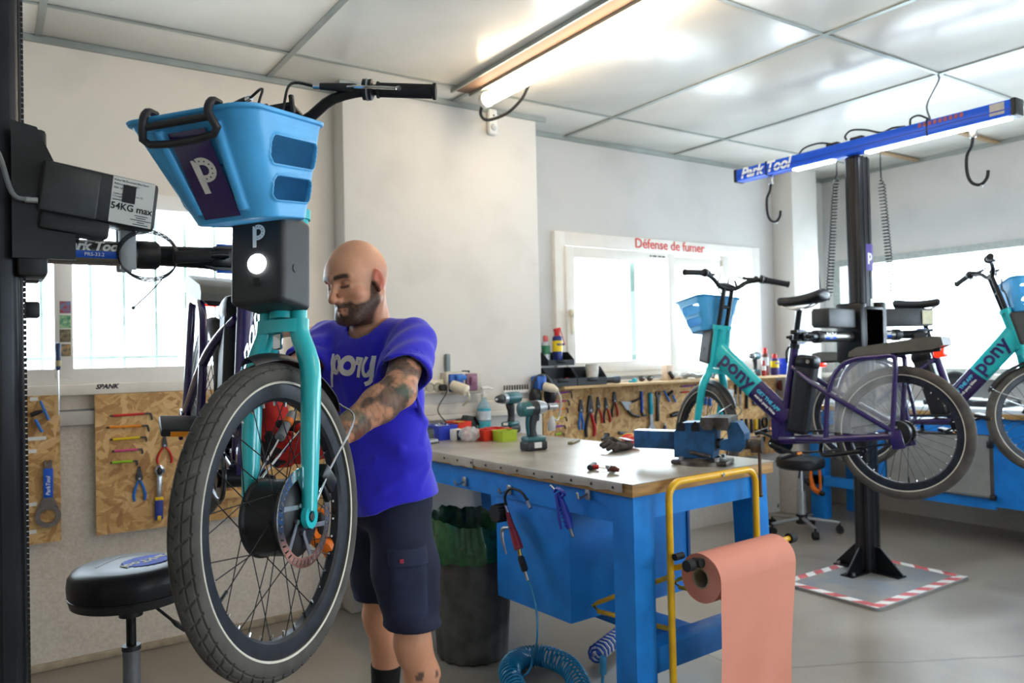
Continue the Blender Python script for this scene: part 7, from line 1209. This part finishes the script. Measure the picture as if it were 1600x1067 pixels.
for s in 'LR': kn = P_['kn' + s]; F.cap(kn + V3(0, 0, -.05), kn * .6 + P_['hip' + s] * .4, .074, .078, .004, True)
so_ = link('shorts', F.mesh('shorts', SHORT, smooth=3), man)
# cargo pocket on the left thigh, facing the viewer
pc = Vector((.118, -.115, .70)); pn = Vector((.28, -.96, .05)).normalized(); pm = basis(pc, Vector((0, 0, 1)).cross(pn), (0, 0, 1)); SH2 = mat('shorts_pocket', '#252b46', .85, 0, .1, 20, .2, 500)
def wrap(name, body_w, body_h, ox, oz, m, lift=.006, nx=10, nz=12, cut=None):
    v = []; ok = {}
    for i in range(nx + 1):
        for j in range(nz + 1):
            u, w_ = (i / nx - .5) * body_w + ox, (j / nz - .5) * body_h + oz; p = pm @ Vector((u, w_, 0)); hit, loc, nor, _ = so_.ray_cast(p + pn * .2, -pn); e = min(i, nx - i, j, nz - j); v.append((loc if hit else p) + pn * (lift if e > 0 else -.002))
    f = [(i * (nz + 1) + j, (i + 1) * (nz + 1) + j, (i + 1) * (nz + 1) + j + 1, i * (nz + 1) + j + 1) for i in range(nx) for j in range(nz)]; return MB().add(v, f).build(name, m, man, ang=60)
bpy.context.view_layer.update()
wrap('cargo_pocket', .115, .19, 0, -.02, SH2, .009); wrap('pocket_flap', .125, .055, 0, .072, SH2, .016); wrap('pocket_label', .022, .022, -.022, .066, mat('label_red', '#a52f42', .7), .0185, 4, 4)
# ---- socks and shoes
SOCK = mat('sock_black', '#131315', .9, 0, .1, 40, .3, 300); SHOE = mat('shoe_dark', '#26262a', .7)
for s in 'LR':
    kn, an = P_['kn' + s], P_['an' + s]; bk_ = V3(.018, .012, 0); q = kn * .46 + an * .54; q = kn + (an - kn) * ((.50 - .315) / .40) + bk_ * .75; b = MB(); b.tube([q + V3(0, 0, .004), q, kn * .35 + an * .65 + bk_ * .55, an + V3(0, 0, 0), an + V3(-.03, -.015, -.04)], [.050, .0515, .0475, .039, .042], 20, sub=3); b.build('sock', SOCK, man)
    sh_ = Field(np.arange(-.22, .12, .006), np.arange(-.18, .12, .006), np.arange(-.02, .12, .006)); sh_.chain([(.025, .015, .045), (-.06, -.035, .045), (-.15, -.085, .035)], [.042, .045, .040], .02); sh_.cap((.02, .01, .08), (-.02, -.01, .07), .044, .045, .02); X, Y, Z = np.meshgrid(*sh_.ax, indexing='ij', sparse=True); sh_.F = np.maximum(sh_.F, (.002 - Z).astype(np.float32)); so2 = link('shoe', sh_.mesh('shoe', SHOE, M=Matrix.Translation((an[0], an[1], 0)), smooth=2), man)
    b = MB(Matrix.Translation((an[0], an[1], 0))); b.tube([(.05, .03, .008), (-.06, -.035, .008), (-.175, -.10, .008)], [.040, .048, .036], 16, sub=3, flat=.22); b.build('sole', RUBBER, so2)
# ---- gloves: palm, four bent fingers and a thumb each
def glove(name, wrist, palm, kn_dir, fdir, side, curl, col):
    w_ = V3(*wrist); p = V3(*palm); d = (p - w_); d /= np.linalg.norm(d); side = V3(*side); side = side - d * (side @ d); side /= np.linalg.norm(side); nrm = np.cross(d, side)            # nrm: back of the hand
    lo = p - .16; hi = p + .16; F = Field(*[np.arange(a, b, .0032) for a, b in zip(lo, hi)])
    Mr = Matrix(np.stack([side, d, nrm], 1).tolist()); F.ell(p, (.043, .050, .021), .012, False, Mr); F.chain([w_ - d * .012, w_ + d * .02, p - d * .02], [.037, .035, .034], .012)
    for k, (o, L_) in enumerate(((-.032, .070), (-.011, .080), (.011, .076), (.031, .060))):
        b0 = p + d * .040 + side * o; a1, a2, a3 = curl[0], curl[0] + curl[1], curl[0] + curl[1] + curl[2]; r = .0115 if k < 3 else .010; q = [b0]
        for a_, l in ((a1, .45), (a2, .32), (a3, .25)): q.append(q[-1] + (d * math.cos(a_) - nrm * math.sin(a_) + side * o * 1.5) * L_ * l)
        F.chain(q, [r * 1.1, r, r * .95, r * .85], .004)
    t0 = p - d * .015 - side * .034; q = [t0, t0 + (-side * .65 + d * .6 - nrm * .35) * .034, t0 + (-side * .65 + d * .6 - nrm * .35) * .034 + (d * .75 - nrm * .6 - side * .1) * .030, t0 + (-side * .65 + d * .6 - nrm * .35) * .034 + (d * .75 - nrm * .6 - side * .1) * .052]; F.chain(q, [.016, .014, .0125, .0105], .008)
    def gc(v):
        h = (v - p) @ np.stack([side, d, nrm], 1); c = np.tile(np.array(lin('#c4231d')[:3]), (len(v), 1)); m = ((h[:, 2] < -.004) | (h[:, 1] > .060 + .012 * np.sin(h[:, 0] * 200))) & (h[:, 1] > -.055); c[m] = np.array(lin('#2a2224')[:3]); return c
    link(name, F.mesh(name, mat('glove_cloth', '#ffffff', .8, 0, .1, 90, .4, 400, attr='Col'), gc, smooth=2), man)
glove('glove', P_['wrL'], (-.095, -.452, 1.140), None, None, (-.1, .3, -1.0), (.45, .8, .6), None)
glove('glove', P_['wrR'], (-.178, -.412, 1.190), None, None, (.9, .25, .1), (.5, .85, .6), None)
for wv, d in ((P_['wrL'], V3(.6, .35, .1)), (P_['wrR'], V3(-.05, .5, .25))):
    pass
# ---- the driver in his hands
a, b_ = atd(458, 645, 1.99), atd(404, 744, 1.80); d = (b_ - a).normalized(); t = thing('hex_driver', 'long steel driver with orange banded grip held by the gloved hands', 'driver')
MB().tube([a, a + d * .006, a + d * .05, a + d * .095, a + d * .10], [.009, .0125, .011, .0125, .008], 14).build('handle', GREY, t); MB().tube([a + d * .03, a + d * .045], .0128, 14).build('band', ORANGE, t); MB().cyl(a + d * .1, b_, .0028, n=8).build('shaft', CHROME, t)
# ---- orange clamp behind the brake disc
t = thing('quick_clamp', 'orange clamp behind the brake disc of the near wheel', 'clamp'); A_ = lambda x, y, D=1.86: atd(x, y, D)
MB().tube([A_(484, 820), A_(494, 842), A_(511, 852), A_(519, 868)], [.014, .024, .026, .022], 10, sub=4, flat=.7).build('body', ORANGE, t); MB().tube([A_(497, 795), A_(508, 802), A_(514, 798)], [.006, .007, .005], 8, sub=4).build('trigger', ORANGE, t); MB().tube([A_(500, 800), A_(503, 820), A_(500, 845)], .010, 10, sub=3).build('grip', BLACK, t); MB().box(A_(500, 853, 1.84), (.025, .006, .010), (0, 20, 35)).build('slot', BLACK, t); MB().tube([A_(495, 842), A_(470, 815), A_(462, 780)], .005, 8).build('bar', DARKSTEEL, t)
# ================================================================== RIGHT BENCH, ROLLING STOOL, NEAR STOOL, CABLES
XF = 5.5
t = thing('side_bench', 'blue bench along the right wall below the long window', 'workbench'); WT = mat('white_top', '#dfe6ea', .3, 0, .04, 10)
MB().bx((XF - .03, -.4, .905), (XR - .15, 3.95, .935), .003).build('counter_top', WT, t); MB().bx((XF - .035, -.4, .872), (XR - .15, 3.95, .905), .003).build('counter_edge', OAK, t)
MB().bx((XF, -.4, .29), (XF + .03, 2.53, .872)).build('front_panel', BENCH, t); MB().bx((XF, 2.53, .76), (XF + .03, 3.9, .872)).build('apron', BENCH, t); MB().bx((XF, 2.53, .27), (XF + .03, 3.9, .345)).build('stretcher', BENCH, t)
MB().bx((XF, 3.80, 0), (XF + .10, 3.92, .872), .004).build('leg', BENCH, t); MB().bx((XF, 3.28, .345), (XF + .03, 3.36, .76)).build('post', BENCH, t); MB().bx((XF + .1, -.35, 0), (XF + .2, -.25, .872)).build('leg', BENCH, t); MB().bx((XF + .35, 2.4, 0), (XF + .45, 2.5, .872)).build('leg', BENCH, t); MB().bx((XF + .45, 3.80, 0), (XF + .53, 3.9, .872)).build('leg', BENCH, t)
t = thing('hanging_mat', 'grey mat hanging on the blue bench front with a black ended rod', 'mat'); y0, y1 = 2.55, 3.26
MB().sheet(lambda u, v: (XF - .012 - .004 * math.sin(u * 8) * v, y0 + (y1 - y0) * u, .755 - .41 * v), 12, 8).build('sheet', mat('mat_grey', '#8a8782', .7, 0, .06, 12), t); MB().cyl((XF - .018, y0 - .01, .352), (XF - .018, y1, .352), .010, n=10).build('rod', mat('rod_grey', '#6b6a68', .4, .5), t); MB().cyl((XF - .018, y0 - .035, .352), (XF - .018, y0 - .005, .352), .02, n=12).build('rod_end', BLACK, t); MB().box((XF - .018, y0 - .01, .70), (.03, .04, .05), None, .008).build('clip', BLACK, t)
# things on the right bench
q = at(1505, 622, 'x', XF + .25); t = thing('keyboard_tray', 'black tray with white papers on the right bench', 'tray'); MB().box((XF + .25, q.y - .05, .955), (.25, .55, .04), None, .01).build('tray', BLACK, t); 
for k in range(3): MB().box((XF + .22, q.y - .2 + k * .15, .979 + k * .003), (.17, .12, .006), (0, 0, k * 8 - 6)).build('paper', LABELW, t)
q = at(1500, 608, 'x', XF + .45); t = thing('scooter_wheel', 'small black wheel lying at the back of the right bench', 'wheel'); Mw = Matrix.Translation((XF + .50, q.y + .05, 1.052)) @ rotm((0, 80, 0)); MB(Mw).lathe([(.07, -.025), (.105, -.02), (.115, 0), (.105, .02), (.07, .025)], 30, closed=True).build('tyre', RUBBER, t); MB(Mw).lathe([(0, -.02), (.07, -.02), (.07, .02), (0, .02)], 24).build('hub', BLACK, t); MB(Mw).cyl((0, 0, -.03), (0, 0, .03), .018, n=14).build('bearing', STEEL, t)
# rolling stool at the back
c = at(1245, 812, 'z', .05); c = Vector((5.02, 3.66, 0)); t = thing('rolling_stool', 'rolling stool with grey column beside the right bench', 'stool'); MB().cyl(c + Vector((0, 0, .08)), c + Vector((0, 0, .30)), .032, n=18).build('column', LIGHTGREY, t); MB().cyl(c + Vector((0, 0, .29)), c + Vector((0, 0, .47)), .024, n=16).build('piston', STEEL, t); MB().cyl(c + Vector((0, 0, .06)), c + Vector((0, 0, .13)), .042, n=18).build('hub', BLACK, t)
for k in range(5):
    a = R(20 + 72 * k); d = Vector((math.cos(a), math.sin(a), 0)); MB().tube([c + Vector((0, 0, .105)), c + d * .26 + Vector((0, 0, .078))], [.018, .013], 10, flat=.8).build('base_arm', LIGHTGREY, t); e = c + d * .26
    MB().cyl(e + Vector((0, 0, .05)), e + Vector((0, 0, .08)), .008, n=8).build('caster_stem', BLACK, t); s = Vector((-d.y, d.x, 0)); b = MB(); b.cyl(e - s * .02 + Vector((0, 0, .027)), e + s * .02 + Vector((0, 0, .027)), .027, n=18); b.build('caster', RUBBER, t)
MB().lathe([(0, .47), (.15, .47), (.17, .485), (.175, .52), (.165, .545), (.10, .553), (0, .553)], 32, Matrix.Translation(c)).build('seat', mat('stool_black', '#17171a', .4, 0, .08, 20), t); MB().tube([c + Vector((.0, 0, .46)), c + Vector((-.08, -.05, .45)), c + Vector((-.13, -.08, .42))], .006, 8).build('lever', BLACK, t)
# orange ratchet strap on the leg of the right bench
t = thing('ratchet_clamp', 'orange and black clamp hanging on the leg of the right bench', 'clamp'); A_ = lambda x, y: at(x, y, 'x', XF - .02)
MB().tube([A_(1268, 724), A_(1280, 730), A_(1282, 765)], .010, 8, sub=2).build('frame', ORANGE, t); MB().tube([A_(1268, 724), A_(1267, 745), A_(1271, 762), A_(1281, 770)], [.010, .014, .024, .02], 10, sub=3).build('body', ORANGE, t); MB().cyl(A_(1259, 749), A_(1266, 755), .028, n=16).build('reel', BLACK, t); MB().ball(A_(1285, 771), .022).build('foot', BLACK, t)
# dark bits left on the floor by the wall
t = thing('parts_heap', 'small dark heap of parts on the floor behind the workbench', 'parts'); q = at(1226, 795, 'z', .03); MB().box((q.x + .1, q.y + .05, .03), (.16, .08, .06), (0, 0, 20), .02).build('block', mat('dark_heap', '#45423e', .7), t); MB().box((q.x + .0, q.y + .1, .045), (.09, .07, .05), (10, 20, 40), .015).build('block', MATS['dark_heap'], t)
# cables on the corner pillar
A_ = lambda x, y: at(x, y, 'y', 4.205)
b = MB(); b.tube([A_(1262, 262), A_(1272, 270), A_(1273, 300), A_(1275, 325), A_(1273, 350), A_(1277, 385), A_(1277, 410), A_(1280, 440), A_(1283, 470)], .008, 6, sub=5); one('wall_cable', b, BLACK, 'black cable snaking down the corner beside the right window', 'cable', 'cables in the corner')
b = MB(); b.tube([A_(1270, 268), A_(1282, 266), A_(1288, 276), A_(1289, 320), A_(1289, 350)], .010, 6, sub=5); one('wall_cable', b, BLACK, 'thick straight black cable in the corner beside the right window', 'cable', 'cables in the corner')
struct('trim_5', MB().bx((6.0, 4.17, 0), (6.05, YM, ZC - .01), .004), WHITE)
# ---- near stool
q = atd(204, 920, 2.1); c = Vector((q.x, q.y, 0)); t = thing('shop_stool', 'round black shop stool with blue printed seat beside the near wheel', 'stool'); zt_ = atd(204, 903, 2.1).z; VIN = mat('vinyl_black', '#19181a', .36, 0, .05, 20, .05, 200, spec=.2); Mq = Matrix.Translation((c.x, c.y, zt_)) @ rotm((0, 0, 0))
r_ = .152; so3 = MB(Mq).lathe([(0, .042), (.05, .042), (r_ - .035, .040), (r_ - .014, .033), (r_ - .003, .018), (r_, -.005), (r_ - .002, -.028), (r_ - .006, -.032)], 56).build('seat', VIN, t); MB(Mq).lathe([(r_ - .006, -.032), (r_ - .003, -.036), (r_ - .008, -.055), (r_ - .04, -.062), (0, -.062)], 56).build('seat_base', BLACK, t); MB(Mq).tube([(math.cos(a) * (r_ - .004), math.sin(a) * (r_ - .004), -.032) for a in np.linspace(0, 2 * PI, 56, endpoint=False)], .003, 6, closed=True).build('piping', BLACKMETAL, so3)
lg = basis((.055, -.012, .0425), (RM[0, 0], RM[1, 0], 0), (.55, .83, 0)); lg = basis((.040, -.010, .0425), (-.876, -.496, 0), (.496, -.875, 0))
b = MB(Mq @ lg); n = 48; pts = []
for i in range(n): a = 2 * PI * i / n; r2 = .050 if i % 2 else .055; pts.append((r2 * math.cos(a) * 1.25, r2 * math.sin(a)))
b.prism(pts, 0, .0008); b.build('seat_print', mat('print_blue', '#1c3fb8', .6, spec=.15), so3); MB(Mq @ lg).text('ParkTool', .040, Matrix.Translation((0, 0, .0012)), .0004, 0, .0012).build('seat_lettering', mat('print_cream', '#d9d4c0', .7, spec=.15), so3)
b = MB(Mq @ basis((-.045, .045, .0422), (.62, .78, 0), (-.78, .62, 0)))
for k in range(9): b.box((-.055 + k * .013, 0, 0), (.010, .004, .0004))
b.build('seat_small_print', GREY, so3)
MB().cyl((c.x, c.y, zt_ - .10), (c.x, c.y, zt_ - .06), .03, n=16).build('mount', BLACK, t); MB().cyl((c.x, c.y, zt_ - .30), (c.x, c.y, zt_ - .08), .0125, n=16).build('piston', mat('piston_dark', '#2b2c2a', .25, .8), t); MB().cyl((c.x, c.y, .09), (c.x, c.y, zt_ - .185), .022, n=20).build('column', mat('column_grey', '#6a6c6e', .45, .3), t); MB().cyl((c.x, c.y, zt_ - .19), (c.x, c.y, zt_ - .178), .024, n=20).build('column_cap', BLACK, t)
e0 = Vector((c.x, c.y, zt_ - .07)) + Vector((.83, -.55, 0)) * .055; e1 = e0 + Vector((.83, -.55, 0)) * .055 + Vector((0, 0, -.045)); MB().tube([e0, e1], .004, 8).build('lever', BLACK, t); MB().tube([e1, e1 + (e1 - e0) * .25, e1 + (e1 - e0) * .65], [.006, .011, .007], 10, sub=3, flat=.6).build('lever_paddle', BLACK, t)
for k in range(5):
    a = R(10 + 72 * k); d = Vector((math.cos(a), math.sin(a), 0)); MB().tube([c + Vector((0, 0, .11)), c + d * .25 + Vector((0, 0, .075))], [.02, .014], 10).build('base_arm', BLACK, t); e = c + d * .25; s = Vector((-d.y, d.x, 0)); MB().cyl(e - s * .02 + Vector((0, 0, .027)), e + s * .02 + Vector((0, 0, .027)), .027, n=16).build('caster', RUBBER, t); MB().cyl(e + Vector((0, 0, .045)), e + Vector((0, 0, .08)), .008, n=8).build('caster_stem', BLACK, t)

# ================================================================== settle: roots at the base of their things
bpy.context.view_layer.update()
for o in list(bpy.data.objects):
    if o.parent or o.type not in {'EMPTY', 'MESH'} or o.name in FIXED: continue
    if o.type == 'EMPTY':
        pts = [c.matrix_world @ Vector(q) for c in o.children_recursive if c.type == 'MESH' for q in c.bound_box]
        if not pts: continue
        loc = Vector(((min(p.x for p in pts) + max(p.x for p in pts)) / 2, (min(p.y for p in pts) + max(p.y for p in pts)) / 2, min(p.z for p in pts)))
        for c in o.children: c.matrix_parent_inverse = Matrix.Translation(-loc)
        o.location = loc
    elif o.data.users == 1 and o.matrix_world.translation.length < 1e-6 and not o.children and o.get('kind') != 'structure':
        bb = [Vector(q) for q in o.bound_box]; loc = Vector(((bb[0].x + bb[6].x) / 2, (bb[0].y + bb[6].y) / 2, bb[0].z)); o.data.transform(Matrix.Translation(-loc)); o.location = loc
